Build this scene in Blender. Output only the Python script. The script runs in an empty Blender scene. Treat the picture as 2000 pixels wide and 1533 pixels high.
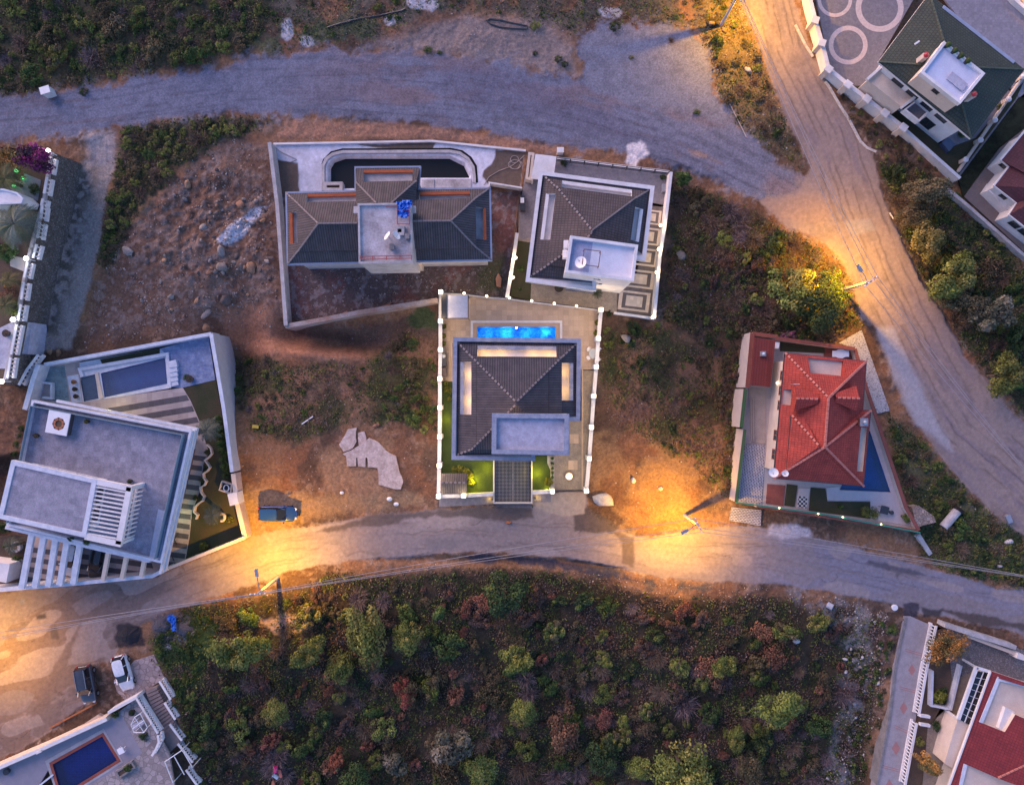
import bpy, math, random
import numpy as np
from mathutils import Vector
from mathutils.geometry import tessellate_polygon

# ---------------------------------------------------------------- camera, sky, sun, exposure
SC = bpy.context.scene
COL = SC.collection
R = math.radians
S, H = 0.06, 85.0                       # metres per photo pixel at ground level, camera height
cam = bpy.data.cameras.new("camera"); cam.sensor_width = 36; cam.lens = 36*H/(2000*S)
cam.clip_end = 3000; cam.clip_start = 1
camo = bpy.data.objects.new("camera", cam); COL.objects.link(camo)
camo.location = (0, 0, H); camo.rotation_euler = (0, 0, 0); SC.camera = camo

SUN_EL, SUN_AZ = 13.0, 316.0            # low glow from the north west (degrees, compass: 0 = up the picture)
world = bpy.data.worlds.new("World"); SC.world = world; world.use_nodes = True
wn = world.node_tree.nodes; wl = world.node_tree.links
bg = wn["Background"]; sky = wn.new("ShaderNodeTexSky"); sky.sky_type = 'NISHITA'; sky.sun_disc = False
sky.sun_elevation = R(4); sky.sun_rotation = R(SUN_AZ); sky.air_density = 1.0; sky.ozone_density = 2.2; sky.dust_density = 1.0
tint = wn.new("ShaderNodeMix"); tint.data_type = 'RGBA'; tint.blend_type = 'MULTIPLY'; tint.inputs[0].default_value = 1; tint.inputs[7].default_value = (.97, .885, 1.20, 1)   # violet dusk air
bg.inputs[1].default_value = 0.15; wl.new(sky.outputs[0], tint.inputs[6]); wl.new(tint.outputs[2], bg.inputs[0])
sl = bpy.data.lights.new("sun", 'SUN'); sl.energy = 0.8; sl.angle = R(50); sl.color = (1.0, 0.66, 0.60)
so = bpy.data.objects.new("sun", sl); COL.objects.link(so)
_d = Vector((math.sin(R(SUN_AZ))*math.cos(R(SUN_EL+12)), math.cos(R(SUN_AZ))*math.cos(R(SUN_EL+12)), math.sin(R(SUN_EL+12))))
so.rotation_euler = _d.to_track_quat('Z', 'Y').to_euler(); so.location = _d*60
SC.view_settings.view_transform = 'Standard'; SC.view_settings.look = 'None'
SC.view_settings.gamma = 1; SC.view_settings.exposure = 2.12
SC.cycles.use_denoising = True
SC.cycles.max_bounces = 5; SC.cycles.transparent_max_bounces = 8
SC.cycles.sample_clamp_indirect = 4

# ---------------------------------------------------------------- helpers
def W(px, py, z=0.0):
    k = S*(H-z)/H
    return ((px-1000)*k, (766.5-py)*k, z)
def lerp(a, b, t): return tuple(a[i]+(b[i]-a[i])*t for i in range(len(a)))
def ordn(i): return ["first", "second", "third", "fourth", "fifth", "sixth", "seventh", "eighth", "ninth", "tenth", "eleventh", "twelfth",
                     "thirteenth", "fourteenth", "fifteenth", "sixteenth"][i]
WLOC = {}                                # world location of unrotated parents
def tag(o, label=None, cat=None, group=None, kind=None):
    if label: o["label"] = label
    if cat: o["category"] = cat
    if group: o["group"] = group
    if kind: o["kind"] = kind
    return o
def thing(name, label, cat, loc=(0, 0, 0), group=None):
    o = bpy.data.objects.new(name, None); COL.objects.link(o); o.location = loc; o.empty_display_size = .2
    WLOC[o.name] = Vector(loc); return tag(o, label, cat, group)
def link_mesh(name, me, parent=None, loc=(0, 0, 0)):
    o = bpy.data.objects.new(name, me); COL.objects.link(o)
    if parent is not None: o.parent = parent
    o.location = loc; return o
def kids(o): return list(o.children)
def copy_tree(o, parent=None, loc=None, rz=None, sc=None, label=None, group=None):
    c = o.copy(); COL.objects.link(c)
    if parent is not None: c.parent = parent
    if loc is not None: c.location = loc
    if rz is not None: c.rotation_euler = (0, 0, rz)
    if sc is not None: c.scale = (sc,)*3 if not isinstance(sc, tuple) else sc
    if label: c["label"] = label
    if group: c["group"] = group
    for ch in kids(o): copy_tree(ch, c)
    return c

class MB:
    def __init__(s): s.v = []; s.f = []; s.m = []; s.d = []
    def face(s, pts, m=0, d=None):
        n = len(s.v); s.v += [tuple(p) for p in pts]; s.f.append(list(range(n, n+len(pts)))); s.m.append(m); s.d.append(d); return s
    def fill(s, outer, holes=(), m=0, d=None, up=True):
        loops = [[Vector(p) for p in outer]]+[[Vector(p) for p in h] for h in holes]
        flat = [p for l in loops for p in l]
        for t in tessellate_polygon(loops):
            tri = [flat[i] for i in t]
            nz = (tri[1]-tri[0]).cross(tri[2]-tri[0]).z
            if (nz < 0) == up: tri.reverse()
            s.face(tri, m, d)
        return s
    def prism(s, poly, z0, z1, m=0, ms=None, d=None, bottom=True):
        """poly: list of (x,y[,z]) world points; top at z1"""
        ms = m if ms is None else ms
        p = [(q[0], q[1]) for q in poly]
        a = sum(p[i][0]*p[(i+1) % len(p)][1]-p[(i+1) % len(p)][0]*p[i][1] for i in range(len(p)))
        if a < 0: p = p[::-1]
        s.fill([(x, y, z1) for x, y in p], m=m, d=d)
        if bottom: s.fill([(x, y, z0) for x, y in p], m=ms, up=False)
        for i in range(len(p)):
            a, b = p[i], p[(i+1) % len(p)]
            s.face([(a[0], a[1], z0), (b[0], b[1], z0), (b[0], b[1], z1), (a[0], a[1], z1)], ms)
        return s
    def box(s, c, size, rz=0, m=0, ms=None):
        cx, cy, cz = c; hx, hy, hz = size[0]/2, size[1]/2, size[2]/2; ca, sa = math.cos(rz), math.sin(rz)
        poly = [(cx+x*ca-y*sa, cy+x*sa+y*ca) for x, y in ((-hx, -hy), (hx, -hy), (hx, hy), (-hx, hy))]
        return s.prism(poly, cz-hz, cz+hz, m, ms, d=(ca, sa, 0))
    def bar(s, a, b, w, h, m=0):
        """box beam from a to b (3d points on its axis), w wide sideways, h high"""
        a = Vector(a); b = Vector(b); t = (b-a).normalized()
        u = Vector((-t.y, t.x, 0)) if abs(t.z) < .99 else Vector((1, 0, 0)); u.normalize(); n = t.cross(u)
        c = [u*(w/2)*i+n*(h/2)*j for i, j in ((-1, -1), (1, -1), (1, 1), (-1, 1))]
        A = [a+x for x in c]; B = [b+x for x in c]
        s.face(A[::-1], m); s.face(B, m)
        for i in range(4): s.face([A[i], A[(i+1) % 4], B[(i+1) % 4], B[i]], m)
        return s
    def tube(s, pts, r, n=8, m=0, r1=None, cap=True):
        P = [Vector(p) for p in pts]; L = len(P); rings = []
        for i, p in enumerate(P):
            t = (P[min(i+1, L-1)]-P[max(i-1, 0)]).normalized()
            u = t.orthogonal().normalized() if i == 0 else (pu-t*pu.dot(t)).normalized()
            pu = u; w = t.cross(u); rr = r if r1 is None else r+(r1-r)*i/(L-1)
            rings.append([p+(u*math.cos(k*2*math.pi/n)+w*math.sin(k*2*math.pi/n))*rr for k in range(n)])
        for i in range(L-1):
            for k in range(n): s.face([rings[i][k], rings[i][(k+1) % n], rings[i+1][(k+1) % n], rings[i+1][k]], m)
        if cap: s.face(rings[0][::-1], m); s.face(rings[-1], m)
        return s
    def lathe(s, c, prof, n=12, m=0, sy=1.0):
        """prof: list of (radius, z) from bottom up"""
        rings = [[(c[0]+r*math.cos(k*2*math.pi/n), c[1]+r*sy*math.sin(k*2*math.pi/n), c[2]+z) for k in range(n)] for r, z in prof]
        for i in range(len(rings)-1):
            for k in range(n): s.face([rings[i][k], rings[i][(k+1) % n], rings[i+1][(k+1) % n], rings[i+1][k]], m)
        s.face(rings[0][::-1], m); s.face(rings[-1], m); return s
    def strip(s, pts, w, z0, z1, m=0, ms=None, closed=False):
        """upright wall ribbon, w thick, along the (x,y) polyline pts, mitred"""
        P = [Vector((p[0], p[1])) for p in pts]; n = len(P); L = []; Rr = []
        for i in range(n):
            a = P[i-1] if (i > 0 or closed) else None; b = P[(i+1) % n] if (i < n-1 or closed) else None
            t1 = (P[i]-a).normalized() if a is not None else (b-P[i]).normalized()
            t2 = (b-P[i]).normalized() if b is not None else t1
            n1 = Vector((-t1.y, t1.x)); n2 = Vector((-t2.y, t2.x)); mm = (n1+n2).normalized()
            k = (w/2)/max(.35, mm.dot(n1)); L.append(P[i]+mm*k); Rr.append(P[i]-mm*k)
        ms = m if ms is None else ms
        zz = z1 if isinstance(z1, (list, tuple)) else [z1]*n
        zb = z0 if isinstance(z0, (list, tuple)) else [z0]*n
        for i in range(n if closed else n-1):
            j = (i+1) % n; t = (P[j]-P[i]); d = (t.x, t.y, 0)
            s.face([(*Rr[i], zz[i]), (*Rr[j], zz[j]), (*L[j], zz[j]), (*L[i], zz[i])], m, d)
            s.face([(*L[i], zb[i]), (*L[j], zb[j]), (*Rr[j], zb[j]), (*Rr[i], zb[i])], ms, d)
            s.face([(*Rr[i], zb[i]), (*Rr[j], zb[j]), (*Rr[j], zz[j]), (*Rr[i], zz[i])], ms)
            s.face([(*L[j], zb[j]), (*L[i], zb[i]), (*L[i], zz[i]), (*L[j], zz[j])], ms)
        if not closed:
            for i, fl in ((0, 1), (n-1, 0)):
                q = [(*L[i], zb[i]), (*Rr[i], zb[i]), (*Rr[i], zz[i]), (*L[i], zz[i])]
                s.face(q if fl else q[::-1], ms)
        return s
    def build(s, name, mats, parent=None, label=None, cat=None, group=None, kind=None, smooth=False, origin=None):
        if not isinstance(mats, (list, tuple)): mats = [mats]
        V = np.array(s.v, dtype=np.float64)
        if parent is not None: o0 = WLOC.get(parent.name, Vector((0, 0, 0)))
        elif origin is not None: o0 = Vector(origin)
        else: o0 = Vector(((V[:, 0].min()+V[:, 0].max())/2, (V[:, 1].min()+V[:, 1].max())/2, V[:, 2].min()))
        o0 = Vector(o0)
        me = bpy.data.meshes.new(name)
        me.from_pydata([tuple(p) for p in (V-np.array(o0))], [], s.f)
        for mt in mats: me.materials.append(mt)
        uv = np.empty((sum(len(f) for f in s.f), 2), dtype=np.float32); k = 0
        for f, d in zip(s.f, s.d):
            p = V[f]; q = np.roll(p, -1, 0)
            n = np.array([((p[:, 1]-q[:, 1])*(p[:, 2]+q[:, 2])).sum(), ((p[:, 2]-q[:, 2])*(p[:, 0]+q[:, 0])).sum(), ((p[:, 0]-q[:, 0])*(p[:, 1]+q[:, 1])).sum()])
            ln = np.linalg.norm(n); n = n/ln if ln > 1e-12 else np.array([0, 0, 1.])
            if d is not None: t = np.array([d[0], d[1], d[2] if len(d) > 2 else 0.], dtype=float)
            else: t = np.array([-n[1], n[0], 0.]); t = np.array([1., 0, 0]) if np.linalg.norm(t) < .02 else t
            t = t/np.linalg.norm(t); b = np.cross(n, t)
            uv[k:k+len(f), 0] = p@t; uv[k:k+len(f), 1] = p@b; k += len(f)
        me.uv_layers.new(name="UVMap").data.foreach_set("uv", uv.ravel())
        me.polygons.foreach_set("material_index", s.m)
        if smooth: me.polygons.foreach_set("use_smooth", [True]*len(s.f))
        me.update()
        ob = link_mesh(name, me, parent, (0, 0, 0) if parent is not None else o0)
        if parent is None or parent.type == 'MESH': pass
        WLOC[ob.name] = o0
        return tag(ob, label, cat, group, kind)

# ---------------------------------------------------------------- materials
MATS = {}
def _nt(name):
    m = bpy.data.materials.new(name); m.use_nodes = True; return m, m.node_tree.nodes, m.node_tree.links, m.node_tree.nodes["Principled BSDF"]
def _mixc(n, l, fac, a, b, mode='MIX'):
    x = n.new("ShaderNodeMix"); x.data_type = 'RGBA'; x.blend_type = mode
    for sock, v in ((x.inputs[0], fac), (x.inputs[6], a), (x.inputs[7], b)):
        if hasattr(v, "links"): l.new(v, sock)
        elif isinstance(v, (int, float)): sock.default_value = v
        else: sock.default_value = (*v[:3], 1)
    return x.outputs[2]
def _noise(n, l, co, scale, detail=4, rough=.6):
    x = n.new("ShaderNodeTexNoise"); x.inputs["Scale"].default_value = scale; x.inputs["Detail"].default_value = detail
    x.inputs["Roughness"].default_value = rough; l.new(co, x.inputs["Vector"]); return x.outputs["Fac"]
def _ramp(n, l, fac, stops):
    x = n.new("ShaderNodeValToRGB"); e = x.color_ramp.elements
    while len(e) < len(stops): e.new(.5)
    for k, (p, c) in enumerate(stops):
        e[k].position = p; e[k].color = (c, c, c, 1) if isinstance(c, (int, float)) else (*c, 1)
    l.new(fac, x.inputs[0]); return x.outputs[0]
def mat(name, c, c2=None, rough=.85, scale=1.2, fine=9.0, var=.18, bump=.25, spec=.3, metal=0.0, pat=None, pw=.3, ph=.4, pm=.03, pc=None, off=0.0, emit=0, coat=0.0):
    """weathered surface: two colours mixed by broad noise, fine speckle, optional masonry pattern on the UVs"""
    if name in MATS: return MATS[name]
    m, n, l, bs = _nt(name)
    tc = n.new("ShaderNodeTexCoord"); geo = n.new("ShaderNodeNewGeometry"); co = geo.outputs["Position"]
    c2 = c2 or tuple(x*(1-var*1.6) for x in c)
    nb = _noise(n, l, co, scale, 5, .65)
    col = _mixc(n, l, _ramp(n, l, nb, [(.36, 0), (.64, 1)]), c, c2)
    if pat == 'brick':
        b = n.new("ShaderNodeTexBrick"); b.inputs["Scale"].default_value = 1; b.inputs["Brick Width"].default_value = pw; b.inputs["Row Height"].default_value = ph
        b.inputs["Mortar Size"].default_value = pm; b.inputs["Mortar Smooth"].default_value = .3; b.offset = off; b.squash = 1
        b.inputs["Color1"].default_value = (1, 1, 1, 1); b.inputs["Color2"].default_value = (.80, .80, .80, 1)
        k = pc if pc is not None else (.35, .35, .35); b.inputs["Mortar"].default_value = (*k, 1)
        l.new(tc.outputs["UV"], b.inputs["Vector"])
        col = _mixc(n, l, 1.0, col, b.outputs["Color"], 'MULTIPLY'); hgt = b.outputs["Fac"]
    elif pat == 'vor':
        b = n.new("ShaderNodeTexVoronoi"); b.inputs["Scale"].default_value = 1/pw; b.feature = 'F1'; l.new(tc.outputs["UV"], b.inputs["Vector"])
        e = n.new("ShaderNodeTexVoronoi"); e.inputs["Scale"].default_value = 1/pw; e.feature = 'DISTANCE_TO_EDGE'; l.new(tc.outputs["UV"], e.inputs["Vector"])
        k = pc if pc is not None else (.4, .4, .4)
        bw_ = n.new("ShaderNodeSeparateColor"); l.new(b.outputs["Color"], bw_.inputs[0])
        col = _mixc(n, l, 1.0, col, _ramp(n, l, bw_.outputs[0], [(.0, .72), (1, 1.2)]), 'MULTIPLY')
        col = _mixc(n, l, _ramp(n, l, e.outputs["Distance"], [(pm, 1), (pm*2.2, 0)]), col, tuple(c[i]*k[i] for i in range(3)))
        hgt = None
    elif pat == 'check':
        b = n.new("ShaderNodeTexChecker"); b.inputs["Scale"].default_value = 1/pw; l.new(tc.outputs["UV"], b.inputs["Vector"])
        b.inputs[1].default_value = (1, 1, 1, 1); k = pc if pc is not None else (.2, .2, .2); b.inputs[2].default_value = (*k, 1)
        col = _mixc(n, l, 1.0, col, b.outputs["Color"], 'MULTIPLY'); hgt = None
    else: hgt = None
    fs = _noise(n, l, co, fine, 3, .7)
    col = _mixc(n, l, 1.0, col, _ramp(n, l, fs, [(.3, 1-var), (.7, 1+var*.35)]), 'MULTIPLY')
    l.new(col, bs.inputs["Base Color"]); bs.inputs["Roughness"].default_value = rough; bs.inputs["Metallic"].default_value = metal
    bs.inputs["Specular IOR Level"].default_value = spec; bs.inputs["Coat Weight"].default_value = coat
    if bump:
        bp = n.new("ShaderNodeBump"); bp.inputs["Strength"].default_value = bump; bp.inputs["Distance"].default_value = .03
        l.new(fs, bp.inputs["Height"]); nrm = bp.outputs[0]
        if hgt is not None:
            b2 = n.new("ShaderNodeBump"); b2.invert = True; b2.inputs["Strength"].default_value = .5; b2.inputs["Distance"].default_value = .04
            l.new(hgt, b2.inputs["Height"]); l.new(nrm, b2.inputs["Normal"]); nrm = b2.outputs[0]
        l.new(nrm, bs.inputs["Normal"])
    MATS[name] = m; return m
def attr_mat(name, rough=.95, fine=0, bump=0, amt=1.0, hue=0.0, bscale=12, trans=0.0, spec=.15, val=0.0):
    """colour from the mesh attribute Col; optional per-object hue/value spread"""
    if name in MATS: return MATS[name]
    m, n, l, bs = _nt(name)
    a = n.new("ShaderNodeAttribute"); a.attribute_name = "Col"; col = a.outputs["Color"]
    geo = n.new("ShaderNodeNewGeometry"); co = geo.outputs["Position"]
    if hue or val:
        oi = n.new("ShaderNodeObjectInfo"); hs = n.new("ShaderNodeHueSaturation"); l.new(col, hs.inputs["Color"])
        mr = n.new("ShaderNodeMapRange"); l.new(oi.outputs["Random"], mr.inputs[0]); mr.inputs[3].default_value = .5-hue; mr.inputs[4].default_value = .5+hue
        l.new(mr.outputs[0], hs.inputs["Hue"])
        m2 = n.new("ShaderNodeMath"); m2.operation = 'MULTIPLY'; m2.inputs[1].default_value = 7.31; l.new(oi.outputs["Random"], m2.inputs[0])
        m3 = n.new("ShaderNodeMath"); m3.operation = 'FRACT'; l.new(m2.outputs[0], m3.inputs[0])
        mv = n.new("ShaderNodeMapRange"); l.new(m3.outputs[0], mv.inputs[0]); mv.inputs[3].default_value = 1-val; mv.inputs[4].default_value = 1+val
        l.new(mv.outputs[0], hs.inputs["Value"]); col = hs.outputs[0]
    if fine:
        fs = _noise(n, l, co, fine, 6, .85)
        col = _mixc(n, l, 1.0, col, _ramp(n, l, fs, [(.3, 1-.5*amt), (.5, 1.0), (.7, 1+.55*amt)]), 'MULTIPLY')
    if bump:
        bp = n.new("ShaderNodeBump"); bp.inputs["Strength"].default_value = bump; bp.inputs["Distance"].default_value = .08
        l.new(_noise(n, l, co, bscale, 4, .7), bp.inputs["Height"]); l.new(bp.outputs[0], bs.inputs["Normal"])
    l.new(col, bs.inputs["Base Color"]); bs.inputs["Roughness"].default_value = rough; bs.inputs["Specular IOR Level"].default_value = spec
    MATS[name] = m; return m
def glass_mat(name, c=(.02, .03, .04), rough=.08):
    if name in MATS: return MATS[name]
    m, n, l, bs = _nt(name); bs.inputs["Base Color"].default_value = (*c, 1); bs.inputs["Roughness"].default_value = rough
    bs.inputs["Specular IOR Level"].default_value = .6; MATS[name] = m; return m
def paint_mat(name, c, rough=.3, coat=.6, metal=0.0):
    if name in MATS: return MATS[name]
    m, n, l, bs = _nt(name)
    geo = n.new("ShaderNodeNewGeometry"); fs = _noise(n, l, geo.outputs["Position"], 3, 4, .7)
    col = _mixc(n, l, 1.0, c, _ramp(n, l, fs, [(.3, .82), (.7, 1.05)]), 'MULTIPLY'); l.new(col, bs.inputs["Base Color"])
    bs.inputs["Roughness"].default_value = rough; bs.inputs["Coat Weight"].default_value = coat; bs.inputs["Coat Roughness"].default_value = .15
    bs.inputs["Metallic"].default_value = metal; MATS[name] = m; return m
def emit_mat(name, c, strength):
    if name in MATS: return MATS[name]
    m, n, l, bs = _nt(name); bs.inputs["Base Color"].default_value = (.8, .8, .8, 1); bs.inputs["Emission Color"].default_value = (*c, 1)
    bs.inputs["Emission Strength"].default_value = strength; MATS[name] = m; return m
def water_mat(name, tint, murk):
    """see-through water: tinted transparency plus a rippled mirror by Fresnel; murk = share of cloudy body colour"""
    if name in MATS: return MATS[name]
    m, n, l, bs = _nt(name); out = n["Material Output"]
    tr = n.new("ShaderNodeBsdfTransparent"); tr.inputs[0].default_value = (*tint, 1)
    gl = n.new("ShaderNodeBsdfGlossy"); gl.inputs["Roughness"].default_value = .06
    geo = n.new("ShaderNodeNewGeometry"); bp = n.new("ShaderNodeBump"); bp.inputs["Strength"].default_value = .25; bp.inputs["Distance"].default_value = .05
    l.new(_noise(n, l, geo.outputs["Position"], 2.2, 3, .5), bp.inputs["Height"]); l.new(bp.outputs[0], gl.inputs["Normal"])
    fr = n.new("ShaderNodeFresnel"); fr.inputs[0].default_value = 1.33; l.new(bp.outputs[0], fr.inputs["Normal"])
    bs.inputs["Base Color"].default_value = (*tint, 1); bs.inputs["Roughness"].default_value = .3
    a = n.new("ShaderNodeMixShader"); a.inputs[0].default_value = murk; l.new(tr.outputs[0], a.inputs[1]); l.new(bs.outputs[0], a.inputs[2])
    b = n.new("ShaderNodeMixShader"); l.new(fr.outputs[0], b.inputs[0]); l.new(a.outputs[0], b.inputs[1]); l.new(gl.outputs[0], b.inputs[2])
    l.new(b.outputs[0], out.inputs["Surface"]); MATS[name] = m; return m
# ---------------------------------------------------------------- terrain: one sheet cut into ground, roads and yards
RNG = np.random.RandomState(7)
def vnoise(x, y, sc, seed=0):
    r = np.random.RandomState(seed*131+17); n = 257; lat = r.rand(n, n)
    u = x/sc+1000.37; v = y/sc+1000.71; iu = np.floor(u).astype(int); iv = np.floor(v).astype(int); fu = u-iu; fv = v-iv
    fu = fu*fu*(3-2*fu); fv = fv*fv*(3-2*fv); a = iu % n; b = (iu+1) % n; c = iv % n; d = (iv+1) % n
    return (lat[a, c]*(1-fu)+lat[b, c]*fu)*(1-fv)+(lat[a, d]*(1-fu)+lat[b, d]*fu)*fv
def fbm(x, y, sc, seed=0, o=4):
    t = np.zeros_like(x); a = 1.0; w = 0
    for k in range(o): t += a*vnoise(x, y, sc/2**k, seed+k*7); w += a; a *= .55
    return t/w
def sstep(a, b, x): t = np.clip((x-a)/(b-a), 0, 1); return t*t*(3-2*t)
def sdist(px, py, poly):
    """signed distance to polygon (positive inside)"""
    P = np.array(poly, float); d = np.full(px.shape, 1e9); ins = np.zeros(px.shape, bool)
    for i in range(len(P)):
        a = P[i]; b = P[(i+1) % len(P)]; e = b-a; wx = px-a[0]; wy = py-a[1]
        t = np.clip((wx*e[0]+wy*e[1])/(e@e+1e-9), 0, 1); d = np.minimum(d, (wx-e[0]*t)**2+(wy-e[1]*t)**2)
        c = ((a[1] > py) != (b[1] > py)) & (px < (b[0]-a[0])*(py-a[1])/(b[1]-a[1]+1e-12)+a[0]); ins ^= c
    d = np.sqrt(d); return np.where(ins, d, -d)
def line_ds(px, py, pts):
    P = np.array(pts, float); best = np.full(px.shape, 1e9); sd = np.zeros(px.shape); ss = np.zeros(px.shape); acc = 0
    for i in range(len(P)-1):
        a, b = P[i], P[i+1]; e = b-a; L = np.hypot(*e); wx = px-a[0]; wy = py-a[1]; t = np.clip((wx*e[0]+wy*e[1])/(L*L), 0, 1)
        d = np.hypot(wx-e[0]*t, wy-e[1]*t); sg = np.sign(e[0]*wy-e[1]*wx); m = d < best
        best = np.where(m, d, best); sd = np.where(m, d*sg, sd); ss = np.where(m, acc+t*L, ss); acc += L
    return sd, ss
PLOT_CENTRE = [(858, 571), (1174, 605), (1148, 958), (1040, 966), (965, 978), (857, 972)]
PLOT_LEFT = [(75, 712), (410, 653), (455, 925), (478, 1048), (322, 1112), (297, 1125), (-60, 1158), (-60, 900), (40, 880)]
PLOT_RED = [(1462, 656), (1668, 684), (1690, 760), (1770, 990), (1793, 1034), (1440, 984), (1450, 800)]
PLOT_GREYVILLA = [(1032, 300), (1310, 336), (1278, 622), (1172, 606), (995, 582), (1012, 400)]
PLOT_UNFIN = [(527, 280), (845, 279), (1024, 298), (1012, 400), (990, 580), (858, 572), (856, 582), (560, 632)]
PLOT_GARDEN = [(96, 297), (86, 391), (50, 520), (27, 640), (6, 745), (-80, 800), (-80, 285)]
PLOT_NE = [(1581, -60), (1618, 134), (1766, 252), (1874, 348), (1990, 190), (2080, 120), (2080, -60)]
PLOT_NE2 = [(1884, 384), (1999, 495), (2080, 560), (2080, 160), (1990, 200)]
PLOT_SW = [(-60, 1525), (78, 1466), (208, 1404), (268, 1362), (312, 1335), (345, 1400), (385, 1533), (400, 1600), (-60, 1600)]
PLOT_SE = [(1830, 1222), (1985, 1264), (2080, 1290), (2080, 1600), (1760, 1600)]
ROAD_N = [(-90, 198), (0, 193), (100, 188), (200, 168), (330, 148), (450, 128), (560, 108), (640, 92), (700, 100), (860, 108), (980, 122), (1080, 145),
          (1135, 150), (1140, 70), (1175, 42), (1230, 55), (1300, 48), (1360, 72), (1385, 120), (1395, 175), (1425, 232), (1480, 285), (1560, 345), (1610, 385),
          (1560, 420), (1500, 400), (1420, 362), (1330, 322), (1250, 300), (1130, 290), (1000, 266), (900, 248), (780, 236), (650, 228), (560, 228), (450, 215),
          (330, 227), (200, 255), (100, 266), (0, 270), (-90, 276)]
ROAD_E = [(1432, -90), (1446, 0), (1480, 80), (1510, 170), (1545, 250), (1585, 330), (1560, 372), (1480, 392), (1530, 440), (1590, 460), (1640, 500), (1668, 560),
          (1680, 620), (1712, 640), (1735, 700), (1760, 780), (1790, 830), (1850, 905), (1910, 975), (1990, 1040), (2090, 1120), (2090, 900), (1980, 812), (1920, 735),
          (1880, 690), (1838, 610), (1792, 545), (1772, 495), (1742, 430), (1725, 390), (1706, 300), (1678, 272), (1630, 185), (1580, 95), (1552, 0), (1540, -90)]
ROAD_S = [(-90, 1162), (0, 1156), (300, 1128), (330, 1116), (480, 1056), (540, 1036), (600, 1030), (690, 1012), (800, 1000), (855, 992), (960, 992), (1043, 962),
          (1145, 962), (1150, 1000), (1200, 1035), (1260, 1050), (1340, 1038), (1420, 1026), (1500, 1030), (1560, 1045), (1640, 1062), (1720, 1085), (1850, 1118), (1950, 1148), (2090, 1160),
          (2090, 1250), (2000, 1238), (1900, 1214), (1800, 1196), (1740, 1178), (1640, 1158), (1540, 1142), (1400, 1136), (1290, 1128), (1200, 1104), (1080, 1086), (950, 1076),
          (800, 1086), (680, 1096), (560, 1116), (480, 1146), (400, 1172), (330, 1192), (280, 1215), (240, 1240), (225, 1290), (160, 1300), (175, 1370), (100, 1422), (30, 1470), (-90, 1500)]
TRACK = [(165, 315), (225, 318), (205, 400), (190, 500), (165, 600), (140, 680), (60, 690), (75, 600), (100, 500), (130, 400), (150, 330)]

def axis(lo, hi, st, far):
    a = np.arange(lo, hi+st*.5, st); g = []; x = st; p = hi
    while p < far: x *= 1.35; p += x; g.append(p)
    g = np.array(g); return np.concatenate([(lo-(g-hi))[::-1], a, g])
XS = axis(-65, 65, .125, 700); YS = axis(-50.5, 50.5, .125, 700)
nx, ny = len(XS), len(YS)
GX, GY = np.meshgrid(XS, YS)             # [ny,nx]
GZ = np.zeros_like(GX)
PX = 1000+GX/S; PY = 766.5-GY/S
def bump(px, py, rx, ry, dz, rot=0):
    c, s_ = math.cos(rot), math.sin(rot); u = ((PX-px)*c+(PY-py)*s_)/rx; v = (-(PX-px)*s_+(PY-py)*c)/ry
    return dz*np.exp(-(u*u+v*v)**1.2)
n_big = fbm(PX, PY, 160, 3, 4); n_mid = fbm(PX, PY, 45, 11, 4); n_fine = fbm(PX, PY, 9, 23, 3); n_lump = fbm(PX, PY, 22, 31, 3)
rough_amp = np.ones_like(GX)*.10
mound = np.exp(-(((PX-395)/150)**2+((PY-450)/130)**2)**1.5)
GZ += (n_mid-.5)*.5+(n_fine-.5)*.14
GZ += mound*((fbm(PX, PY, 60, 41, 4)-.3)*2.6+(n_lump-.5)*.9)
GZ += bump(450, 690, 62, 90, -3.6)+bump(640, 665, 110, 22, -2.2, .09)+bump(560, 640, 30, 40, -1.6)+bump(760, 640, 90, 40, -1.3)
GZ += bump(640, 690, 120, 14, .5, .08)+bump(1400, 760, 60, 150, -2.0)+bump(1330, 470, 80, 160, -.8)
GZ += bump(1900, 560, 70, 160, -1.2, -.7)+bump(170, 270, 30, 14, .4)
GZ -= sstep(1150, 1600, PY)*3.2*sstep(330, 480, PX)*(1-sstep(1690, 1760, PX))
GZ += sstep(1150, 1230, PY)*sstep(360, 480, PX)*(1-sstep(1690, 1750, PX))*((fbm(PX, PY, 70, 52, 3)-.5)*1.6)
GZ -= bump(1020, 1098, 330, 9, .5, .03)
inframe = (np.abs(GX) < 75) & (np.abs(GY) < 60)
GZ = np.where(inframe, GZ, GZ*.6)
K = (H-GZ)/H; QX = 1000+GX/S/K; QY = 766.5-GY/S/K      # where the relief shows in the photo
wob = (fbm(QX, QY, 30, 61, 4)-.5)*26+(fbm(QX, QY, 7, 71, 2)-.5)*7
def M_(poly, soft=6, rag=1.0, off=0):
    P = np.array(poly); mg = soft+20*rag+8; o = np.zeros_like(QX); x0, y0 = P.min(0)-mg; x1, y1 = P.max(0)+mg
    jj = np.nonzero(((QX > x0) & (QX < x1) & (QY > y0) & (QY < y1)).any(1))[0]; ii = np.nonzero(((QX > x0) & (QX < x1) & (QY > y0) & (QY < y1)).any(0))[0]
    if not len(jj) or not len(ii): return o
    w = np.s_[jj[0]:jj[-1]+1, ii[0]:ii[-1]+1]; o[w] = sstep(-soft, soft, sdist(QX[w], QY[w], poly)+wob[w]*rag+off); return o
mN = M_(ROAD_N, 7, 1.5); mE = M_(ROAD_E, 4, .4); mS = M_(ROAD_S, 3, .45); mT = M_(TRACK, 5, .5)
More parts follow.
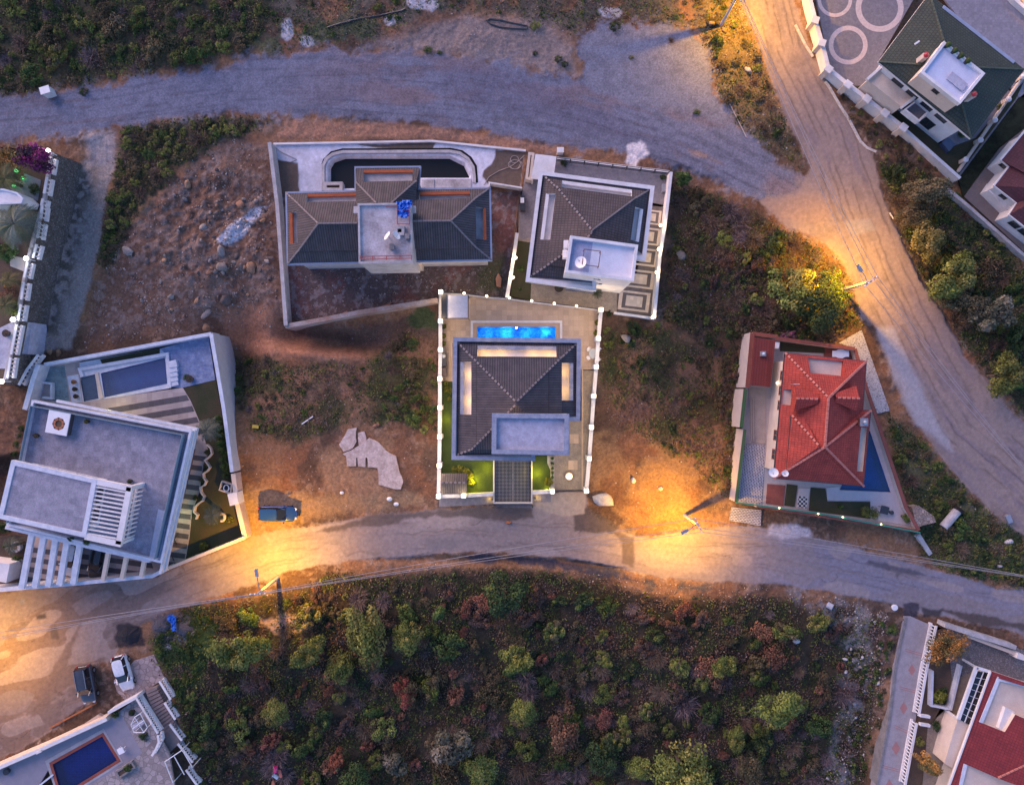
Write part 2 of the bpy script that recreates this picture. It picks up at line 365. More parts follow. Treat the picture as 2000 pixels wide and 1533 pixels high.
# flatten roads and sink the ground below built plots
flat = np.maximum.reduce([mN, mE, mS])
flat2 = np.clip(flat*1.0, 0, 1)
GZ = GZ*(1-flat2)+flat2*((n_mid-.5)*.08+(n_fine-.5)*.03)
for poly, dep in ((PLOT_CENTRE, 2.2), (PLOT_LEFT, 2.4), (PLOT_RED, 3.0), (PLOT_GREYVILLA, 1.2), (PLOT_UNFIN, 0.0), (PLOT_GARDEN, 1.0), (PLOT_NE, 1.0), (PLOT_NE2, 1.0), (PLOT_SW, 1.5), (PLOT_SE, 2.0), ([(1765, 1203), (1780, 1203), (1835, 1222), (1812, 1280), (1766, 1560), (1708, 1560), (1736, 1400), (1745, 1300)], .7), ([(1640, 672), (1683, 647), (1736, 801), (1714, 806), (1692, 750)], .5), ([(1432, 990), (1486, 996), (1485, 1026), (1426, 1016)], .4)):
    ins = sstep(1.5, 8, sdist(PX, PY, poly)); near = sstep(-14, 0, sdist(PX, PY, poly))
    if dep: GZ = GZ*(1-ins)+ins*(-dep)
    else: GZ = GZ*(1-near)+near*((n_mid-.5)*.06)
uns = sstep(4, 10, sdist(PX, PY, [(636, 372), (636, 323), (645, 308), (670, 299), (878, 299), (910, 315), (922, 340), (922, 352), (822, 352), (822, 372)]))
GZ = GZ-uns*2.6
def ground_z(x, y):
    i = int(np.clip(np.searchsorted(XS, x), 1, nx-1)); j = int(np.clip(np.searchsorted(YS, y), 1, ny-1)); return float(GZ[j, i])
def G(px, py, up=0.0):
    """ground point seen at this photo pixel"""
    z = 0.0
    for _ in range(3): w = W(px, py, z); z = ground_z(w[0], w[1])
    w = W(px, py, z); return (w[0], w[1], z+up)

# --- colours (albedo)
C = np.zeros(GX.shape+(3,))
def put(mask, col, amt=1.0):
    m = np.clip(mask*amt, 0, 1)[..., None]; C[:] = C*(1-m)+np.array(col)*m
def tone(mask, k):
    m = np.clip(mask, 0, 1)[..., None]; C[:] = C*(1-m)+C*k*m
C[:] = (.165, .088, .055)
put(sstep(.45, .65, n_big), (.20, .095, .052)); put(sstep(.5, .7, fbm(QX, QY, 90, 81, 4)), (.12, .078, .055)); put(sstep(.52, .72, n_mid), (.23, .14, .09), .6)
pz = fbm(QX, QY, 110, 85, 5); put(sstep(.50, .60, pz), (.25, .135, .075), .8); put(sstep(.53, .63, 1-pz), (.085, .055, .04), .8)
put(sstep(.55, .62, n_fine)*sstep(.45, .6, n_mid), (.30, .20, .145), .45)
# rubble field, grey
rub = M_([(230, 470), (300, 400), (380, 310), (450, 265), (520, 290), (540, 400), (550, 640), (440, 640), (300, 640), (170, 660), (180, 570)], 18, 1.0)
put(rub, (.135, .080, .058), .88); put(rub*sstep(.5, .65, fbm(QX, QY, 26, 91, 4)), (.19, .125, .095), .7); put(rub*sstep(.56, .6, n_fine), (.26, .205, .185), .45)
put(M_([(430, 600), (540, 600), (560, 640), (700, 690), (720, 705), (560, 700), (480, 690), (440, 650)], 12), (.34, .165, .10), .9)
put(M_([(425, 470), (450, 440), (500, 405), (530, 400), (500, 430), (470, 465), (440, 480)], 4, .5), (.55, .54, .60))
# dark trench & soil
put(M_([(555, 645), (700, 640), (850, 600), (855, 640), (760, 690), (700, 680), (600, 660)], 8), (.11, .07, .055), .8)
put(M_([(820, 600), (856, 610), (857, 640), (810, 640), (790, 620)], 6), (.06, .085, .035), .9)
# vegetated tints
VEG = dict(
    hill=[(350, 1185), (430, 1172), (560, 1165), (640, 1120), (800, 1125), (1000, 1110), (1200, 1140), (1300, 1168), (1500, 1168), (1650, 1190), (1720, 1215), (1690, 1620), (395, 1620), (345, 1400)],
    nw=[(-90, -90), (550, -90), (530, 40), (490, 85), (400, 118), (300, 135), (150, 165), (0, 182), (-90, 190)],
    mound_w=[(240, 250), (400, 235), (525, 235), (440, 270), (370, 310), (290, 380), (250, 450), (205, 530), (190, 500), (210, 400)],
    east=[(1312, 350), (1390, 380), (1500, 430), (1640, 520), (1690, 640), (1600, 665), (1450, 648), (1435, 960), (1415, 960), (1400, 700), (1300, 620)],
    bank=[(1722, 320), (1800, 330), (1890, 400), (2000, 515), (2090, 560), (2090, 850), (1990, 800), (1925, 720), (1890, 680), (1850, 600), (1800, 540), (1750, 420)],
    mid=[(450, 690), (560, 710), (700, 720), (800, 650), (858, 690), (856, 850), (800, 830), (700, 820), (560, 870), (500, 840), (460, 780)],
    midr=[(1180, 640), (1300, 640), (1400, 700), (1420, 960), (1330, 900), (1200, 820), (1170, 760)],
    wedge=[(1735, 815), (1790, 850), (1850, 920), (1930, 1000), (2060, 1080), (2060, 1165), (1850, 1118), (1800, 1080), (1790, 1030), (1750, 900)],
    verge=[(1350, -90), (1432, -90), (1446, 0), (1500, 150), (1560, 300), (1560, 330), (1480, 280), (1425, 230), (1395, 160), (1360, 50)],
    green=[(295, 1240), (330, 1210), (400, 1185), (430, 1220), (390, 1330), (345, 1370), (310, 1290)],
    north=[(540, -90), (1350, -90), (1380, 60), (1180, 40), (1120, 60), (1000, 30), (840, 20), (700, 90), (600, 95), (520, 110)])
VM = {k: M_(v, 14, 1.0) for k, v in VEG.items()}
put(VM['hill'], (.040, .034, .024), .95); put(VM['nw'], (.062, .060, .036), .92); put(VM['mound_w'], (.075, .068, .04), .9)
put(VM['east'], (.085, .052, .034), .88); put(VM['bank'], (.06, .062, .036), .92); put(VM['mid']*sstep(.4, .6, n_mid), (.095, .068, .038), .75)
put(VM['midr']*sstep(.36, .55, n_mid), (.095, .060, .036), .75); put(VM['wedge'], (.085, .09, .045), .85); put(VM['verge'], (.15, .12, .07), .8)
put(VM['green'], (.04, .075, .025), .9); put(VM['north']*sstep(.4, .55, n_mid), (.11, .095, .075), .9)
put(M_([(560, 120), (470, 80), (600, 40), (760, 30), (700, 80)], 15)*sstep(.42, .56, n_mid), (.07, .085, .045), .8)
put(M_([(700, 95), (900, 30), (1080, 40), (1140, 150), (1080, 145), (900, 112)], 14), (.23, .19, .18), .85)
for cx, cy, rx, ry in ((825, 5, 26, 16), (1190, 25, 24, 14), (560, 60, 16, 22), (600, 85, 18, 14), (760, 40, 14, 12)):
    put(sstep(.0, .35, 1-np.hypot((QX-cx)/rx, (QY-cy)/ry)+(n_lump-.5)*.9+(n_mid-.5)), (.46, .43, .45))
# north gravel road
sdN, ssN = line_ds(QX, QY, [(-90, 235), (200, 212), (450, 172), (650, 165), (900, 185), (1130, 225), (1330, 290), (1480, 360), (1600, 430)])
put(M_(ROAD_N, 16, 2.2, 12)*sstep(.46, .6, n_fine), (.20, .19, .215), .75)
put(mN, (.172, .178, .236))
strk = fbm(ssN*.10, sdN, 7, 101, 3)
tone(mN*sstep(.52, .7, strk), .78); put(mN*sstep(.62, .75, strk)*sstep(.45, .65, n_big), (.20, .165, .19), .6)
put(mN*sstep(.5, .68, fbm(ssN*.35, sdN, 40, 111, 4))*sstep(500, 800, QX), (.205, .155, .165), .7)
put(mN*M_([(860, 130), (990, 135), (1130, 200), (1300, 290), (1200, 270), (1000, 215), (862, 190)], 10, .6), (.14, .135, .185), .6)
put(mN*M_([(1140, 60), (1250, 40), (1370, 80), (1420, 235), (1300, 220), (1180, 190), (1130, 150)], 10), (.195, .20, .25), .8)
tone(mN*sstep(.5, .62, fbm(QX, QY, 12, 121, 4)), .85)
for dd in (-34, -18, 8, 30, 47): tone(mN*np.exp(-((sdN-dd-(n_lump-.5)*3)/1.3)**2)*sstep(.3, .6, vnoise(ssN, sdN*0, 90, int(dd+90))), .74)
put(M_([(560, 235), (800, 243), (1000, 272), (1130, 298), (1240, 305), (1000, 292), (840, 268), (640, 272), (535, 270)], 7, .4), (.32, .175, .115), .95)
put(M_([(1225, 285), (1250, 275), (1268, 300), (1250, 315), (1240, 325), (1225, 318)], 4, .6), (.66, .60, .60))
put(mN*M_([(1330, 280), (1380, 300), (1420, 325), (1350, 305)], 5), (.33, .215, .16), .8)
# east road
sdE, ssE = line_ds(QX, QY, [(1495, -90), (1540, 100), (1620, 260), (1665, 400), (1720, 540), (1800, 700), (1880, 830), (2090, 1010)])
put(M_(ROAD_E, 12, 1.6, 8)*sstep(.45, .6, n_fine), (.26, .20, .17), .7)
put(mE, (.27, .21, .19)); put(mE*sstep(.5, .7, fbm(ssE*.18, sdE, 14, 131, 4)), (.215, .175, .185), .8)
tone(mE*sstep(.6, .68, fbm(ssE*.3, sdE, 10, 141, 3)), .86)
for dd in (-46, -24, -12, 8, 20, 38): tone(mE*np.exp(-((sdE-dd-(n_lump-.5)*6)/1.6)**2)*sstep(.35, .6, vnoise(ssE, sdE*0, 60, int(dd+300))), .62)
put(mE*M_([(1480, 392), (1570, 380), (1640, 400), (1600, 440), (1520, 430)], 12), (.30, .21, .165), .7)
put(mE*M_([(1650, 435), (1700, 425), (1715, 450), (1665, 460)], 4, .4), (.27, .245, .25), .8)
put(M_([(1712, 640), (1745, 640), (1810, 780), (1860, 880), (1790, 830), (1740, 720)], 8, .5), (.36, .345, .37), .85)
# south road
sdS, ssS = line_ds(QX, QY, [(-90, 1300), (150, 1225), (350, 1150), (520, 1085), (700, 1055), (900, 1040), (1100, 1050), (1300, 1085), (1500, 1090), (1700, 1130), (1900, 1180), (2090, 1205)])
put(M_(ROAD_S, 12, 1.6, 7)*sstep(.45, .6, n_fine), (.25, .19, .16), .7)
put(mS, (.27, .215, .20)); put(mS*sstep(.48, .66, fbm(ssS*.16, sdS, 14, 151, 4)), (.27, .225, .215), .8)
put(mS*sstep(1380, 1550, QX), (.21, .205, .26), .8); put(mS*sstep(.52, .66, fbm(ssS*.12, sdS, 6, 161, 3)), (.235, .195, .19), .6)
for dd in (-27, -21, -6, 1, 15, 22): tone(mS*np.exp(-((sdS-dd-(n_lump-.5)*5-(n_mid-.5)*16)/1.5)**2)*sstep(.35, .6, vnoise(ssS, sdS*0, 80, int(dd+500))), .72)
wt = fbm(ssS*.45, sdS, 38, 171, 5); put(mS*(1-sstep(260, 520, QX))*sstep(.44, .53, wt), (.165, .115, .095), .8); put(mS*(1-sstep(200, 420, QX))*sstep(.52, .56, 1-wt), (.12, .085, .075), .6)
put(mS*M_([(60, 1165), (300, 1132), (330, 1150), (250, 1200), (120, 1205), (60, 1190)], 10, 1), (.15, .115, .105), .6)
cr = np.abs(fbm(ssS*.5, sdS, 60, 181, 3)-.5); tone(mS*(1-sstep(.001, .006, cr))*sstep(.45, .6, n_mid), .6)
pt = fbm(ssS*.4, sdS, 46, 183, 2); put(mS*sstep(.56, .565, pt), (.235, .20, .20), .55); put(mS*sstep(.40, .405, 1-pt)*sstep(.66, .67, 1-pt), (.32, .265, .25), .6)
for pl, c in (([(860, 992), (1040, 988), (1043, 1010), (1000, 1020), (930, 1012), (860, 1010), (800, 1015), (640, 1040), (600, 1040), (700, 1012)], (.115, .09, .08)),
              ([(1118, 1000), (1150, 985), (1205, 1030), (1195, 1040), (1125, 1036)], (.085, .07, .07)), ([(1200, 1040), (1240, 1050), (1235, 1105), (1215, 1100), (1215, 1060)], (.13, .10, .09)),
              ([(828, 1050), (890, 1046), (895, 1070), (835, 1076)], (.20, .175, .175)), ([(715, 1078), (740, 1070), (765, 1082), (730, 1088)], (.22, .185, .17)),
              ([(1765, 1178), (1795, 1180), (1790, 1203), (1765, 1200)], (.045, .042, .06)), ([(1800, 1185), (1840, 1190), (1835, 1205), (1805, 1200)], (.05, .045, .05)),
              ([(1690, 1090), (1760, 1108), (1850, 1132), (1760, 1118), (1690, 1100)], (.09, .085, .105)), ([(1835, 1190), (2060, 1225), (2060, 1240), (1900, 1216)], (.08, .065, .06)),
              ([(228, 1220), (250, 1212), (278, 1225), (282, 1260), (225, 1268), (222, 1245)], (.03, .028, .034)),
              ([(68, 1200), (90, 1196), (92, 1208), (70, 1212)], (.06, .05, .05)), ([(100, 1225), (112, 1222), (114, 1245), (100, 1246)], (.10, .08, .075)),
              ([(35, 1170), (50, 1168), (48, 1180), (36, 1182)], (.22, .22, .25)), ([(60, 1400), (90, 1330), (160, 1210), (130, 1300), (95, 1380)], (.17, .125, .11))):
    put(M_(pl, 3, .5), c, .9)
put(M_([(295, 1205), (340, 1190), (385, 1210), (375, 1245), (345, 1268), (300, 1245)], 6, .8), (.10, .095, .11), .9)
put(M_([(330, 1262), (345, 1240), (385, 1225), (380, 1245), (350, 1270)], 4), (.42, .40, .42), .8)
put(M_([(895, 1080), (1080, 1092), (1195, 1112), (1290, 1135), (1400, 1150), (1300, 1148), (1190, 1128), (1060, 1106), (920, 1096)], 4, .6)*sstep(.35, .5, n_lump), (.055, .055, .075), .9)
put(M_([(500, 1212), (560, 1200), (610, 1205), (600, 1235), (540, 1240)], 6), (.40, .28, .24), .9)
put(M_([(1500, 1025), (1580, 1030), (1585, 1048), (1540, 1052), (1500, 1045)], 5, .6), (.46, .44, .49), .9)
put(M_([(1255, 1135), (1400, 1135), (1400, 1160), (1255, 1158)], 8)*sstep(.45, .55, n_lump), (.10, .09, .085), .7)
# earth by the blue car, bare slab earth
put(M_([(470, 955), (620, 965), (800, 960), (840, 985), (620, 1010), (540, 1030), (480, 1040)], 10), (.28, .18, .105), .85)
put(M_([(620, 880), (700, 860), (760, 870), (750, 960), (640, 955)], 12), (.30, .18, .105), .9)
put(M_([(1150, 830), (1350, 850), (1420, 950), (1400, 1020), (1200, 1030), (1150, 950)], 25)*sstep(.35, .55, n_mid), (.24, .145, .08), .85)
put(M_([(1540, 1150), (1700, 1190), (1690, 1380), (1660, 1533), (1600, 1533), (1650, 1350), (1640, 1250)], 14)*sstep(.4, .56, n_lump), (.27, .25, .255), .75)
wd_ = fbm(QX, QY, 60, 87, 4); pm_ = np.maximum(VM['mid'], VM['midr']); put(pm_*sstep(.5, .58, wd_), (.055, .06, .028), .75); put(pm_*sstep(.55, .62, 1-wd_), (.25, .135, .085), .75)
# track along the stone wall
put(mT, (.255, .22, .205)); put(mT*M_([(60, 690), (75, 600), (100, 500), (150, 320), (185, 330), (150, 500), (110, 640)], 22, 1.6)*sstep(.40, .54, fbm(QX, QY, 10, 191, 3)), (.075, .068, .055), .9)
put(M_([(170, 260), (230, 255), (225, 320), (180, 318)], 12), (.34, .30, .30), .85)
# unfinished villa yard
mY = sstep(-1, 1, sdist(QX, QY, [(534, 282), (845, 279), (1024, 298), (1016, 368), (955, 360), (958, 376), (630, 376), (585, 376), (560, 376), (545, 376), (541, 340)]))
put(mY, (.64, .64, .72)); tone(mY*sstep(.48, .7, n_mid), .82); tone(mY*sstep(.55, .7, n_fine), .9)
for pl in ([(536, 312), (582, 318), (584, 378), (545, 380)], [(700, 282), (850, 280), (845, 290), (800, 291), (740, 291), (705, 284)], [(967, 292), (1026, 296), (1018, 372), (955, 362), (942, 345), (945, 333), (960, 320), (965, 308)]):
    put(mY*M_(pl, 1.5, .25), (.13, .098, .08))
mU = sstep(0, 2, sdist(QX, QY, [(541, 376), (960, 376), (1014, 372), (990, 580), (858, 572), (856, 584), (560, 632)]))
put(mU, (.115, .082, .078)); put(mU*sstep(.5, .66, n_mid), (.20, .085, .07), .7); put(mU*sstep(.56, .64, n_fine), (.24, .20, .20), .7)
put(mU*M_([(930, 520), (985, 500), (985, 575), (930, 570)], 10), (.06, .07, .03), .7)
# white patch: broken slab apron in front of centre house
put(M_([(1043, 962), (1145, 962), (1142, 1003), (1100, 1008), (1060, 1000), (1046, 990)], 1.5, .15), (.34, .285, .245))
put(M_([(1100, 900), (1130, 910)], 1)*0, (0, 0, 0))
C *= (.86+.28*fbm(QX, QY, 5, 201, 2))[..., None]
C[~inframe] = (.12, .10, .07)

# --- cut the sheet
cellq = lambda a: .25*(a[:-1, :-1]+a[1:, :-1]+a[:-1, 1:]+a[1:, 1:])
ID = np.zeros((ny-1, nx-1), int)
ID[cellq(mT) > .5] = 5; ID[cellq(mN) > .5] = 1; ID[cellq(mE) > .5] = 2; ID[cellq(mS) > .5] = 3; ID[cellq(mY) > .5] = 4
NAMES = {0: "ground", 1: "gravel_road", 2: "dirt_road", 3: "village_road", 4: "concrete_yard", 5: "gravel_track"}
GM = attr_mat("earth", fine=3.2, bump=.9, bscale=7, rough=.95)
GR = attr_mat("gravel", fine=4.5, bump=.45, bscale=16, rough=.92)
GD = attr_mat("packed_dirt", fine=2.2, amt=.38, bump=.4, bscale=9, rough=.92)
def sheet(idx):
    m = ID == idx; jj, ii = np.nonzero(m)
    q = np.stack([jj*nx+ii, jj*nx+ii+1, (jj+1)*nx+ii+1, (jj+1)*nx+ii], 1)
    u, inv = np.unique(q.ravel(), return_inverse=True)
    co = np.stack([GX.ravel()[u], GY.ravel()[u], GZ.ravel()[u]], 1).astype(np.float32); col = np.ones((len(u), 4), np.float32); col[:, :3] = C.reshape(-1, 3)[u]
    me = mesh_np(NAMES[idx], co, inv.reshape(-1, 4), col, True)
    me.materials.append(GM if idx == 0 else GR if idx in (1, 5) else GD)
    o = link_mesh(NAMES[idx], me); tag(o, kind='structure'); return o
def mesh_np(name, co, faces, col=None, smooth=False):
    me = bpy.data.meshes.new(name); n, k = faces.shape
    me.vertices.add(len(co)); me.vertices.foreach_set("co", np.ascontiguousarray(co, np.float32).ravel())
    me.loops.add(n*k); me.loops.foreach_set("vertex_index", np.ascontiguousarray(faces, np.int32).ravel())
    me.polygons.add(n); me.polygons.foreach_set("loop_start", np.arange(0, n*k, k, dtype=np.int32)); me.polygons.foreach_set("loop_total", np.full(n, k, np.int32))
    if smooth: me.polygons.foreach_set("use_smooth", np.ones(n, bool))
    if col is not None:
        a = me.color_attributes.new("Col", 'FLOAT_COLOR', 'POINT')
        if col.shape[1] == 3: col = np.concatenate([col, np.ones((len(col), 1))], 1)
        a.data.foreach_set("color", np.ascontiguousarray(col, np.float32).ravel())
    me.update(); me.validate(); return me
for k in NAMES: sheet(k)
# ---------------------------------------------------------------- shared building kit
WHITE = mat("white_plaster", (.74, .72, .72), (.62, .60, .60), var=.10, scale=.8, bump=.1)
CREAM = mat("cream_plaster", (.66, .56, .47), (.58, .48, .40), var=.12, scale=.7, bump=.1)
MARBLE = mat("grey_marble", (.34, .37, .45), (.22, .25, .33), var=.2, scale=1.6, bump=.05, rough=.5)
WMARBLE = mat("white_marble", (.66, .68, .74), (.50, .54, .62), var=.12, scale=1.4, bump=.05, rough=.5)
CONC = mat("concrete", (.50, .48, .49), (.36, .34, .345), var=.2, scale=1.1)
CONCD = mat("dark_concrete", (.26, .245, .25), (.18, .17, .17), var=.2, scale=1.3)
TILE_G = mat("grey_roof_tiles", (.108, .097, .106), (.070, .065, .077), rough=.7, pat='brick', pw=.26, ph=60, pm=.05, pc=(.45, .43, .43), scale=.9, var=.24)
TILE_B = mat("brown_roof_tiles", (.110, .093, .098), (.076, .066, .074), rough=.7, pat='brick', pw=.26, ph=.40, pm=.045, pc=(.5, .48, .48), scale=.5, var=.15)
TILE_R = mat("red_roof_tiles", (.47, .075, .055), (.33, .056, .046), rough=.8, pat='brick', pw=.25, ph=.36, pm=.035, pc=(.6, .55, .55), scale=.6, var=.16)
TILE_M = mat("maroon_roof_tiles", (.27, .042, .045), (.21, .034, .040), rough=.75, pat='brick', pw=.30, ph=.30, pm=.03, pc=(.6, .55, .55), scale=.6, var=.14)
TILE_P = mat("plum_roof_tiles", (.105, .035, .045), (.085, .03, .04), rough=.7, pat='brick', pw=.30, ph=.33, pm=.03, pc=(.6, .6, .6), scale=.6, var=.14)
TILE_GR = mat("green_roof_tiles", (.062, .078, .062), (.050, .064, .054), rough=.7, pat='brick', pw=.32, ph=.36, pm=.045, pc=(.55, .55, .55), off=.5, scale=.6, var=.15)
RIDGE_L = mat("pale_ridge_tiles", (.27, .23, .225), var=.15)
RIDGE_R = mat("pink_ridge_tiles", (.60, .22, .17), var=.15)
SCREED = mat("lilac_screed", (.47, .47, .56), (.35, .35, .43), var=.16, scale=1.5, fine=5)
TERR = mat("terrace_tiles", (.38, .37, .44), (.27, .265, .325), var=.26, scale=1.1, fine=7, pat='brick', pw=.6, ph=.6, pm=.010, pc=(.9, .9, .9))
DKMET = paint_mat("dark_metal", (.035, .037, .045), rough=.45, coat=.1)
WMET = paint_mat("white_metal", (.72, .73, .76), rough=.4, coat=.2)
GMET = paint_mat("steel", (.42, .43, .46), rough=.4, coat=.0, metal=.6)
BLACK = mat("black_void", (.012, .011, .011), var=.1, bump=0)
GLASS = glass_mat("window_glass")
WOODR = mat("redwood_beams", (.42, .12, .05), (.34, .09, .04), var=.2)
LAWN = mat("lawn", (.060, .095, .028), (.042, .070, .022), rough=.95, scale=.9, fine=24, var=.45, bump=.9)
DLAWN = mat("dark_lawn", (.045, .055, .026), (.075, .062, .038), rough=.95, scale=.6, fine=22, var=.45, bump=.9)
SOIL = mat("garden_soil", (.085, .060, .048), (.13, .088, .062), rough=.95, scale=.7, fine=14, var=.4, bump=.8)
PAVE_B = mat("beige_pavers", (.56, .42, .31), (.52, .39, .29), pat='brick', pw=.6, ph=.6, pm=.010, pc=(.75, .72, .7), var=.12, scale=.6)
PAVE_G = mat("grey_pavers", (.245, .228, .245), (.185, .172, .19), scale=2.4, fine=6, var=.2)
PAVE_GB = mat("stone_pavers", (.32, .265, .215), (.235, .195, .165), scale=1.9, fine=6, var=.22)
COB_D = mat("dark_cobbles", (.14, .138, .15), (.20, .195, .21), pat='brick', pw=.36, ph=.19, pm=.045, pc=(2.7, 2.7, 2.8), off=.5, var=.25, scale=3)
COB_P = mat("pebbled_paving", (.27, .265, .285), (.33, .32, .34), pat='vor', pw=.24, pm=.06, pc=(1.7, 1.7, 1.7), var=.25)
COB_L = mat("grey_cobbles", (.245, .225, .235), (.20, .185, .195), pat='vor', pw=.22, pm=.05, pc=(.5, .5, .5), var=.2)
STONE = mat("rubble_masonry", (.165, .148, .138), (.12, .108, .10), pat='vor', pw=.28, pm=.05, pc=(.42, .40, .40), var=.25, scale=1.2)
PATTERN_R = mat("terrazzo_ring", (.66, .54, .50), (.56, .46, .43), scale=3, var=.18)
LMET = paint_mat("awning_cloth", (.70, .68, .72), rough=.7, coat=0)
PLAST_W = mat("white_plastic", (.78, .78, .80), var=.05, bump=0, rough=.4)
TERRA = mat("terracotta", (.42, .17, .09), var=.15)
def PZ(pts, z): return [W(x, y, z) for x, y in pts]
def scale_poly(poly, k):
    cx = sum(p[0] for p in poly)/len(poly); cy = sum(p[1] for p in poly)/len(poly)
    return [(cx+(p[0]-cx)*k, cy+(p[1]-cy)*k) for p in poly]
def inset(poly, d):
    """shift each edge of a simple polygon inwards by d"""
    P = [Vector((p[0], p[1])) for p in poly]; n = len(P)
    a = sum(P[i].x*P[(i+1) % n].y-P[(i+1) % n].x*P[i].y for i in range(n)); sg = 1 if a > 0 else -1; out = []
    for i in range(n):
        t1 = (P[i]-P[i-1]).normalized(); t2 = (P[(i+1) % n]-P[i]).normalized()
        n1 = Vector((-t1.y, t1.x))*sg; n2 = Vector((-t2.y, t2.x))*sg; m = n1+n2
        m = m.normalized() if m.length > 1e-6 else n1; out.append(P[i]+m*(d/max(.4, m.dot(n1))))
    return [(p.x, p.y) for p in out]
def slope_face(mb, E0, E1, U1, U0, notch=None, m=0):
    """roof plane between eave E0-E1 and upper edge U0-U1, with an optional cut (s0,s1,t0) open to the upper edge"""
    E0, E1, U1, U0 = map(Vector, (E0, E1, U1, U0)); 
    d = (E1-E0); t_ = d.normalized()
    def q(s, t):
        P = U0.lerp(U1, s); F = E0+t_*((P-E0).dot(t_)); F = F+(P-F)*0; return F.lerp(P, t)
    if notch is None: mb.face([E0, E1, U1, U0], m, d); return None
    s0, s1, t0 = notch
    mb.face([E0, E1, q(s1, t0), q(s0, t0)], m, d); mb.face([E1, U1, q(s1, 1), q(s1, t0)], m, d); mb.face([U0, E0, q(s0, t0), q(s0, 1)], m, d)
    return [q(s0, t0), q(s1, t0), q(s1, 1), q(s0, 1)]
def recess(root, c4, zf, walls, floor, band=None, bw=.4, bh=.25, inner=None, name='balcony'):
    """sunken roof balcony: c4 = outer0, outer1, inner1, inner0 (3d)"""
    mb = MB(); P = [(p[0], p[1]) for p in c4]
    mb.fill([(x, y, zf) for x, y in P], m=0)
    for i in range(4):
        a, b = c4[i], c4[(i+1) % 4]; mb.face([(b[0], b[1], zf), (a[0], a[1], zf), (a[0], a[1], a[2]), (b[0], b[1], b[2])], 1)
    o = mb.build(name, [floor, walls], root)
    if band:
        a, b = Vector(c4[0]), Vector(c4[1]); t = (b-a).normalized(); nn = (Vector(c4[3])-a); nn.z = 0; nn = nn.normalized()
        b2 = MB(); z = max(a.z, b.z); b2.bar(a+nn*bw*.5-Vector((0, 0, a.z-z+.1)), b+nn*bw*.5-Vector((0, 0, b.z-z+.1)), bw, bh*2, 0); x = b2.build('parapet', band, o)
    return o
def ridge(root, segs, m, w=.2, ladder=True, name='ridge_tiles'):
    for a, b in segs:
        mb = MB(); a = Vector(a)+Vector((0, 0, .05)); b = Vector(b)+Vector((0, 0, .05)); L = (b-a).length; n = max(2, int(L/.45)); t = (b-a)/n
        for k in range(n):
            p = a+t*k; q = p+t*(.62 if ladder else .9); mb.bar(p, q, w, .11 if k % 2 else .13, 0)
        mb.build(name, m, root)
def windows(root, a, b, z, w, h, n, frame=WMET, margin=.12, out=.03, name='window', ms=None):
    """n windows along the wall line a->b (outside on the right hand), centre height z"""
    a = Vector((a[0], a[1])); b = Vector((b[0], b[1])); t = (b-a).normalized(); nn = Vector((t.y, -t.x)); L = (b-a).length
    for k in range(n):
        c = a+t*(L*(margin+(1-2*margin)*((k+.5)/n))); mb = MB()
        P = lambda s, zz, o: (c.x+t.x*s+nn.x*o, c.y+t.y*s+nn.y*o, z+zz)
        for s0, s1, z0, z1 in ((-w/2, -w/2+.08, -h/2, h/2), (w/2-.08, w/2, -h/2, h/2), (-w/2+.08, w/2-.08, -h/2, -h/2+.08), (-w/2+.08, w/2-.08, h/2-.08, h/2), (-.03, .03, -h/2+.08, h/2-.08)):
            f = [P(s0, z0, out), P(s1, z0, out), P(s1, z1, out), P(s0, z1, out)]; g = [P(s0, z0, -.01), P(s1, z0, -.01), P(s1, z1, -.01), P(s0, z1, -.01)]
            mb.face(f); [mb.face([g[i], g[(i+1) % 4], f[(i+1) % 4], f[i]]) for i in range(4)]
        o = mb.build(name, frame, root); p = MB()
        p.face([P(-w/2+.02, -h/2+.02, .012), P(w/2-.02, -h/2+.02, .012), P(w/2-.02, h/2-.02, .012), P(-w/2+.02, h/2-.02, .012)]); p.build('pane', GLASS, o)
def light(name, loc, e, c, rad=.12, parent=None, spot=None):
    l = bpy.data.lights.new(name, 'SPOT' if spot else 'POINT'); l.energy = e; l.color = c; l.shadow_soft_size = rad
    if spot: l.spot_size = R(spot); l.spot_blend = .6
    o = bpy.data.objects.new(name, l); COL.objects.link(o)
    if parent is not None: o.parent = parent; loc = Vector(loc)-WLOC.get(parent.name, Vector((0, 0, 0)))
    o.location = loc; return o
def dish(root, c, r, tilt, az, m=None):
    """satellite dish (as a thing's parts): bowl + arm"""
    mb = MB(); N = 16; rings = []
    ax = Vector((math.sin(tilt)*math.cos(az), math.sin(tilt)*math.sin(az), math.cos(tilt))); u = ax.orthogonal().normalized(); w = ax.cross(u); c = Vector(c)
    for i in range(5):
        rr = r*i/4+.001; rings.append([c+(u*math.cos(k*2*math.pi/N)+w*math.sin(k*2*math.pi/N))*rr+ax*(.25*r*(i/4)**2) for k in range(N)])
    for i in range(4):
        for k in range(N): mb.face([rings[i][k], rings[i][(k+1) % N], rings[i+1][(k+1) % N], rings[i+1][k]])
    for i in range(4):
        for k in range(N): mb.face([p-ax*.02 for p in (rings[i+1][k], rings[i+1][(k+1) % N], rings[i][(k+1) % N], rings[i][k])])
    mb.build('reflector', PLAST_W, root)
    a = MB(); a.tube([c+w*r*.9+ax*.2*r, c+ax*r*.9], .02, 6); a.box(c+ax*r*.9, (.1, .1, .12)); a.build('feed_arm', GMET, root)
    return ax

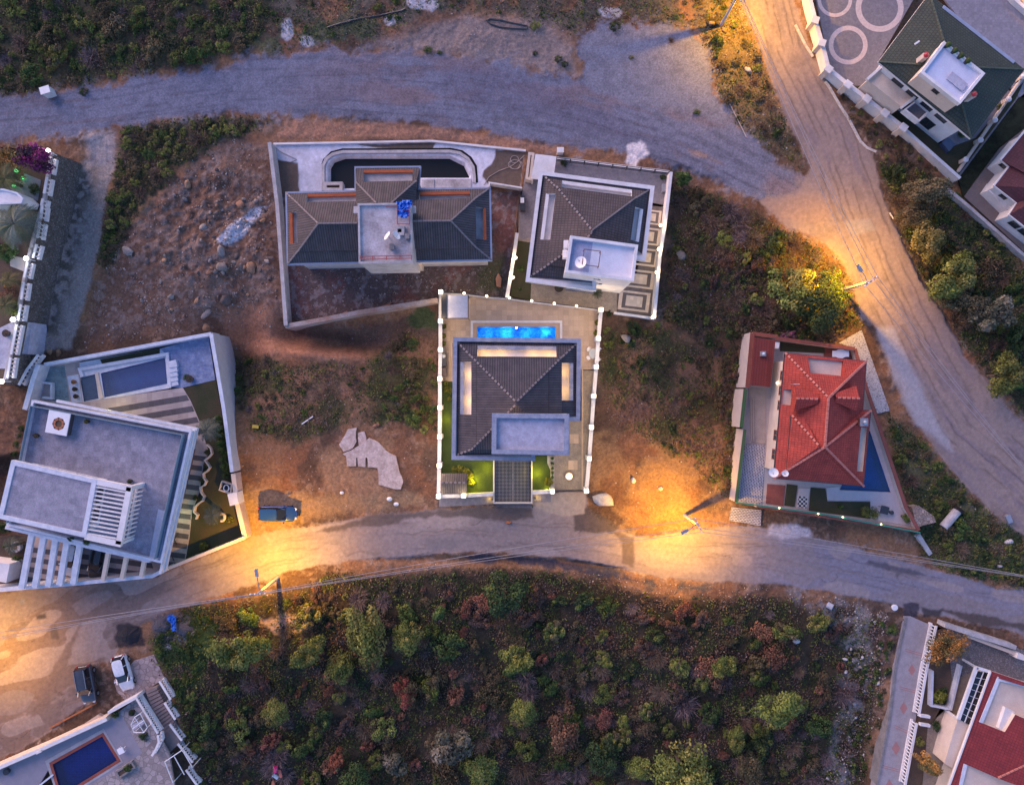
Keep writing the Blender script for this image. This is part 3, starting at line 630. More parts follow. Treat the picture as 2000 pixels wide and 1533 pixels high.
WALLS = {}
def wall_thing(name, label, pts, z0, z1, w, m, cap=None, capw=None, caph=.08, cat='wall', group=None):
    """boundary wall whose top centre line shows at the photo pixels pts; z may be a list"""
    zz = z1 if isinstance(z1, (list, tuple)) else [z1]*len(pts); zb = z0 if isinstance(z0, (list, tuple)) else [z0]*len(pts)
    P = [W(x, y, z) for (x, y), z in zip(pts, zz)]
    if cap is None:
        return MB().strip(P, w, zb, zz).build(name, m, label=label, cat=cat, group=group)
    root = thing(name, label, cat, (P[0][0], P[0][1], zb[0]), group)
    MB().strip(P, w, zb, [z-caph for z in zz]).build('wall_body', m, root); MB().strip(P, capw or w+.08, [z-caph+.002 for z in zz], zz).build('coping', cap, root)
    return root
def flat_area(name, pts, z, m, holes=(), d=None, thick=.25, kind='structure', **k):
    mb = MB(); o = PZ(pts, z); hs = [PZ(h, z) for h in holes]; mb.fill(o, hs, d=d)
    for loop, rev in [(o, False)]+[(h, True) for h in hs]:
        a = sum(loop[i][0]*loop[(i+1) % len(loop)][1]-loop[(i+1) % len(loop)][0]*loop[i][1] for i in range(len(loop)))
        lp = loop if (a > 0) != rev else loop[::-1]
        for i in range(len(lp)):
            p, q = lp[i], lp[(i+1) % len(lp)]; mb.face([(p[0], p[1], z-thick), (q[0], q[1], z-thick), q, p])
    return mb.build(name, m, kind=kind, **k)
def pool_thing(label, pts, z, depth, tile, water, rim=None, rimw=.35, wz=-.12, rimm=None):
    """swimming pool: basin, water, coping (pixels = inner edge at deck height)"""
    P = PZ(pts, z); root = thing('swimming_pool', label, 'pool', (P[0][0], P[0][1], z-depth))
    mb = MB(); a = sum(P[i][0]*P[(i+1) % len(P)][1]-P[(i+1) % len(P)][0]*P[i][1] for i in range(len(P)))
    if a < 0: P = P[::-1]
    mb.fill([(x, y, z-depth) for x, y, _ in P])
    for i in range(len(P)):
        p, q = P[i], P[(i+1) % len(P)]; mb.face([(q[0], q[1], z-depth), (p[0], p[1], z-depth), (p[0], p[1], z), (q[0], q[1], z)])
    mb.build('basin', tile, root); MB().fill([(x, y, z+wz) for x, y, _ in P]).build('water', water, root)
    if rimm: MB().strip(inset([(x, y) for x, y, _ in P], -rimw/2), rimw, z-.2, z+.05, closed=True).build('coping', rimm, root)
    return root
BULB_W = emit_mat("warm_bulb", (1, .78, .44), 1.7)
BULB_C = emit_mat("white_bulb", (1, .97, .92), 6.0)
BULB_S = emit_mat("sodium_bulb", (1, .62, .18), 14.0)
PILL_C = (1, .70, .38)

# ---------------------------------------------------------------- villa with the lit pool (centre)
Z0 = .30
flat_area('pool_deck', [(860, 573), (1172, 605), (1166, 722), (1137, 722), (1126, 722), (1126, 670), (884, 670), (884, 745), (861, 745)], Z0, PAVE_B, holes=[[(932, 638.5), (1085.5, 638.5), (1085.5, 668), (932, 668)]])
flat_area('lawn', [(861, 745), (884, 745), (884, 897), (964, 897), (964, 968), (860, 968)], Z0-.03, LAWN)
flat_area('lawn', [(1039, 890), (1072, 890), (1075, 910), (1075, 935), (1078, 958), (1039, 958)], Z0-.03, LAWN)
flat_area('terrace', [(1083, 822), (1136, 822), (1136, 958), (1083, 958)], Z0, PAVE_GB)
flat_area('path', [(1139, 724), (1163, 724), (1147, 957), (1139, 957)], Z0-.01, PAVE_GB)
flat_area('kerb_strip', [(1136, 722), (1139, 722), (1139, 958), (1136, 958)], Z0+.02, PAVE_B)
flat_area('gravel_strip', [(1069, 890), (1083, 890), (1083, 958), (1075, 958), (1075, 918), (1069, 905)], Z0-.005, mat("white_gravel", (.55, .52, .48), fine=24, var=.35))
flat_area('pavement', [(857, 972), (963, 968), (963, 984), (857, 990)], .10, PAVE_G)
flat_area('pavement', [(1042, 964), (1076, 962), (1076, 980), (1042, 980)], .10, PAVE_G)
# drive ramp with lattice pavers
dr = mat("lattice_pavers", (.17, .165, .18), (.14, .138, .15), pat='check', pw=.30, pc=(.55, .55, .58), var=.12)
mb = MB(); a = PZ([(967, 898), (1000, 898), (1000, 979), (967, 979)], .34); mb.fill(a, d=(.7071, .7071)); a = PZ([(1003, 898), (1036, 898), (1036, 979), (1003, 979)], .34); mb.fill(a, d=(.7071, .7071))
mb.fill(PZ([(1000, 898), (1003, 898), (1003, 979), (1000, 979)], .345), m=1)
mb.build('driveway', [dr, CONCD], kind='structure')
kb = thing('driveway_kerb', 'white kerb framing the dark lattice driveway of the lit pool villa', 'kerb', W(964, 940, .1))
for q in ((964.5, 899, 964.5, 981), (1038.5, 899, 1038.5, 981)): MB().bar(W(q[0], q[1], .36), W(q[2], q[3], .36), .16, .5).build('kerb_side', WHITE, kb)
MB().bar(W(963, 981.5, .36), W(1040, 981.5, .36), .16, .5).build('kerb_front', WHITE, kb)
gt = thing('driveway_gate', 'dark sliding gate at the foot of the lattice driveway', 'gate', W(1001, 986, 0))
gm = MB(); gm.bar(W(964, 985, 1.5), W(1039, 985, 1.5), .10, .10); gm.bar(W(964, 985, .35), W(1039, 985, .35), .08, .08)
for k in range(24): x = 964+75*k/23; w_ = W(x, 985, .35); gm.bar(w_, (w_[0], w_[1], 1.5), .03, .03)
gm.build('gate_leaf', DKMET, gt); 
for x in (963.5, 1039.5): w_ = W(x, 986, 0); gp = MB(); gp.box((w_[0], w_[1], .8), (.16, .16, 1.7)); gp.build('gate_post', DKMET, gt)

hb = thing('villa', 'grey tiled villa with marble eaves and a stair tower behind the lit blue pool', 'house', W(1008, 780, Z0))
EV = 6.2
eave = [(885, 658.6), (1135, 661.6), (1133.6, 822.4), (1112, 822.4), (1112, 889), (1045.4, 889), (1045.4, 900.4), (881.6, 898)]
body = inset(PZ(eave, EV), .75)
MB().prism(body, Z0-.2, EV-.35).build('wall', WHITE, hb)
MB().prism(PZ(eave, EV), EV-.35, EV-.1).build('eaves_slab', WHITE, hb)
MB().strip(inset(PZ(eave, EV+.35), .225), .45, EV-.35, EV+.35, closed=True).build('eaves_parapet', MARBLE, hb)
e = {k: W(x, y, EV) for k, (x, y) in dict(nw=(893.5, 668), ne=(1126, 671), se=(1125, 890), sw=(892.4, 888)).items()}
u = {k: W(x, y, EV+.95) for k, (x, y) in dict(nw=(921.5, 697.6), ne=(1096.4, 698.5), se=(1096.4, 877), sw=(921.5, 877)).items()}
em = W(1125.6, 812, EV); um = W(1096.4, 812, EV+.95)
mb = MB()
rN = slope_face(mb, e['nw'], e['ne'], u['ne'], u['nw'], (.06, .945, .22))
rE = slope_face(mb, e['ne'], em, um, u['ne'], (.09, .735, .22))
rW = slope_face(mb, e['sw'], e['nw'], u['nw'], u['sw'], (.376, .95, .22))
slope_face(mb, W(1044, 888, EV), e['sw'], u['sw'], W(1040, 877, EV+.95))
mb.build('lower_roof', TILE_G, hb)
GOLD = mat("balcony_floor", (.50, .42, .30), (.44, .37, .27), var=.12)
for r_, nl in ((rN, 5), (rE, 2), (rW, 2)):
    o = recess(hb, r_, EV-.45, WHITE, GOLD, MARBLE, .42, .2)
    a = (Vector(r_[2])+Vector(r_[3]))/2
    for k in range(nl):
        p = Vector(r_[3]).lerp(Vector(r_[2]), (k+.5)/nl); q = Vector(r_[0]).lerp(Vector(r_[1]), (k+.5)/nl); c = p.lerp(q, .25)
        if k != nl//2 or nl < 3: light('balcony_light', (c.x, c.y, EV+.75), 8, (1, .52, .05), .15, hb)
U2 = EV+1.25; AP = EV+3.6
v = {k: W(x, y, U2) for k, (x, y) in dict(nw=(920.5, 696), ne=(1097.4, 697), se=(1097.4, 878), sw=(920.5, 878)).items()}
a1 = W(1008, 785, AP); a2 = W(1008, 789, AP); mb = MB()
mb.face([v['ne'], v['nw'], a1], 0, Vector(v['ne'])-Vector(v['nw'])); mb.face([v['nw'], v['sw'], a2, a1], 0, Vector(v['nw'])-Vector(v['sw']))
mb.face([v['sw'], v['se'], a2], 0, Vector(v['sw'])-Vector(v['se'])); mb.face([v['se'], v['ne'], a1, a2], 0, Vector(v['se'])-Vector(v['ne']))
for p, q in (('nw', 'ne'), ('ne', 'se'), ('se', 'sw'), ('sw', 'nw')):
    P_, Q_ = v[p], v[q]; mb.face([P_, Q_, (Q_[0], Q_[1], U2-.22), (P_[0], P_[1], U2-.22)], 1)
mb.fill([(x, y, U2-.2) for x, y, _ in (v['nw'], v['ne'], v['se'], v['sw'])], m=1, up=False)
mb.build('upper_roof', [TILE_G, DKMET], hb)
MB().prism(inset([(q_[0], q_[1]) for q_ in u.values()], .35), EV-.4, U2-.25).build('upper_wall', CREAM, hb)
ridge(hb, [(v['nw'], a1), (v['ne'], a1), (v['sw'], a2), (e['nw'], u['nw']), (e['ne'], u['ne']), (e['sw'], u['sw'])], RIDGE_L)
tw = [(960.8, 807), (1112, 808.6), (1110, 889), (960, 886.6)]; TZ = EV+4.1
MB().prism(inset(PZ(tw, TZ), .05), EV-3, TZ-.55).build('tower_wall', WHITE, hb)
MB().fill(inset([p for p in PZ(tw, TZ-.5)], .1) and [(x, y, TZ-.45) for x, y in inset(PZ(tw, TZ), .1)]).build('tower_roof', SCREED, hb)
MB().strip(inset(PZ(tw, TZ), .24), .48, TZ-.6, TZ, closed=True).build('tower_parapet', MARBLE, hb)
light('tower_light', (a1[0], W(1008, 803, AP+.35)[1], AP+.5), 5, (1, .62, .30), .1, hb)
b_ = body
windows(hb, b_[1], b_[0], 4.4, 1.6, 1.6, 4); windows(hb, b_[1], b_[0], 1.5, 2.2, 2.2, 3); windows(hb, b_[0], b_[7], 4.4, 1.2, 1.5, 4); windows(hb, b_[2], b_[1], 4.4, 1.2, 1.5, 3); windows(hb, b_[0], b_[7], 1.7, 1.2, 1.5, 3); windows(hb, b_[7], b_[6], 4.4, 1.4, 1.6, 3)
# pool
caustic_tile = mat("pool_tiles_painted_caustics", (.012, .10, .46), (.05, .44, .80), var=.25, scale=1.25, fine=5, bump=0, pat='brick', pw=.3, ph=.3, pm=.01, pc=(.8, .9, 1))  # broad cyan blotches paint the pool's mottled caustic light into the tile colour
pl = pool_thing('lit bright blue swimming pool half under the eaves of the marble eaved villa', [(932, 638.5), (1085.5, 638.5), (1085.5, 668), (932, 668)], Z0, 1.5, caustic_tile, water_mat("pool_water_lit", (.62, .93, 1.0), .0), rimm=None)
x0, y0, _ = W(932, 638.5, Z0); x1, y1, _ = W(1085.5, 668, Z0)
MB().strip([(x0-.25, y1), (x0-.25, y0+.25), (x1+.25, y0+.25), (x1+.25, y1)], .46, Z0-.2, Z0+.04).build('coping', mat("travertine", (.50, .36, .26), var=.1), pl)
MB().strip([(x0-.62, y1), (x0-.62, y0+.60), (x1+.62, y0+.60), (x1+.62, y1)], .26, Z0-.2, Z0+.05).build('border', WHITE, pl)
for k in range(4):
    xx = x0+(x1-x0)*(k+.5)/4; light('pool_light', (xx, y0-.5, Z0-.8), (14, 24, 12, 20)[k], (.45, .8, 1), .2, pl)
b = MB(); b.lathe(((x0+x1)/2, y0-.08, Z0-.35), [(.10, 0), (.12, .03), (.05, .05)], 10); b.build('underwater_lamp', emit_mat("violet_lamp", (.6, .25, 1), 8), pl)

# lamp pillars and walls between them
PIL = [(860.6, 570.4), (860, 627), (860, 683), (859, 739.6), (859, 796), (858.5, 853), (857.6, 909.4), (856.4, 969.4), (905.6, 968), (1079, 959.8), (1145.6, 958.6), (1174, 605), (1169, 661), (1164.8, 716.5), (1160, 773.5), (1155.5, 834.4), (1151, 895.6)]
def pillar_proto():
    r = thing('lamp_pillar', '', 'pillar', (0, 0, 0)); mb = MB(); mb.box((0, 0, .95), (.50, .50, 2.3)); mb.build('post', WMARBLE, r)
    mb = MB(); mb.box((0, 0, 2.15), (.52, .52, .10)); mb.build('pillar_cap', WHITE, r)
    mb = MB(); mb.box((0, 0, 2.37), (.34, .34, .34)); mb.build('lamp', BULB_W, r); mb = MB(); mb.box((0, 0, 2.57), (.38, .38, .05)); mb.build('lamp_lid', emit_mat("lit_lid", (1, .80, .46), .65), r)
    l = light('pillar_light', (0, 0, 3.25), 42, PILL_C, .3); l.parent = r; return r
side = ['west']*8+['front']*3+['east']*6
names = {'west': 'on the west wall', 'front': 'on the front wall', 'east': 'on the east wall'}
cnt = {}
pp = pillar_proto()
for i, (x, y) in enumerate(PIL):
    s_ = side[i]; k = cnt.get(s_, 0); cnt[s_] = k+1
    lab = f"lit square lamp pillar {names[s_]} of the pool villa, {ordn(k)} from the {'left' if s_=='front' else 'top'}"
    w_ = W(x, y, 2.3); loc = (w_[0], w_[1], .05); o = pp if i == 0 else copy_tree(pp)
    o.location = loc; tag(o, lab, 'pillar', 'lamp pillars round the pool villa')
def run(nm, lab, pts, z1=1.25, m=WMARBLE, w=.34): return wall_thing(nm, lab, pts, -.6, z1, w, m, WHITE, w+.08)
run('boundary_wall', 'pale marble wall along the west side of the lit pool villa, between lamp pillars', PIL[:8])
run('boundary_wall', 'pale marble wall along the east side of the lit pool villa, between lamp pillars', PIL[11:]+[PIL[10]])
run('front_wall', 'low white front wall beside the gatehouse of the lit pool villa', [PIL[7], PIL[8], (963, 965)], 1.1)
run('front_wall', 'short white front wall with lit patches right of the lattice driveway', [(1040, 962), PIL[9]], 1.1)
mb = MB(); wa = W(1079, 959, .9); wb = W(1145, 958, .9); mb.bar((wa[0], wa[1], 1.3), (wb[0], wb[1], 1.3), .08, .08); mb.bar((wa[0], wa[1], .45), (wb[0], wb[1], .45), .08, .08)
for k in range(30): p = Vector(wa).lerp(Vector(wb), k/29); mb.bar((p.x, p.y, .45), (p.x, p.y, 1.3), .03, .03)
mb.build('sliding_gate', DKMET, label='dark bar gate across the stone terrace at its front edge', cat='gate')
# north fence with bulbs
FL = [(906.5, 572.8), (950.6, 578.5), (995, 582), (1038.5, 588), (1082.6, 593), (1126, 597.7)]
fr = thing('rail_fence', 'white low wall and rail fence at the head of the pool deck', 'fence', W(1010, 585, Z0))
P_ = [W(x, y, 1.4) for x, y in [(861, 570.5)]+FL+[(1174, 604)]]
MB().strip(P_, .22, -.5, .75).build('wall_body', WHITE, fr); rb = MB()
for i in range(len(P_)-1):
    for zz in (.95, 1.15, 1.35): rb.bar((P_[i][0], P_[i][1], zz), (P_[i+1][0], P_[i+1][1], zz), .05, .05)
rb.build('rail', DKMET, fr)
lp = None
for i, (x, y) in enumerate(FL):
    w_ = W(x, y, 1.6)
    if lp is None:
        lp = thing('globe_lamp', '', 'lamp', (0, 0, 0)); MB().tube([(0, 0, 0), (0, 0, .75)], .05, 8).build('stem', WHITE, lp)
        MB().lathe((0, 0, .75), [(.05, 0), (.13, .06), (.15, .15), (.11, .25), (.02, .30)], 12).build('globe', BULB_W, lp); light('globe_light', (0, 0, 1.35), 8, PILL_C, .2).parent = lp; o = lp
    else: o = copy_tree(lp)
    o.location = (w_[0], w_[1], .75); tag(o, f"glowing globe lamp on the fence above the pool deck, {ordn(i)} from the left", 'lamp', 'globe lamps on the pool deck fence')
# awning, hut, furniture on the deck
aw = thing('awning', 'white retractable awning with dark cassette in the deck corner', 'awning', W(886, 598, Z0))
MB().prism(PZ([(873, 576), (914, 577), (914, 621), (873, 621)], 2.6), 2.52, 2.56).build('cloth', LMET, aw)
MB().prism(PZ([(862, 575), (873, 576), (873, 621), (862, 621)], 2.65), 2.5, 2.66).build('cassette', DKMET, aw); f_ = MB()
for a_, c_ in (((862, 622), (915, 622)), ((914.5, 576), (914.5, 622))): f_.bar(W(*a_, 2.55), W(*c_, 2.55), .08, .1)
f_.build('frame', DKMET, aw)
for x, y in ((914, 577), (914, 621)):
    w_ = W(x, y, 2.5); MB().tube([(w_[0], w_[1], Z0), (w_[0], w_[1], 2.5)], .05, 8).build('post', DKMET, aw)
hut = thing('gatehouse', 'small gatehouse with a grey pitched tile roof by the front wall', 'hut', W(886, 945, Z0))
A_, B_, C_, D_ = [W(x, y, 2.5) for x, y in ((861, 924.4), (912, 924), (912, 963.4), (861, 963.8))]; r1 = W(861, 942.4, 3.2); r2 = W(912, 942.4, 3.2); mb = MB()
mb.face([A_, r1, r2, B_], 0, (1, 0, 0)); mb.face([r1, D_, C_, r2], 0, (1, 0, 0)); mb.face([A_, D_, r1], 1); mb.face([B_, r2, C_], 1); mb.face([A_, B_, C_, D_], 1); mb.build('roof', [TILE_G, WHITE], hut)
MB().prism(inset([A_, B_, C_, D_], .25), Z0-.2, 2.5).build('wall', WHITE, hut); ridge(hut, [(r1, r2)], RIDGE_L)
for x, y, en in ((925, 940, 55), (948, 915, 24), (1050, 925, 38), (872, 820, 12)): w_ = W(x, y, 1.0); light('lawn_light', w_, en, (1, .72, .03), .15)
# ---------------------------------------------------------------- unfinished villa (grey tiles, orange beams)
uh = thing('unfinished_villa', 'unfinished grey tiled villa with orange beams and a bare concrete tower roof', 'house', W(760, 430, 0))
EV = 6.4
eave = [(557.4, 375.3), (692.6, 372), (692.6, 325.7), (822.3, 324.6), (819, 368), (958.5, 365.6), (961.4, 509.7), (560.5, 518)]
body = inset(PZ(eave, EV), .65); MB().prism(body, -.2, EV-.4).build('wall', CONC, uh)
TRIM = mat("blue_trim", (.30, .36, .48), var=.1); MB().prism(PZ(eave, EV), EV-.4, EV-.1).build('eaves_slab', CONC, uh)
MB().strip(inset(PZ(eave, EV), .09), .18, EV-.25, EV+.08, closed=True).build('gutter', TRIM, uh)
Z1 = EV+.9; q_ = lambda x, y, z=EV: W(x, y, z)
mb = MB(); R_ = []
R_.append(slope_face(mb, q_(560.5, 516), q_(559, 377), q_(579.6, 396, Z1), q_(582, 490, Z1), (.17, .82, .30)))
R_.append(slope_face(mb, q_(559, 377), q_(697, 373.5), q_(697, 393, Z1), q_(579.6, 396, Z1), (.148, .98, .18)))
R_.append(slope_face(mb, q_(694, 327.5), q_(821, 326.5), q_(812.4, 354, Z1), q_(695.7, 356.5, Z1), (.105, .935, .18)))
slope_face(mb, q_(821, 326.5), q_(818, 370), q_(808, 372, Z1), q_(812.4, 354, Z1))
R_.append(slope_face(mb, q_(806, 369.5), q_(957, 367), q_(928, 387.8, Z1), q_(806, 391, Z1), (.10, .914, .30)))
R_.append(slope_face(mb, q_(957, 367), q_(960, 508), q_(929.3, 483, Z1), q_(928, 387.8, Z1), (.17, .83, .30)))
slope_face(mb, q_(960, 508), q_(562, 516), q_(582, 490, Z1), q_(929.3, 483, Z1)); mb.build('lower_roof', TILE_G, uh)
for r_ in R_: recess(uh, r_, EV-.35, CONC, SCREED, WOODR, .32, .16)
U2 = EV+1.2; AP = EV+3.0; mb = MB()
def up(*p): return [W(x, y, z) for x, y, z in p]
mb.face(up((582, 491, U2), (578.6, 395, U2), (621.4, 436.6, AP))[::-1], 0, (0, 1, 0)); mb.face(up((578.6, 395, U2), (700, 393, U2), (700, 435.8, AP), (621.4, 436.6, AP))[::-1], 0, (1, 0, 0))
mb.face(up((700, 489, U2), (582, 491, U2), (621.4, 436.6, AP), (700, 435.8, AP))[::-1], 0, (1, 0, 0))
mb.face(up((804, 390.5, U2), (929, 386.8, U2), (880.5, 431.4, AP), (804, 432, AP))[::-1], 0, (1, 0, 0)); mb.face(up((929, 386.8, U2), (930.3, 484, U2), (880.5, 431.4, AP))[::-1], 0, (0, 1, 0))
mb.face(up((930.3, 484, U2), (804, 486, U2), (804, 432, AP), (880.5, 431.4, AP))[::-1], 0, (1, 0, 0))
mb.face(up((694.7, 355.5, U2), (813.4, 353, U2), (763.6, 397, AP), (735, 397, AP))[::-1], 0, (1, 0, 0)); mb.face(up((696, 400, U2), (694.7, 355.5, U2), (735, 397, AP), (735, 400, AP))[::-1], 0, (0, 1, 0)); mb.face(up((813.4, 353, U2), (813, 400, U2), (763.6, 400, AP), (763.6, 397, AP))[::-1], 0, (0, 1, 0))
for a_, b_ in (((582, 491), (578.6, 395)), ((578.6, 395), (700, 393)), ((694.7, 355.5), (813.4, 353)), ((813.4, 353), (813, 391)), ((696, 396), (694.7, 355.5)), ((813, 390.5), (929, 386.8)), ((929, 386.8), (930.3, 484)), ((930.3, 484), (804, 486)), ((700, 489), (582, 491))):
    p, s_ = W(*a_, U2), W(*b_, U2); mb.face([p, s_, (s_[0], s_[1], U2-.25), (p[0], p[1], U2-.25)], 1)
mb.build('upper_roof', [TILE_G, DKMET], uh)
ub = [(598, 412), (712, 410), (712, 372), (798, 370), (798, 406), (914, 403), (915, 468), (598, 474)]; MB().prism(PZ(ub, U2), EV-.5, U2-.3).build('upper_wall', CONC, uh)
ridge(uh, [up((578.6, 395, U2), (621.4, 436.6, AP)), up((582, 491, U2), (621.4, 436.6, AP)), up((621.4, 436.6, AP), (698, 435.8, AP)), up((929, 386.8, U2), (880.5, 431.4, AP)), up((930.3, 484, U2), (880.5, 431.4, AP)), up((880.5, 431.4, AP), (806, 432, AP)),
           up((694.7, 355.5, U2), (735, 397, AP)), up((813.4, 353, U2), (763.6, 397, AP)), up((559, 377, EV), (579.6, 396, Z1)), up((957, 367, EV), (928, 387.8, Z1)), up((960, 508, EV), (929.3, 483, Z1)), up((562, 516, EV), (582, 490, Z1))], mat("grey_ridge_tiles", (.25, .22, .22), var=.15), w=.16, ladder=False)
tw = [(698.3, 397.4), (804, 396), (805.8, 513), (700.4, 514.9)]; TZ = EV+3.7
SLABM = mat("stained_concrete", (.60, .57, .60), (.33, .30, .31), var=.25, scale=.55, fine=5)
MB().prism(inset(PZ(tw, TZ), .05), EV-3, TZ-.4).build('tower_wall', CONC, uh); MB().fill([(x, y, TZ-.3) for x, y in inset(PZ(tw, TZ), .1)], [[(x, y, TZ-.3) for x, y, _ in PZ([(774.5, 445), (787, 445), (787, 456.5), (774.5, 456.5)], TZ-.3)]]).build('tower_roof', SLABM, uh)
MB().strip(inset(PZ(tw, TZ), .1), .2, TZ-.45, TZ, closed=True).build('tower_parapet', CONC, uh)
hp = PZ([(772, 442.5), (789, 442.5), (789, 459), (772, 459)], TZ); hm = MB(); hm.strip(inset(hp, .1), .28, TZ-.35, TZ+.1, closed=True); ho = hm.build('roof_hatch', CONC, uh)
MB().fill([(x, y, TZ-.38) for x, y, _ in hp]).build('hatch_opening', BLACK, ho)
for x, y in ((695.5, 410), (807, 409)): w_ = W(x, y, TZ-.3); mbx = MB(); mbx.box((w_[0], w_[1], TZ-.5), (.5, .7, .5)); mbx.build('spout', CONC, uh)
pb = PZ([(729.6, 500), (815.7, 500), (815.7, 513), (729.6, 514)], EV-.8); bay = MB(); bay.prism(pb, -.2, EV-1.0); bo = bay.build('entrance_bay', CREAM, uh)
A_, B_ = W(729.6, 514, EV-.8), W(815.7, 513, EV-.8)
windows(uh, A_, B_, 4.3, 1.1, 1.3, 3, frame=CREAM, margin=.06); windows(uh, A_, B_, 1.5, 1.1, 1.7, 3, frame=CREAM, margin=.06)
windows(uh, body[7], body[6], 4.2, 1.3, 1.4, 6, frame=CONC); windows(uh, body[6], body[5], 4.2, 1.3, 1.4, 3, frame=CONC); windows(uh, body[0], body[7], 4.2, 1.3, 1.4, 3, frame=CONC); windows(uh, body[3], body[2], 4.2, 1.5, 1.5, 3, frame=CONC)
# things on the tower roof
REDP = paint_mat("red_oxide", (.36, .07, .06), rough=.6, coat=0); T_ = TZ-.3
sf = MB()
for a_, b_ in (((703, 501), (805, 499)), ((703, 506.5), (805, 504.5))): sf.tube([W(*a_, TZ+.6), W(*b_, TZ+.6)], .045, 6)
for x in (703, 728, 755, 781, 804): p = W(x, 500, T_); s_ = W(x, 508, TZ+.6); sf.tube([p, W(x, 500, TZ+.6)], .04, 6); sf.tube([W(x, 500, TZ+.6), s_], .04, 6)
sf.build('roof_guardrail', REDP, label='red oxide pipe guardrail along the front of the bare tower roof', cat='guardrail')
fr_ = MB()
for a_, b_ in (((776, 402), (776, 437)), ((776, 437), (800, 438)), ((800, 438), (799, 402)), ((776, 411), (799, 411)), ((776, 402), (753, 404))): fr_.tube([W(*a_, T_+.9), W(*b_, T_+.9)], .045, 6)
for x, y in ((776, 402), (776, 437), (800, 438), (799, 402)): fr_.tube([W(x, y, T_), W(x, y, T_+.9)], .045, 6)
fr_.build('pipe_frame', REDP, label='red pipe frame under the blue tarpaulin on the tower roof', cat='frame')
BLUE = mat("blue_tarpaulin", (.02, .12, .55), (.03, .18, .68), var=.2, scale=2, fine=6, bump=.8, rough=.5)
def tarp(label, pts, z, lump=.35, seed=1, g=14):
    r_ = np.random.RandomState(seed); P = np.array(pts, float); x0, y0 = P.min(0); x1, y1 = P.max(0); mb = MB()
    xs = np.linspace(x0, x1, g); ys = np.linspace(y0, y1, g); A = r_.rand(g, g)*lump; ins = sdist(np.repeat(xs[None], g, 0), np.repeat(ys[:, None], g, 1), pts) > -2
    base = z if callable(z) else (lambda x, y: z)
    for j in range(g-1):
        for i in range(g-1):
            if ins[j:j+2, i:i+2].all():
                c = [(i, j), (i, j+1), (i+1, j+1), (i+1, j)]; mb.face([W(xs[a], ys[b], base(xs[a], ys[b])+A[b, a]+.05) for a, b in c])
    return mb.build('tarpaulin', BLUE, label=label, cat='tarpaulin')
tarp('bright blue tarpaulin crumpled over pipes on the bare tower roof', [(773, 394), (804, 391), (805, 400), (799, 405), (799, 423), (788, 426), (777, 422), (777, 402)], TZ+.35)
for i, (x, y, az) in enumerate(((758, 461.5, 2.6), (773, 460.5, .5))):
    w_ = W(x, y, T_+1.1); t_ = thing('satellite_dish', ['white satellite dish on the bare tower roof, left of the pair', 'white satellite dish on the bare tower roof, right of the pair beside the hatch'][i], 'dish', (w_[0], w_[1], T_), 'satellite dishes on the tower roof')
    dish(t_, (w_[0], w_[1], T_+1.1), .5, 1.0, az); MB().tube([(w_[0], w_[1], T_), (w_[0], w_[1], T_+1.1)], .04, 6).build('mast', GMET, t_)
for x, y, lb in ((766, 483, 'dark block on the bare tower roof below the dishes'), (796, 462, 'dark block on the bare tower roof right of the hatch')):
    w_ = W(x, y, T_+.2); m_ = MB(); m_.box((w_[0], w_[1], T_+.2), (.42, .52, .4)); m_.box((w_[0], w_[1], T_+.43), (.5, .6, .06)); m_.build('roof_block', CONCD, label=lb, cat='block')
# yard pool
PW = [(636, 357), (636, 325), (641, 315), (651, 307), (669.6, 302), (878, 301), (895, 305), (909, 315), (918, 328), (921, 345), (921, 352), (825, 352), (825, 375), (670, 375), (670, 357)]
pt = thing('raw_pool', 'unfinished round ended concrete pool holding black water', 'pool', W(780, 330, -2.4)); P_ = PZ(PW, 0); mb = MB(); mb.fill([(x, y, -2.35) for x, y, _ in P_])
a_ = sum(P_[i][0]*P_[(i+1) % len(P_)][1]-P_[(i+1) % len(P_)][0]*P_[i][1] for i in range(len(P_))); P_ = P_ if a_ > 0 else P_[::-1]
for i in range(len(P_)): p, s_ = P_[i], P_[(i+1) % len(P_)]; mb.face([(s_[0], s_[1], -2.4), (p[0], p[1], -2.4), (p[0], p[1], .03), (s_[0], s_[1], .03)], 1)
mb.build('basin', [BLACK, CONC], pt); MB().fill([(x, y, -1.0) for x, y, _ in P_]).build('water', water_mat("black_water", (.05, .045, .04), .35), pt)
rim = MB(); path_ = [(631, 372), (631, 323), (637, 310), (650, 301), (669.6, 296.5), (878.4, 295.5), (898, 299), (914, 310), (924, 326), (926.5, 345), (926.5, 357)]; P2 = PZ(path_, .16); rim.strip(P2, .34, -.4, .16); rim.build('pool_rim', CONC, pt)
gap = MB(); P3 = PZ([(631, 322), (634, 313), (648, 299), (669, 293.6), (880, 292.6), (902, 297), (918, 309), (928, 325), (930.5, 357)], .02); gap.strip(P3, .40, -.1, .025); gap.build('drain_gap', BLACK, pt)
bx = MB(); bx.strip(inset(PZ([(632, 356), (669, 355), (669, 373), (632, 373)], .3), .18), .36, -.3, .3, closed=True); bx.fill(PZ([(633, 357), (668, 357), (668, 372), (633, 372)], 0.02), m=1); bx.build('balance_tank', [CONC, SOIL], label='small open concrete tank at the corner of the black water pool', cat='tank')
for q, lb in (([(823.6, 350.5), (848, 350), (848, 368), (823.6, 367.4)], 'square concrete slab between the black pool and villa wall'), ([(850, 350), (920, 350), (920, 367), (850, 368)], 'long concrete slab with a dark stain at the end of the black pool')):
    MB().prism(PZ(q, .12), -2.5, .12).build('pool_slab', SLABM, label=lb, cat='slab')
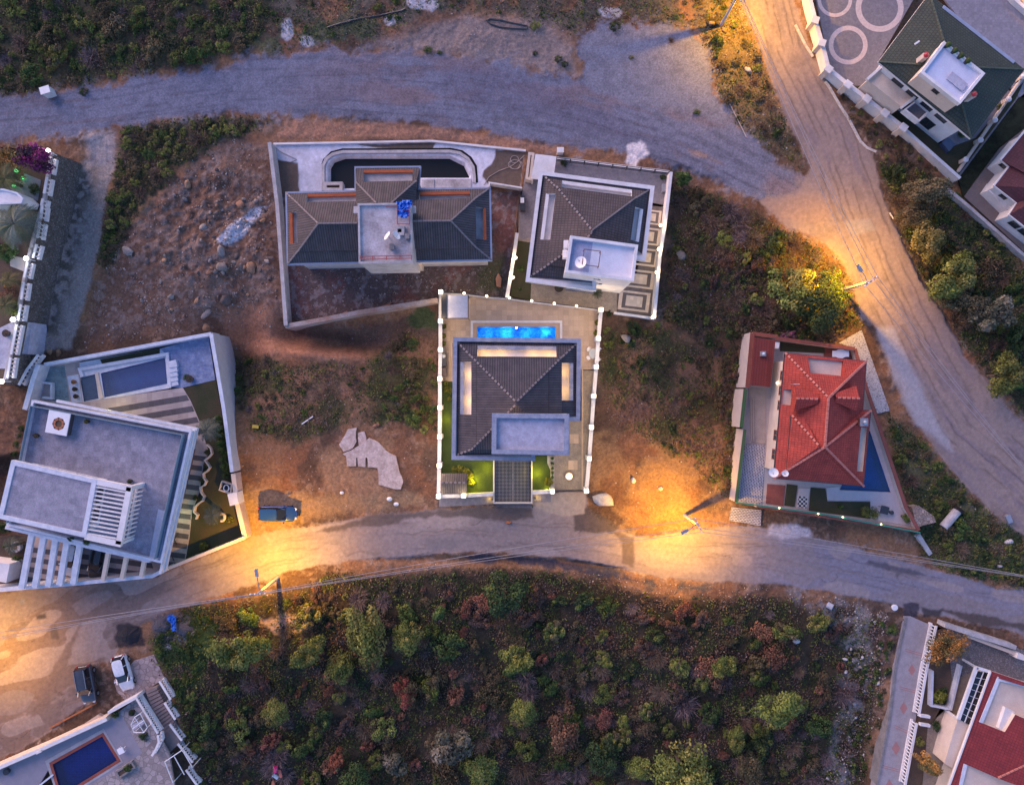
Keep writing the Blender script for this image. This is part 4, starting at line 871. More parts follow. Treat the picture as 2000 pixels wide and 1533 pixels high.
# boundary walls
wall_thing('boundary_wall', 'tall bare concrete wall on the west side of the unfinished villa', [(526, 278), (541, 400), (558, 636)], -2.2, 1.8, .42, CONC)
wall_thing('boundary_wall', 'thin concrete wall along the road behind the unfinished villa', [(534, 281), (844.5, 275.3), (1027, 294)], -.5, .3, .22, WHITE)
wall_thing('boundary_wall', 'rust stained concrete wall along the lower side of the unfinished villa', [(557, 637), (640, 622), (700, 610), (855, 586)], -2.8, 1.6, .5, mat("rusty_concrete", (.40, .35, .34), (.30, .19, .15), var=.25, scale=.5))
fw = MB(); A_, B_, C_ = W(955.4, 356.5, 1.2), W(956, 364, 1.2), W(1020, 367, 1.2); fw.strip([B_, A_, C_], .16, -.3, 1.2); fw.build('partition_wall', WHITE, label='thin white partition wall between the wet concrete corner and red soil', cat='wall')
for pts, lb in (([(537, 308), (548, 300), (555, 290)], ''), ):
    pass
def hose(label, pts, r=.035, m=None, z=.05, cat='hose', name='hose', g=True):
    P = [G(x, y, z) if g else W(x, y, z) for x, y in pts]; Q = []
    for i in range(len(P)-1):
        for t in (0, .5): Q.append(lerp(P[i], P[i+1], t))
    Q.append(P[-1]); return MB().tube(Q, r, 6).build(name, m or PLAST_W, label=label, cat=cat, smooth=True)
HOSEM = mat("pale_hose", (.42, .36, .33), var=.1)
hose('pale hose curling across the wet corner of the concrete yard', [(537, 288), (548, 297), (565, 305), (580, 312), (568, 317), (550, 315), (538, 308)], m=HOSEM)
hose('pale hose running from the coil across the wet yard corner', [(945, 362), (955, 346), (975, 334), (998, 326), (1012, 316), (1024, 304)], m=HOSEM)
ring_ = [(1006+9*math.cos(t)*(1+.05*t), 322+9*math.sin(t)) for t in np.linspace(0, 12.4, 34)]; hose('coil of pale hose lying on the wet concrete corner', ring_, m=HOSEM)
ring_ = [(1000+5+8*math.cos(t), 312+7*math.sin(t)) for t in np.linspace(0, 6.3, 20)]; hose('open loop of pale hose above the coil on the wet corner', ring_, m=HOSEM)
PLY = mat("plywood", (.42, .20, .13), (.36, .17, .11), var=.15)
for q, lb in (([(968, 545), (973, 534), (980, 545), (978, 562), (970, 560)], 'orange plywood offcut standing on dark grass by the villa corner'), ([(730, 604), (765, 591), (760, 600), (738, 610)], 'large orange plywood sheet leaning on the rust stained wall'), ([(662, 616), (678, 607), (681, 613), (670, 619)], 'small orange plank pile beside the rust stained wall')):
    MB().prism([G(x, y)[:2] for x, y in q], .03, .22).build('plywood_sheet', PLY, label=lb, cat='plywood')

# ---------------------------------------------------------------- white eaved villa (upper right of centre)
gv = thing('villa', 'brown tiled villa with thick white eaves and a white roof deck tower', 'house', W(1150, 450, 0)); ZG = .25
EV = 6.0
eave = [(1053.5, 334), (1278.5, 363.5), (1261, 509), (1243, 506.5), (1238, 549), (1164.5, 539), (1164.5, 568), (1026.5, 549)]
body = inset(PZ(eave, EV), .8); MB().prism(body, ZG-.2, EV-.4).build('wall', WHITE, gv)
MB().prism(PZ(eave, EV), EV-.4, EV-.1).build('eaves_slab', WHITE, gv); MB().strip(inset(PZ(eave, EV+.3), .2), .42, EV-.4, EV+.3, closed=True).build('eaves_parapet', WHITE, gv)
e = {k: W(x, y, EV) for k, (x, y) in dict(nw=(1060, 342), ne=(1270, 370), se=(1245, 560), sw=(1034, 541)).items()}
u = {k: W(x, y, EV+.9) for k, (x, y) in dict(nw=(1086.2, 366), ne=(1242.3, 386.5), se=(1222, 535), sw=(1068.7, 518.8)).items()}
mb = MB(); em = lerp(e['ne'], e['se'], .66); um = lerp(u['ne'], u['se'], .62); R_ = []
R_.append(slope_face(mb, e['nw'], e['ne'], u['ne'], u['nw'], (.065, .945, .30))); R_.append(slope_face(mb, e['ne'], em, um, u['ne'], (.19, .89, .34)))
R_.append(slope_face(mb, e['sw'], e['nw'], u['nw'], u['sw'], (.33, .92, .38))); slope_face(mb, lerp(e['sw'], e['se'], .62), e['sw'], u['sw'], lerp(u['sw'], u['se'], .62)); mb.build('lower_roof', TILE_B, gv)
for r_ in R_: recess(gv, r_, EV-.4, WHITE, SCREED, WHITE, .36, .16)
U2 = EV+1.2; AP = EV+3.4
v = {k: (p[0], p[1], U2) for k, p in zip(u, [(q[0], q[1]) for q in u.values()])}; a1 = W(1156, 450, AP); a2 = W(1154.5, 458, AP); mb = MB()
mb.face([v['ne'], v['nw'], a1], 0, Vector(v['ne'])-Vector(v['nw'])); mb.face([v['nw'], v['sw'], a2, a1], 0, Vector(v['nw'])-Vector(v['sw'])); mb.face([v['sw'], v['se'], a2], 0, Vector(v['sw'])-Vector(v['se'])); mb.face([v['se'], v['ne'], a1, a2], 0, Vector(v['se'])-Vector(v['ne']))
for p, s_ in (('nw', 'ne'), ('ne', 'se'), ('se', 'sw'), ('sw', 'nw')): P_, Q_ = v[p], v[s_]; mb.face([P_, Q_, (Q_[0], Q_[1], U2-.22), (P_[0], P_[1], U2-.22)], 1)
mb.build('upper_roof', [TILE_B, DKMET], gv); MB().prism(inset([q[:2] for q in u.values()], .35), EV-.4, U2-.25).build('upper_wall', WHITE, gv)
ridge(gv, [(v['nw'], a1), (v['sw'], a2), (e['nw'], u['nw']), (e['sw'], u['sw'])], RIDGE_L); ridge(gv, [(v['ne'], a1), (a1, a2), (e['ne'], u['ne'])], RIDGE_L, w=.16, ladder=False, name='hip_tiles')
tw = [(1113.9, 460), (1246.7, 478.3), (1237.8, 549.3), (1103.2, 532.6)]; TZ = EV+3.9
MB().prism(inset(PZ(tw, TZ), .06), ZG, TZ-.6).build('tower_wall', WHITE, gv); tr = MB(); tr.fill([(x, y, TZ-.5) for x, y in inset(PZ(tw, TZ), .1)], m=0)
P4 = [W(x, y, TZ-.49) for x, y in ((1116.5, 465), (1158, 471), (1149, 535), (1107, 530))]; tr.fill(P4, m=1); tr.build('tower_roof', [mat("pale_roof_deck", (.74, .74, .80), (.66, .66, .72), var=.10), mat("blue_grey_deck", (.46, .48, .62), (.32, .33, .45), var=.2, scale=1.3)], gv)
MB().strip(inset(PZ(tw, TZ), .15), .3, TZ-.62, TZ, closed=True).build('tower_parapet', WHITE, gv)
A_, B_ = W(1166, 544, TZ-.7), W(1237, 552, TZ-.7)
windows(gv, body[7], body[6], 4.2, 1.4, 1.4, 3); windows(gv, body[0], body[7], 4.2, 1.2, 1.4, 4); windows(gv, body[1], body[0], 4.2, 1.4, 1.5, 4); windows(gv, body[2], body[1], 4.2, 1.2, 1.5, 3)
tb_ = inset(PZ(tw, TZ), .06); windows(gv, tb_[3], tb_[2], 5.3, 1.0, .8, 2, margin=.38); windows(gv, tb_[3], tb_[2], 7.9, .9, .7, 1, margin=.3)
bal = MB(); bal.prism(PZ([(1106, 560), (1160, 567.5), (1159, 573), (1105, 566)], 3.6), 3.3, 3.5); bo = bal.build('balcony', WHITE, gv); br = MB(); A_, B_ = W(1105, 565.5, 4.4), W(1159, 572.5, 4.4); br.bar(A_, B_, .08, .08); br.bar((A_[0], A_[1], 3.8), (B_[0], B_[1], 3.8), .05, .05); br.build('railing', DKMET, bo)
flat_area('patio', [(1032, 300), (1306, 336), (1297, 400), (1274, 396), (1270, 402), (1015, 470), (1016, 400)], ZG, PAVE_G)
flat_area('patio', [(1038, 548), (1205, 566), (1205, 612), (1176, 606), (1036, 588)], ZG, PAVE_GB); flat_area('patio', [(1013, 400), (1062, 392), (1036, 474), (1012, 470)], ZG-.012, PAVE_GB)
flat_area('lawn', [(1010, 471), (1036, 473), (1038, 586), (997, 579)], ZG-.02, DLAWN)
# patterned strip
BE = mat("beige_pattern_tiles", (.76, .62, .48), (.70, .57, .45), var=.1, scale=.6, pat='brick', pw=.4, ph=.4, pm=.008, pc=(.8, .8, .8)); BR = mat("taupe_pattern_tiles", (.17, .14, .13), (.145, .12, .115), var=.12, scale=.6, pat='brick', pw=.4, ph=.4, pm=.008, pc=(1.3, 1.3, 1.3))
flat_area('side_terrace', [(1272, 402), (1299, 405), (1279, 622), (1207, 612), (1205, 566), (1240, 550)], ZG, BR); rings = MB()
for (cx, cy, hw, hh) in ((1238.5, 588.5, 30, 19), (1248, 545, 29, 17.5), (1256, 502, 29, 17), (1262, 461, 28, 16.5), (1269, 424, 22, 14)):
    for k, (f0, f1) in enumerate(((1.0, .78), (.54, .36))):
        def rq(f): return [W(cx+hw*f*x+hh*f*y*-.13, cy+hh*f*y+hw*f*x*.12, ZG+.004+k*.001) for x, y in ((-1, -1), (1, -1), (1, 1), (-1, 1))]
        rings.fill(rq(f0), [rq(f1)] if k == 0 else (), d=(1, -.12, 0))
rings.build('tile_pattern', BE, kind='structure')
wall_thing('boundary_wall', 'white wall east of the white eaved villa beside its patterned terrace', [(1311, 336), (1299, 440), (1289, 500), (1278, 622)], -1.6, 1.7, .36, WHITE)
wall_thing('boundary_wall', 'white wall on the west side of the white eaved villa lawn', [(1010, 455), (1003, 505), (990, 581)], -.4, 1.6, .40, WHITE)
wall_thing('boundary_wall', 'low pale wall closing the end of the patterned terrace', [(1200, 611), (1279, 622)], -.8, .7, .26, WHITE)
def railing(name, label, a, b, z0, z1, n, m=DKMET, cat='railing', rails=2, posts=.05):
    A_, B_ = W(*a, z1), W(*b, z1); r = thing(name, label, cat, (A_[0], A_[1], z0)); mb = MB()
    for k in range(rails): zz = z1-(z1-z0-.15)*k/max(1, rails-1); mb.bar((A_[0], A_[1], zz), (B_[0], B_[1], zz), .06, .06)
    mb.build('rail', m, r); pr = None
    for k in range(n):
        p = Vector(A_).lerp(Vector(B_), k/(n-1))
        if pr is None: q = MB(); q.box((p.x, p.y, (z0+z1)/2), (posts, posts, z1-z0)); pr = q.build('post', m, r)
        else: c = pr.copy(); COL.objects.link(c); c.parent = r; c.location = Vector(pr.location)+Vector((p.x-A_[0], p.y-A_[1], 0))
    return r
railing('railing', 'black metal railing along the road side of the white eaved villa', (1087, 308), (1308, 335), .4, 1.7, 9, posts=.12, rails=3)
railing('railing', 'black ladder like railing beside the west patio of the white eaved villa', (1016, 372), (1006, 458), .2, 1.5, 14, rails=2)
wall_thing('retaining_kerb', 'white low wall under the black road side railing', [(1088, 308.5), (1308, 335.5)], -.6, .4, .25, WHITE)
nw = thing('carport', 'white flat roofed carport at the corner of the white eaved villa', 'carport', W(1063, 328, ZG))
MB().prism(PZ([(1046, 301), (1087, 306), (1080, 354), (1037, 349)], 2.7), 2.5, 2.7).build('roof', WHITE, nw)
for x, y in ((1048, 303), (1084, 308), (1078, 351), (1040, 347)): w_ = W(x, y, 2.6); q = MB(); q.box((w_[0], w_[1], 1.4), (.2, .2, 2.4)); q.build('post', WHITE, nw)
pl_ = thing('wall_planter', 'long cream planter filled with brown soil beside the white carport', 'planter', W(1036, 325, 0)); q4 = PZ([(1032, 297), (1044, 299), (1038, 352), (1026, 350)], 1.6)
MB().strip(inset(q4, .15), .3, -.3, 1.6, closed=True).build('box', CREAM, pl_); MB().fill([(x, y, 1.3) for x, y, _ in q4]).build('soil', mat("rust_soil", (.26, .11, .05), var=.2), pl_)
w_ = W(1094, 296, .6); q = MB(); q.box((w_[0], w_[1], .5), (.7, .5, 1.2)); q.box((w_[0], w_[1], 1.13), (.8, .6, .06)); q.build('meter_box', WHITE, label='white meter box at the corner of the carport by the road', cat='meter box')
# ---------------------------------------------------------------- modern flat roofed house (left)
ZL = .35
STR_L = mat("pink_beige_slabs", (.50, .42, .39), (.45, .38, .36), var=.1, pat='brick', pw=.6, ph=.6, pm=.008, pc=(.85, .85, .85)); STR_D = mat("charcoal_slabs", (.125, .115, .13), (.105, .098, .11), var=.12, pat='brick', pw=.6, ph=.6, pm=.008, pc=(1.3, 1.3, 1.3))
BLUEST = mat("blue_slate_paving", (.17, .23, .42), (.32, .39, .55), var=.25, scale=1.4, fine=4, pat='brick', pw=.9, ph=.3, pm=.015, pc=(.8, .8, .8), off=.5, rough=.45)
flat_area('patio', [(75, 716), (155, 700), (155, 720), (161, 785), (357, 757), (372, 782), (385, 812), (395, 835), (402, 866), (408, 882), (398, 905), (393, 935), (390, 960), (375, 1000), (370, 1050), (362, 1094), (323, 1110), (298, 1124), (40, 1147), (60, 1044), (30, 1000), (46, 880)], ZL, STR_L)
flat_area('garden', [(357, 757), (421, 742), (455, 925), (476, 1046), (362, 1094), (370, 1050), (375, 1000), (393, 935), (408, 882), (402, 866), (385, 812)], ZL-.02, DLAWN)
flat_area('garden', [(-60, 1050), (60, 1044), (40, 1147), (-60, 1153)], ZL-.03, SOIL)
flat_area('blue_terrace', [(312, 681), (407, 656), (420, 742), (357, 757), (331, 757), (326, 692)], ZL+.012, BLUEST)
flat_area('blue_terrace', [(82, 718), (126, 714), (136, 785), (98, 782), (104, 747), (82, 745)], ZL+.012, mat("green_slate_paving", (.16, .24, .27), (.24, .33, .36), var=.25, scale=1.4, fine=4, pat='brick', pw=.6, ph=.3, pm=.015, pc=(.8, .8, .8), rough=.45))
flat_area('lawn', [(195, 702), (312, 680), (312, 690), (200, 712)], ZL+.01, DLAWN)
st = MB()
def clip_stripe(c0, dirv, wd, poly):
    """stripe (pixel centre c0, direction) clipped to a convex-ish polygon by walking its axis"""
    d = np.array(dirv, float); d /= np.hypot(*d); nrm = np.array([-d[1], d[0]]); ts = np.linspace(-320, 320, 641)
    out = []
    for o in (-wd/2, wd/2):
        q = np.array(c0)+nrm*o+ts[:, None]*d; ins = sdist(q[:, 0], q[:, 1], poly) > 0
        if not ins.any(): return None
        i = np.nonzero(ins)[0]; out.append((q[i[0]], q[i[-1]]))
    return [out[0][0], out[0][1], out[1][1], out[1][0]]
pn = [(161, 787), (357, 759), (371, 782), (384, 812), (394, 835), (401, 866), (330, 850), (250, 815), (160, 795)]
for k in range(8):
    q = clip_stripe((300, 788+k*23), (.986, -.165), 11.5, pn)
    if q: st.fill([W(x, y, ZL+.004) for x, y in q], d=(.986, .165, 0))
pe = [(352, 884), (402, 872), (407, 882), (397, 905), (392, 935), (388, 960), (374, 1000), (369, 1050), (361, 1092), (324, 1108)]
for k in range(12):
    q = clip_stripe((375, 893+k*19.5), (.985, .13), 10, pe)
    if q: st.fill([W(x, y, ZL+.004) for x, y in q], d=(.985, -.13, 0))
pf = [(60, 1050), (300, 1100), (300, 1122), (42, 1145)]
for k in range(7):
    q = clip_stripe((180, 1050+k*19.5), (.985, .13), 10, pf)
    if q: st.fill([W(x, y, ZL+.004) for x, y in q], d=(.985, -.13, 0))
st.build('patio_stripes', STR_D, kind='structure')
mh = thing('modern_house', 'modern flat roofed house with a lilac roof terrace, white frame and slatted pergola', 'house', W(190, 950, ZL))
TZ = 3.9; tr = [(60, 781), (374.5, 839.6), (314, 1116), (300, 1098), (10, 1028)]
tr = [(62, 781), (374.5, 841), (316, 1100), (290, 1094), (12, 1026)]
bd = inset(PZ(tr, TZ), 1.0); MB().prism(bd, ZL-.2, TZ-.45).build('wall', mat("taupe_wall", (.24, .19, .17), var=.15), mh)
MB().prism(PZ(tr, TZ), TZ-.45, TZ, m=0, ms=1).build('roof_terrace', [TERR, WMARBLE], mh)
MB().strip(inset(PZ(tr, TZ+.5), .13), .26, TZ-.1, TZ+.5, closed=True).build('terrace_parapet', WMARBLE, mh)
gl = MB(); gp_ = inset(PZ(tr, TZ), .55); gl.strip(gp_[:3], .05, TZ+.01, TZ+.95); gl.strip([gp_[0], gp_[4]], .05, TZ+.01, TZ+.95); gl.build('glass_railing', glass_mat("rail_glass", (.22, .30, .36), .1), mh)
for off, w_ in ((.32, .16),): MB().strip([W(112, 783, TZ-.5), W(384, 838, TZ-.5), W(322, 1112, TZ-.5)], .3, TZ-.75, TZ-.3).build('outer_ledge', WMARBLE, mh)
MB().strip([W(379, 839, TZ), W(319, 1117, 3.2)], .28, TZ-.5, TZ+.1).build('side_frame', WHITE, mh)
ub = [(22, 898.4), (189, 936), (167, 1050), (-5, 1012)]; UZ = 7.0
MB().prism(inset(PZ(ub, UZ), .5), TZ, UZ-.5).build('upper_wall', WHITE, mh); MB().fill([(x, y, UZ-.12) for x, y in inset(PZ(ub, UZ), .1)], d=(.97, -.22, 0)).build('upper_roof', TERR, mh)
MB().strip(inset(PZ(ub, UZ), .25), .5, UZ-.55, UZ, closed=True).build('roof_frame', WMARBLE, mh)
pg = MB()
for a_, b_, w_ in (((188, 940), (258, 954), .62), ((168, 1047), (238, 1062), .62), ((254.5, 951), (233, 1062), .62)): pg.bar(W(*a_, UZ-.25), W(*b_, UZ-.25), w_, .45)
pg.build('pergola_frame', WHITE, mh); ps = None
for k in range(12):
    t = (k+.6)/12.4; a_ = W(187+(166-187)*t, 945+(1047-945)*t, UZ-.2); b_ = W(247+(228-247)*t, 956+(1057-956)*t, UZ-.2)
    if ps is None: q = MB(); q.bar(a_, b_, .14, .3); ps = q.build('slat', WHITE, mh); p0 = Vector(a_); d0 = Vector(b_)-Vector(a_)
    else: c = ps.copy(); COL.objects.link(c); c.parent = mh; c.location = Vector(ps.location)+(Vector(a_)-p0)
vs = None
for k in range(12):
    t = (k+.6)/12.4; a_ = Vector(W(254.5+(233-254.5)*t, 951+(1062-951)*t, UZ-.3))
    if vs is None: q = MB(); q.box((a_.x+.12, a_.y-.02, (TZ+UZ-.4)/2), (.10, .14, UZ-.4-TZ), rz=-.22); vs = q.build('upright_slat', WHITE, mh); v0 = a_
    else: c = vs.copy(); COL.objects.link(c); c.parent = mh; c.location = Vector(vs.location)+(a_-v0)
ep = MB()
for y0, y1 in ((951, 951), (1061, 1061)):
    x = 255 if y0 < 1000 else 233.5; a_ = W(x, y0, UZ-.3); ep.box((a_[0], a_[1], (TZ+UZ-.3)/2), (.3, .3, UZ-.3-TZ), rz=-.22); 
ep.build('pergola_post', WHITE, mh)
a_, b_ = W(262, 950, TZ+.9), W(242, 1060, TZ+.9); q = MB(); q.bar((a_[0], a_[1], TZ+.2), (b_[0], b_[1], TZ+.2), .16, .4); q.build('pergola_plinth', WHITE, mh)
MB().fill(PZ([(309, 994), (328, 1000), (313, 1097), (291, 1091)], TZ+.02)).build('lower_sheet', mat("pale_blue_sheet", (.52, .56, .68), var=.12), mh)
fb = None
FBEAM = [((62.6, 1044), (43, 1148)), ((86, 1048), (69, 1145.7)), ((109.6, 1051.8), (95, 1144)), ((131.8, 1057), (117.4, 1141.8)), ((156.6, 1062), (143.5, 1139)), ((212.7, 1076), (202, 1132.7)), ((248, 1084), (238.8, 1128.8)), ((283, 1091.5), (276.6, 1124.8))]
for i, (a_, b_) in enumerate(FBEAM): q = MB(); q.bar(W(*a_, 3.55), W(*b_, 3.0), .62 if i < 5 else .42, .4); q.build('carport_beam', WMARBLE if i < 5 else CREAM, mh)
MB().strip(PZ([(10, 1030), (292, 1096)], 3.75), .34, 3.2, 3.75).build('beam_bearer', WMARBLE, mh)
windows(mh, bd[1], bd[0], 2.1, 2.6, 2.4, 4); windows(mh, bd[2], bd[1], 2.0, 2.4, 2.2, 4); windows(mh, bd[3], bd[2], 2.0, .8, 1.2, 1); windows(mh, bd[4], bd[3], 2.0, 1.8, 2.2, 4); 
uu = inset(PZ(ub, UZ), .5); windows(mh, uu[1], uu[0], 5.3, 2.6, 2.2, 3); windows(mh, uu[2], uu[1], 5.2, 1.8, 2.0, 2)
wall_thing('front_wall', 'long white marble front wall below the slatted carport of the modern house', [(-60, 1158), (0, 1152), (143, 1140), (297.5, 1124.8), (323.6, 1111.8)], -.6, 2.6, .42, WMARBLE)
wall_thing('front_wall', 'white front wall of the modern house garden glowing in street lamp light', [(323.6, 1111.8), (478, 1050)], -.6, 2.0, .34, CREAM)
wall_thing('boundary_wall', 'high retaining wall with white coping on the east side of the modern house', [(412, 652), (437, 800), (453, 922)], -4.4, 2.0, .42, mat("grey_render", (.55, .52, .53), (.47, .45, .46), var=.12), WMARBLE, .42)
wall_thing('boundary_wall', 'lower pink white wall section at the garden end of the modern house', [(455, 925), (463, 985), (478, 1049)], -2.4, 1.7, .5, mat("pink_render", (.50, .40, .38), var=.12), CREAM, .5)
wall_thing('boundary_wall', 'white wall with rounded coping above the pool of the modern house', [(86, 712), (412, 652)], -1.0, 1.5, .40, WMARBLE)
wall_thing('boundary_wall', 'white panelled wall on the west side of the modern house', [(74, 712), (63, 745), (48, 800)], -2.5, 2.2, .55, WMARBLE)
wall_thing('garden_box', 'white square raised bed in the corner of the green slate court', [(82, 747), (100, 749), (100, 778), (82, 776)], ZL-.1, ZL+.5, .22, WMARBLE, cat='planter')
# pool
px_ = [(161, 727), (325, 697), (329, 757), (168, 786)]
pool_thing('dark blue slate pool with a shallow end beside the striped patio', [(197, 729), (322, 699), (326, 749), (204, 776)], ZL+.02, 1.5, mat("slate_pool", (.055, .13, .46), (.09, .18, .54), var=.2, scale=1.2), water_mat("pool_water_dusk", (.62, .78, .92), .10))
pool_thing('shallow slate paddling end beside the dark blue slate pool', [(156, 738), (185, 731), (192, 778), (164, 784)], ZL+.02, .35, mat("slate_tub", (.09, .12, .20), (.14, .17, .25), var=.2, scale=2), water_mat("pool_water_dusk", (.50, .68, .85), .10))
MB().strip(PZ([(160, 735), (155, 721), (326, 691.5), (331, 757)], ZL+.25), .36, ZL-.2, ZL+.25).build('pool_border', WMARBLE, label='raised white border framing the dark blue slate pool', cat='kerb')
MB().strip(PZ([(188, 728), (198, 778)], ZL+.1), .40, ZL-.2, ZL+.1).build('pool_divider', CREAM, label='pale divider between the paddling end and the slate pool', cat='kerb')
flat_area('pool_edge', [(131, 735), (153, 731), (160, 786), (140, 786)], ZL+.02, WMARBLE)
stp = MB()
for k in range(5): stp.prism(PZ([(334, 706+k*9), (347, 703+k*9), (350, 716+k*9), (334, 719+k*9)], ZL), ZL-.1, ZL+.5-.08*k)
stp.build('garden_steps', WMARBLE, label='pale steps between the slate pool and the blue terrace', cat='steps')
flat_area('pool_edge', [(128, 713), (312, 680), (331, 690), (333, 758), (161, 787), (131, 787)], ZL-.015, WMARBLE, holes=[[(197, 729), (322, 699), (326, 749), (204, 776)], [(156, 738), (185, 731), (192, 778), (164, 784)]])
# hot tub + terrace plants
ht = thing('hot_tub', 'square white hot tub on the lilac roof terrace', 'hot tub', W(113, 826, TZ)); RZ = -.19
c = W(113, 826, TZ+.9)
m_ = MB(); m_.box((c[0], c[1], TZ+.42), (2.3, 2.4, .84), rz=RZ); m_.build('cabinet', mat("tub_skirt", (.09, .075, .08), var=.1), ht); lp_ = MB(); n_ = 20
ring = [(c[0]+.10+.72*math.cos(t), c[1]-.1+.72*math.sin(t), TZ+.93) for t in np.linspace(0, 2*math.pi, 9)[:-1]]
oc = [(-1.2, -1.25), (1.2, -1.25), (1.2, 1.25), (-1.2, 1.25)]; ca, sa = math.cos(RZ), math.sin(RZ); O4 = [(c[0]+x*ca-y*sa, c[1]+x*sa+y*ca, TZ+.93) for x, y in oc]
lp_.fill(O4, [ring]); 
for i in range(4): lp_.face([O4[i], O4[(i+1) % 4], (O4[(i+1) % 4][0], O4[(i+1) % 4][1], TZ+.8), (O4[i][0], O4[i][1], TZ+.8)])
lp_.build('shell', PLAST_W, ht); MB().fill([(x, y, TZ+.85) for x, y, _ in ring]).build('seat_well', mat("tub_well", (.16, .11, .07), var=.25, scale=4), ht)
st_ = MB(); 
for k in range(8): t = k*math.pi/4+.39; st_.box((c[0]+.10+.5*math.cos(t), c[1]-.1+.5*math.sin(t), TZ+.90), (.26, .34, .08), rz=t)
st_.build('seat', TERRA, ht)
# deck and details of the modern garden
MB().prism(PZ([(364, 878), (382, 876), (376, 905), (361, 966), (345, 990), (352, 930)], ZL), ZL-.1, ZL+.06).build('timber_deck', mat("brown_decking", (.22, .12, .09), (.18, .10, .08), pat='brick', pw=4, ph=.14, pm=.012, pc=(.5, .5, .5), var=.15), label='brown timber deck strip beside the modern house wall', cat='deck')
wp = [(403, 868), (411, 876), (413, 886), (406, 894), (399, 899), (404, 905), (409, 913), (404, 920), (396, 925), (397, 934), (402, 940), (398, 948), (390, 952), (392, 962), (398, 970), (395, 978), (386, 984), (380, 990), (378, 1000), (385, 1006), (382, 1014)]
Q_ = []
for i in range(len(wp)-1): Q_ += [wp[i], lerp(wp[i], wp[i+1], .5)]
MB().strip(PZ(Q_+[wp[-1]], ZL+.5), .14, ZL-.1, ZL+.5).build('wavy_planter_edge', CREAM, label='wavy pale planter edging along the striped path', cat='planter')
q = MB(); cc = W(449, 950, 1.5); q.prism(PZ([(444, 965), (462, 962), (466, 984), (449, 988)], 2.2), ZL, 2.2); q.build('meter_cabinet', WHITE, label='white meter cabinet built against the garden wall of the modern house', cat='cabinet')
bx_ = thing('hose_crate', 'open grey crate holding a coiled pale hose in the modern garden', 'crate', W(441, 951, ZL)); q = MB(); q.strip(PZ([(433, 940), (452, 946), (450, 964), (428, 957)], ZL+.6), .12, ZL, ZL+.6, closed=True); q.build('crate_wall', CREAM, bx_)
q = MB(); q.fill(PZ([(433, 940), (452, 946), (450, 964), (428, 957)], ZL+.1)); q.build('crate_floor', DKMET, bx_); q = MB(); q.tube([W(442+6*math.cos(t)*(1-.02*t), 953+6*math.sin(t), ZL+.45) for t in np.linspace(0, 14, 50)], .05, 6); q.build('hose_coil', PLAST_W, bx_)
q = MB(); q.tube([W(348, 1040, ZL+.06), W(330, 1072, ZL+1.6)], .05, 6); q.tube([W(334, 1042, ZL+.06), W(346, 1064, ZL+.06)], .05, 6); q.tube([W(330, 1072, ZL+1.6), W(340, 1095, ZL+.06)], .05, 6); q.build('drying_rack', DKMET, label='thin black folding frame on the striped path of the modern house', cat='frame')
q = MB(); q.prism(PZ([(-30, 1095), (19, 1101), (12, 1138), (-30, 1130)], 2.6), ZL, 2.6); q.build('kiosk', WHITE, label='small white flat roofed kiosk at the front corner of the modern house', cat='kiosk')
rd = thing('round_planter', 'white round planter ring around a palm left of the carport', 'planter', W(34, 1067, ZL)); w_ = W(34, 1067, ZL); q = MB(); q.lathe((w_[0], w_[1], ZL-.1), [(.62, 0), (.62, .5), (.45, .5)], 18); q.build('ring', WHITE, rd); q = MB(); q.lathe((w_[0], w_[1], ZL+.3), [(.46, 0), (.2, .14)], 12); q.build('soil', TERRA, rd)

# ---------------------------------------------------------------- red roofed house (right)
ZR = .9
flat_area('courtyard', [(1466, 657), (1668, 686), (1690, 760), (1768, 990), (1792, 1034), (1441, 983), (1452, 800)], ZR-.05, mat("courtyard_slabs", (.46, .40, .37), (.40, .35, .33), var=.12), holes=[[(1699, 842), (1738.7, 960.5), (1641, 956), (1665, 900)]])
hole = [(1700, 842), (1738.7, 960.5), (1641, 955.8), (1660, 900)]
rh = thing('red_roofed_house', 'house with a bright red hipped tile roof and dormers beside a triangular pool', 'house', W(1605, 815, ZR)); EV = 6.0; q_ = lambda x, y, z=EV: W(x, y, z)
eave = [(1532.6, 688.6), (1692.8, 705), (1685.6, 800.5), (1701.4, 801.4), (1687, 950), (1510.5, 934.3), (1521, 820)]
bd = inset(PZ(eave, EV), .75); MB().prism(bd, ZR-1.2, EV-.2).build('wall', CREAM, rh); MB().prism(PZ(eave, EV), EV-.25, EV-.05).build('eaves_slab', CREAM, rh)
MB().strip(inset(PZ(eave, EV), .04), .1, EV-.2, EV+.03, closed=True).build('gutter', DKMET, rh)
RT = 9.0; N_ = W(1618, 777, RT); S_ = W(1611, 872.6, RT+.1); mb = MB()
nw_, ne_, sw_, se_ = q_(1533, 689), q_(1692.5, 705), q_(1511, 934), q_(1687, 949.5)
# north slope with recess
rec = slope_face(mb, nw_, ne_, lerp(ne_, N_, .97), lerp(nw_, N_, .97), (.31, .69, .10)) if False else None
def sl(E0, E1, A0, A1, t): return lerp(E0, A0, t), lerp(E1, A1, t)
m0, m1 = lerp(nw_, N_, .44), lerp(ne_, N_, .44)
rec = slope_face(mb, nw_, ne_, m1, m0, (.15, .92, .16)); mb.face([m0, m1, N_], 0, Vector(ne_)-Vector(nw_))
wW = lerp(nw_, sw_, .56); wS = lerp(sw_, S_, .18)
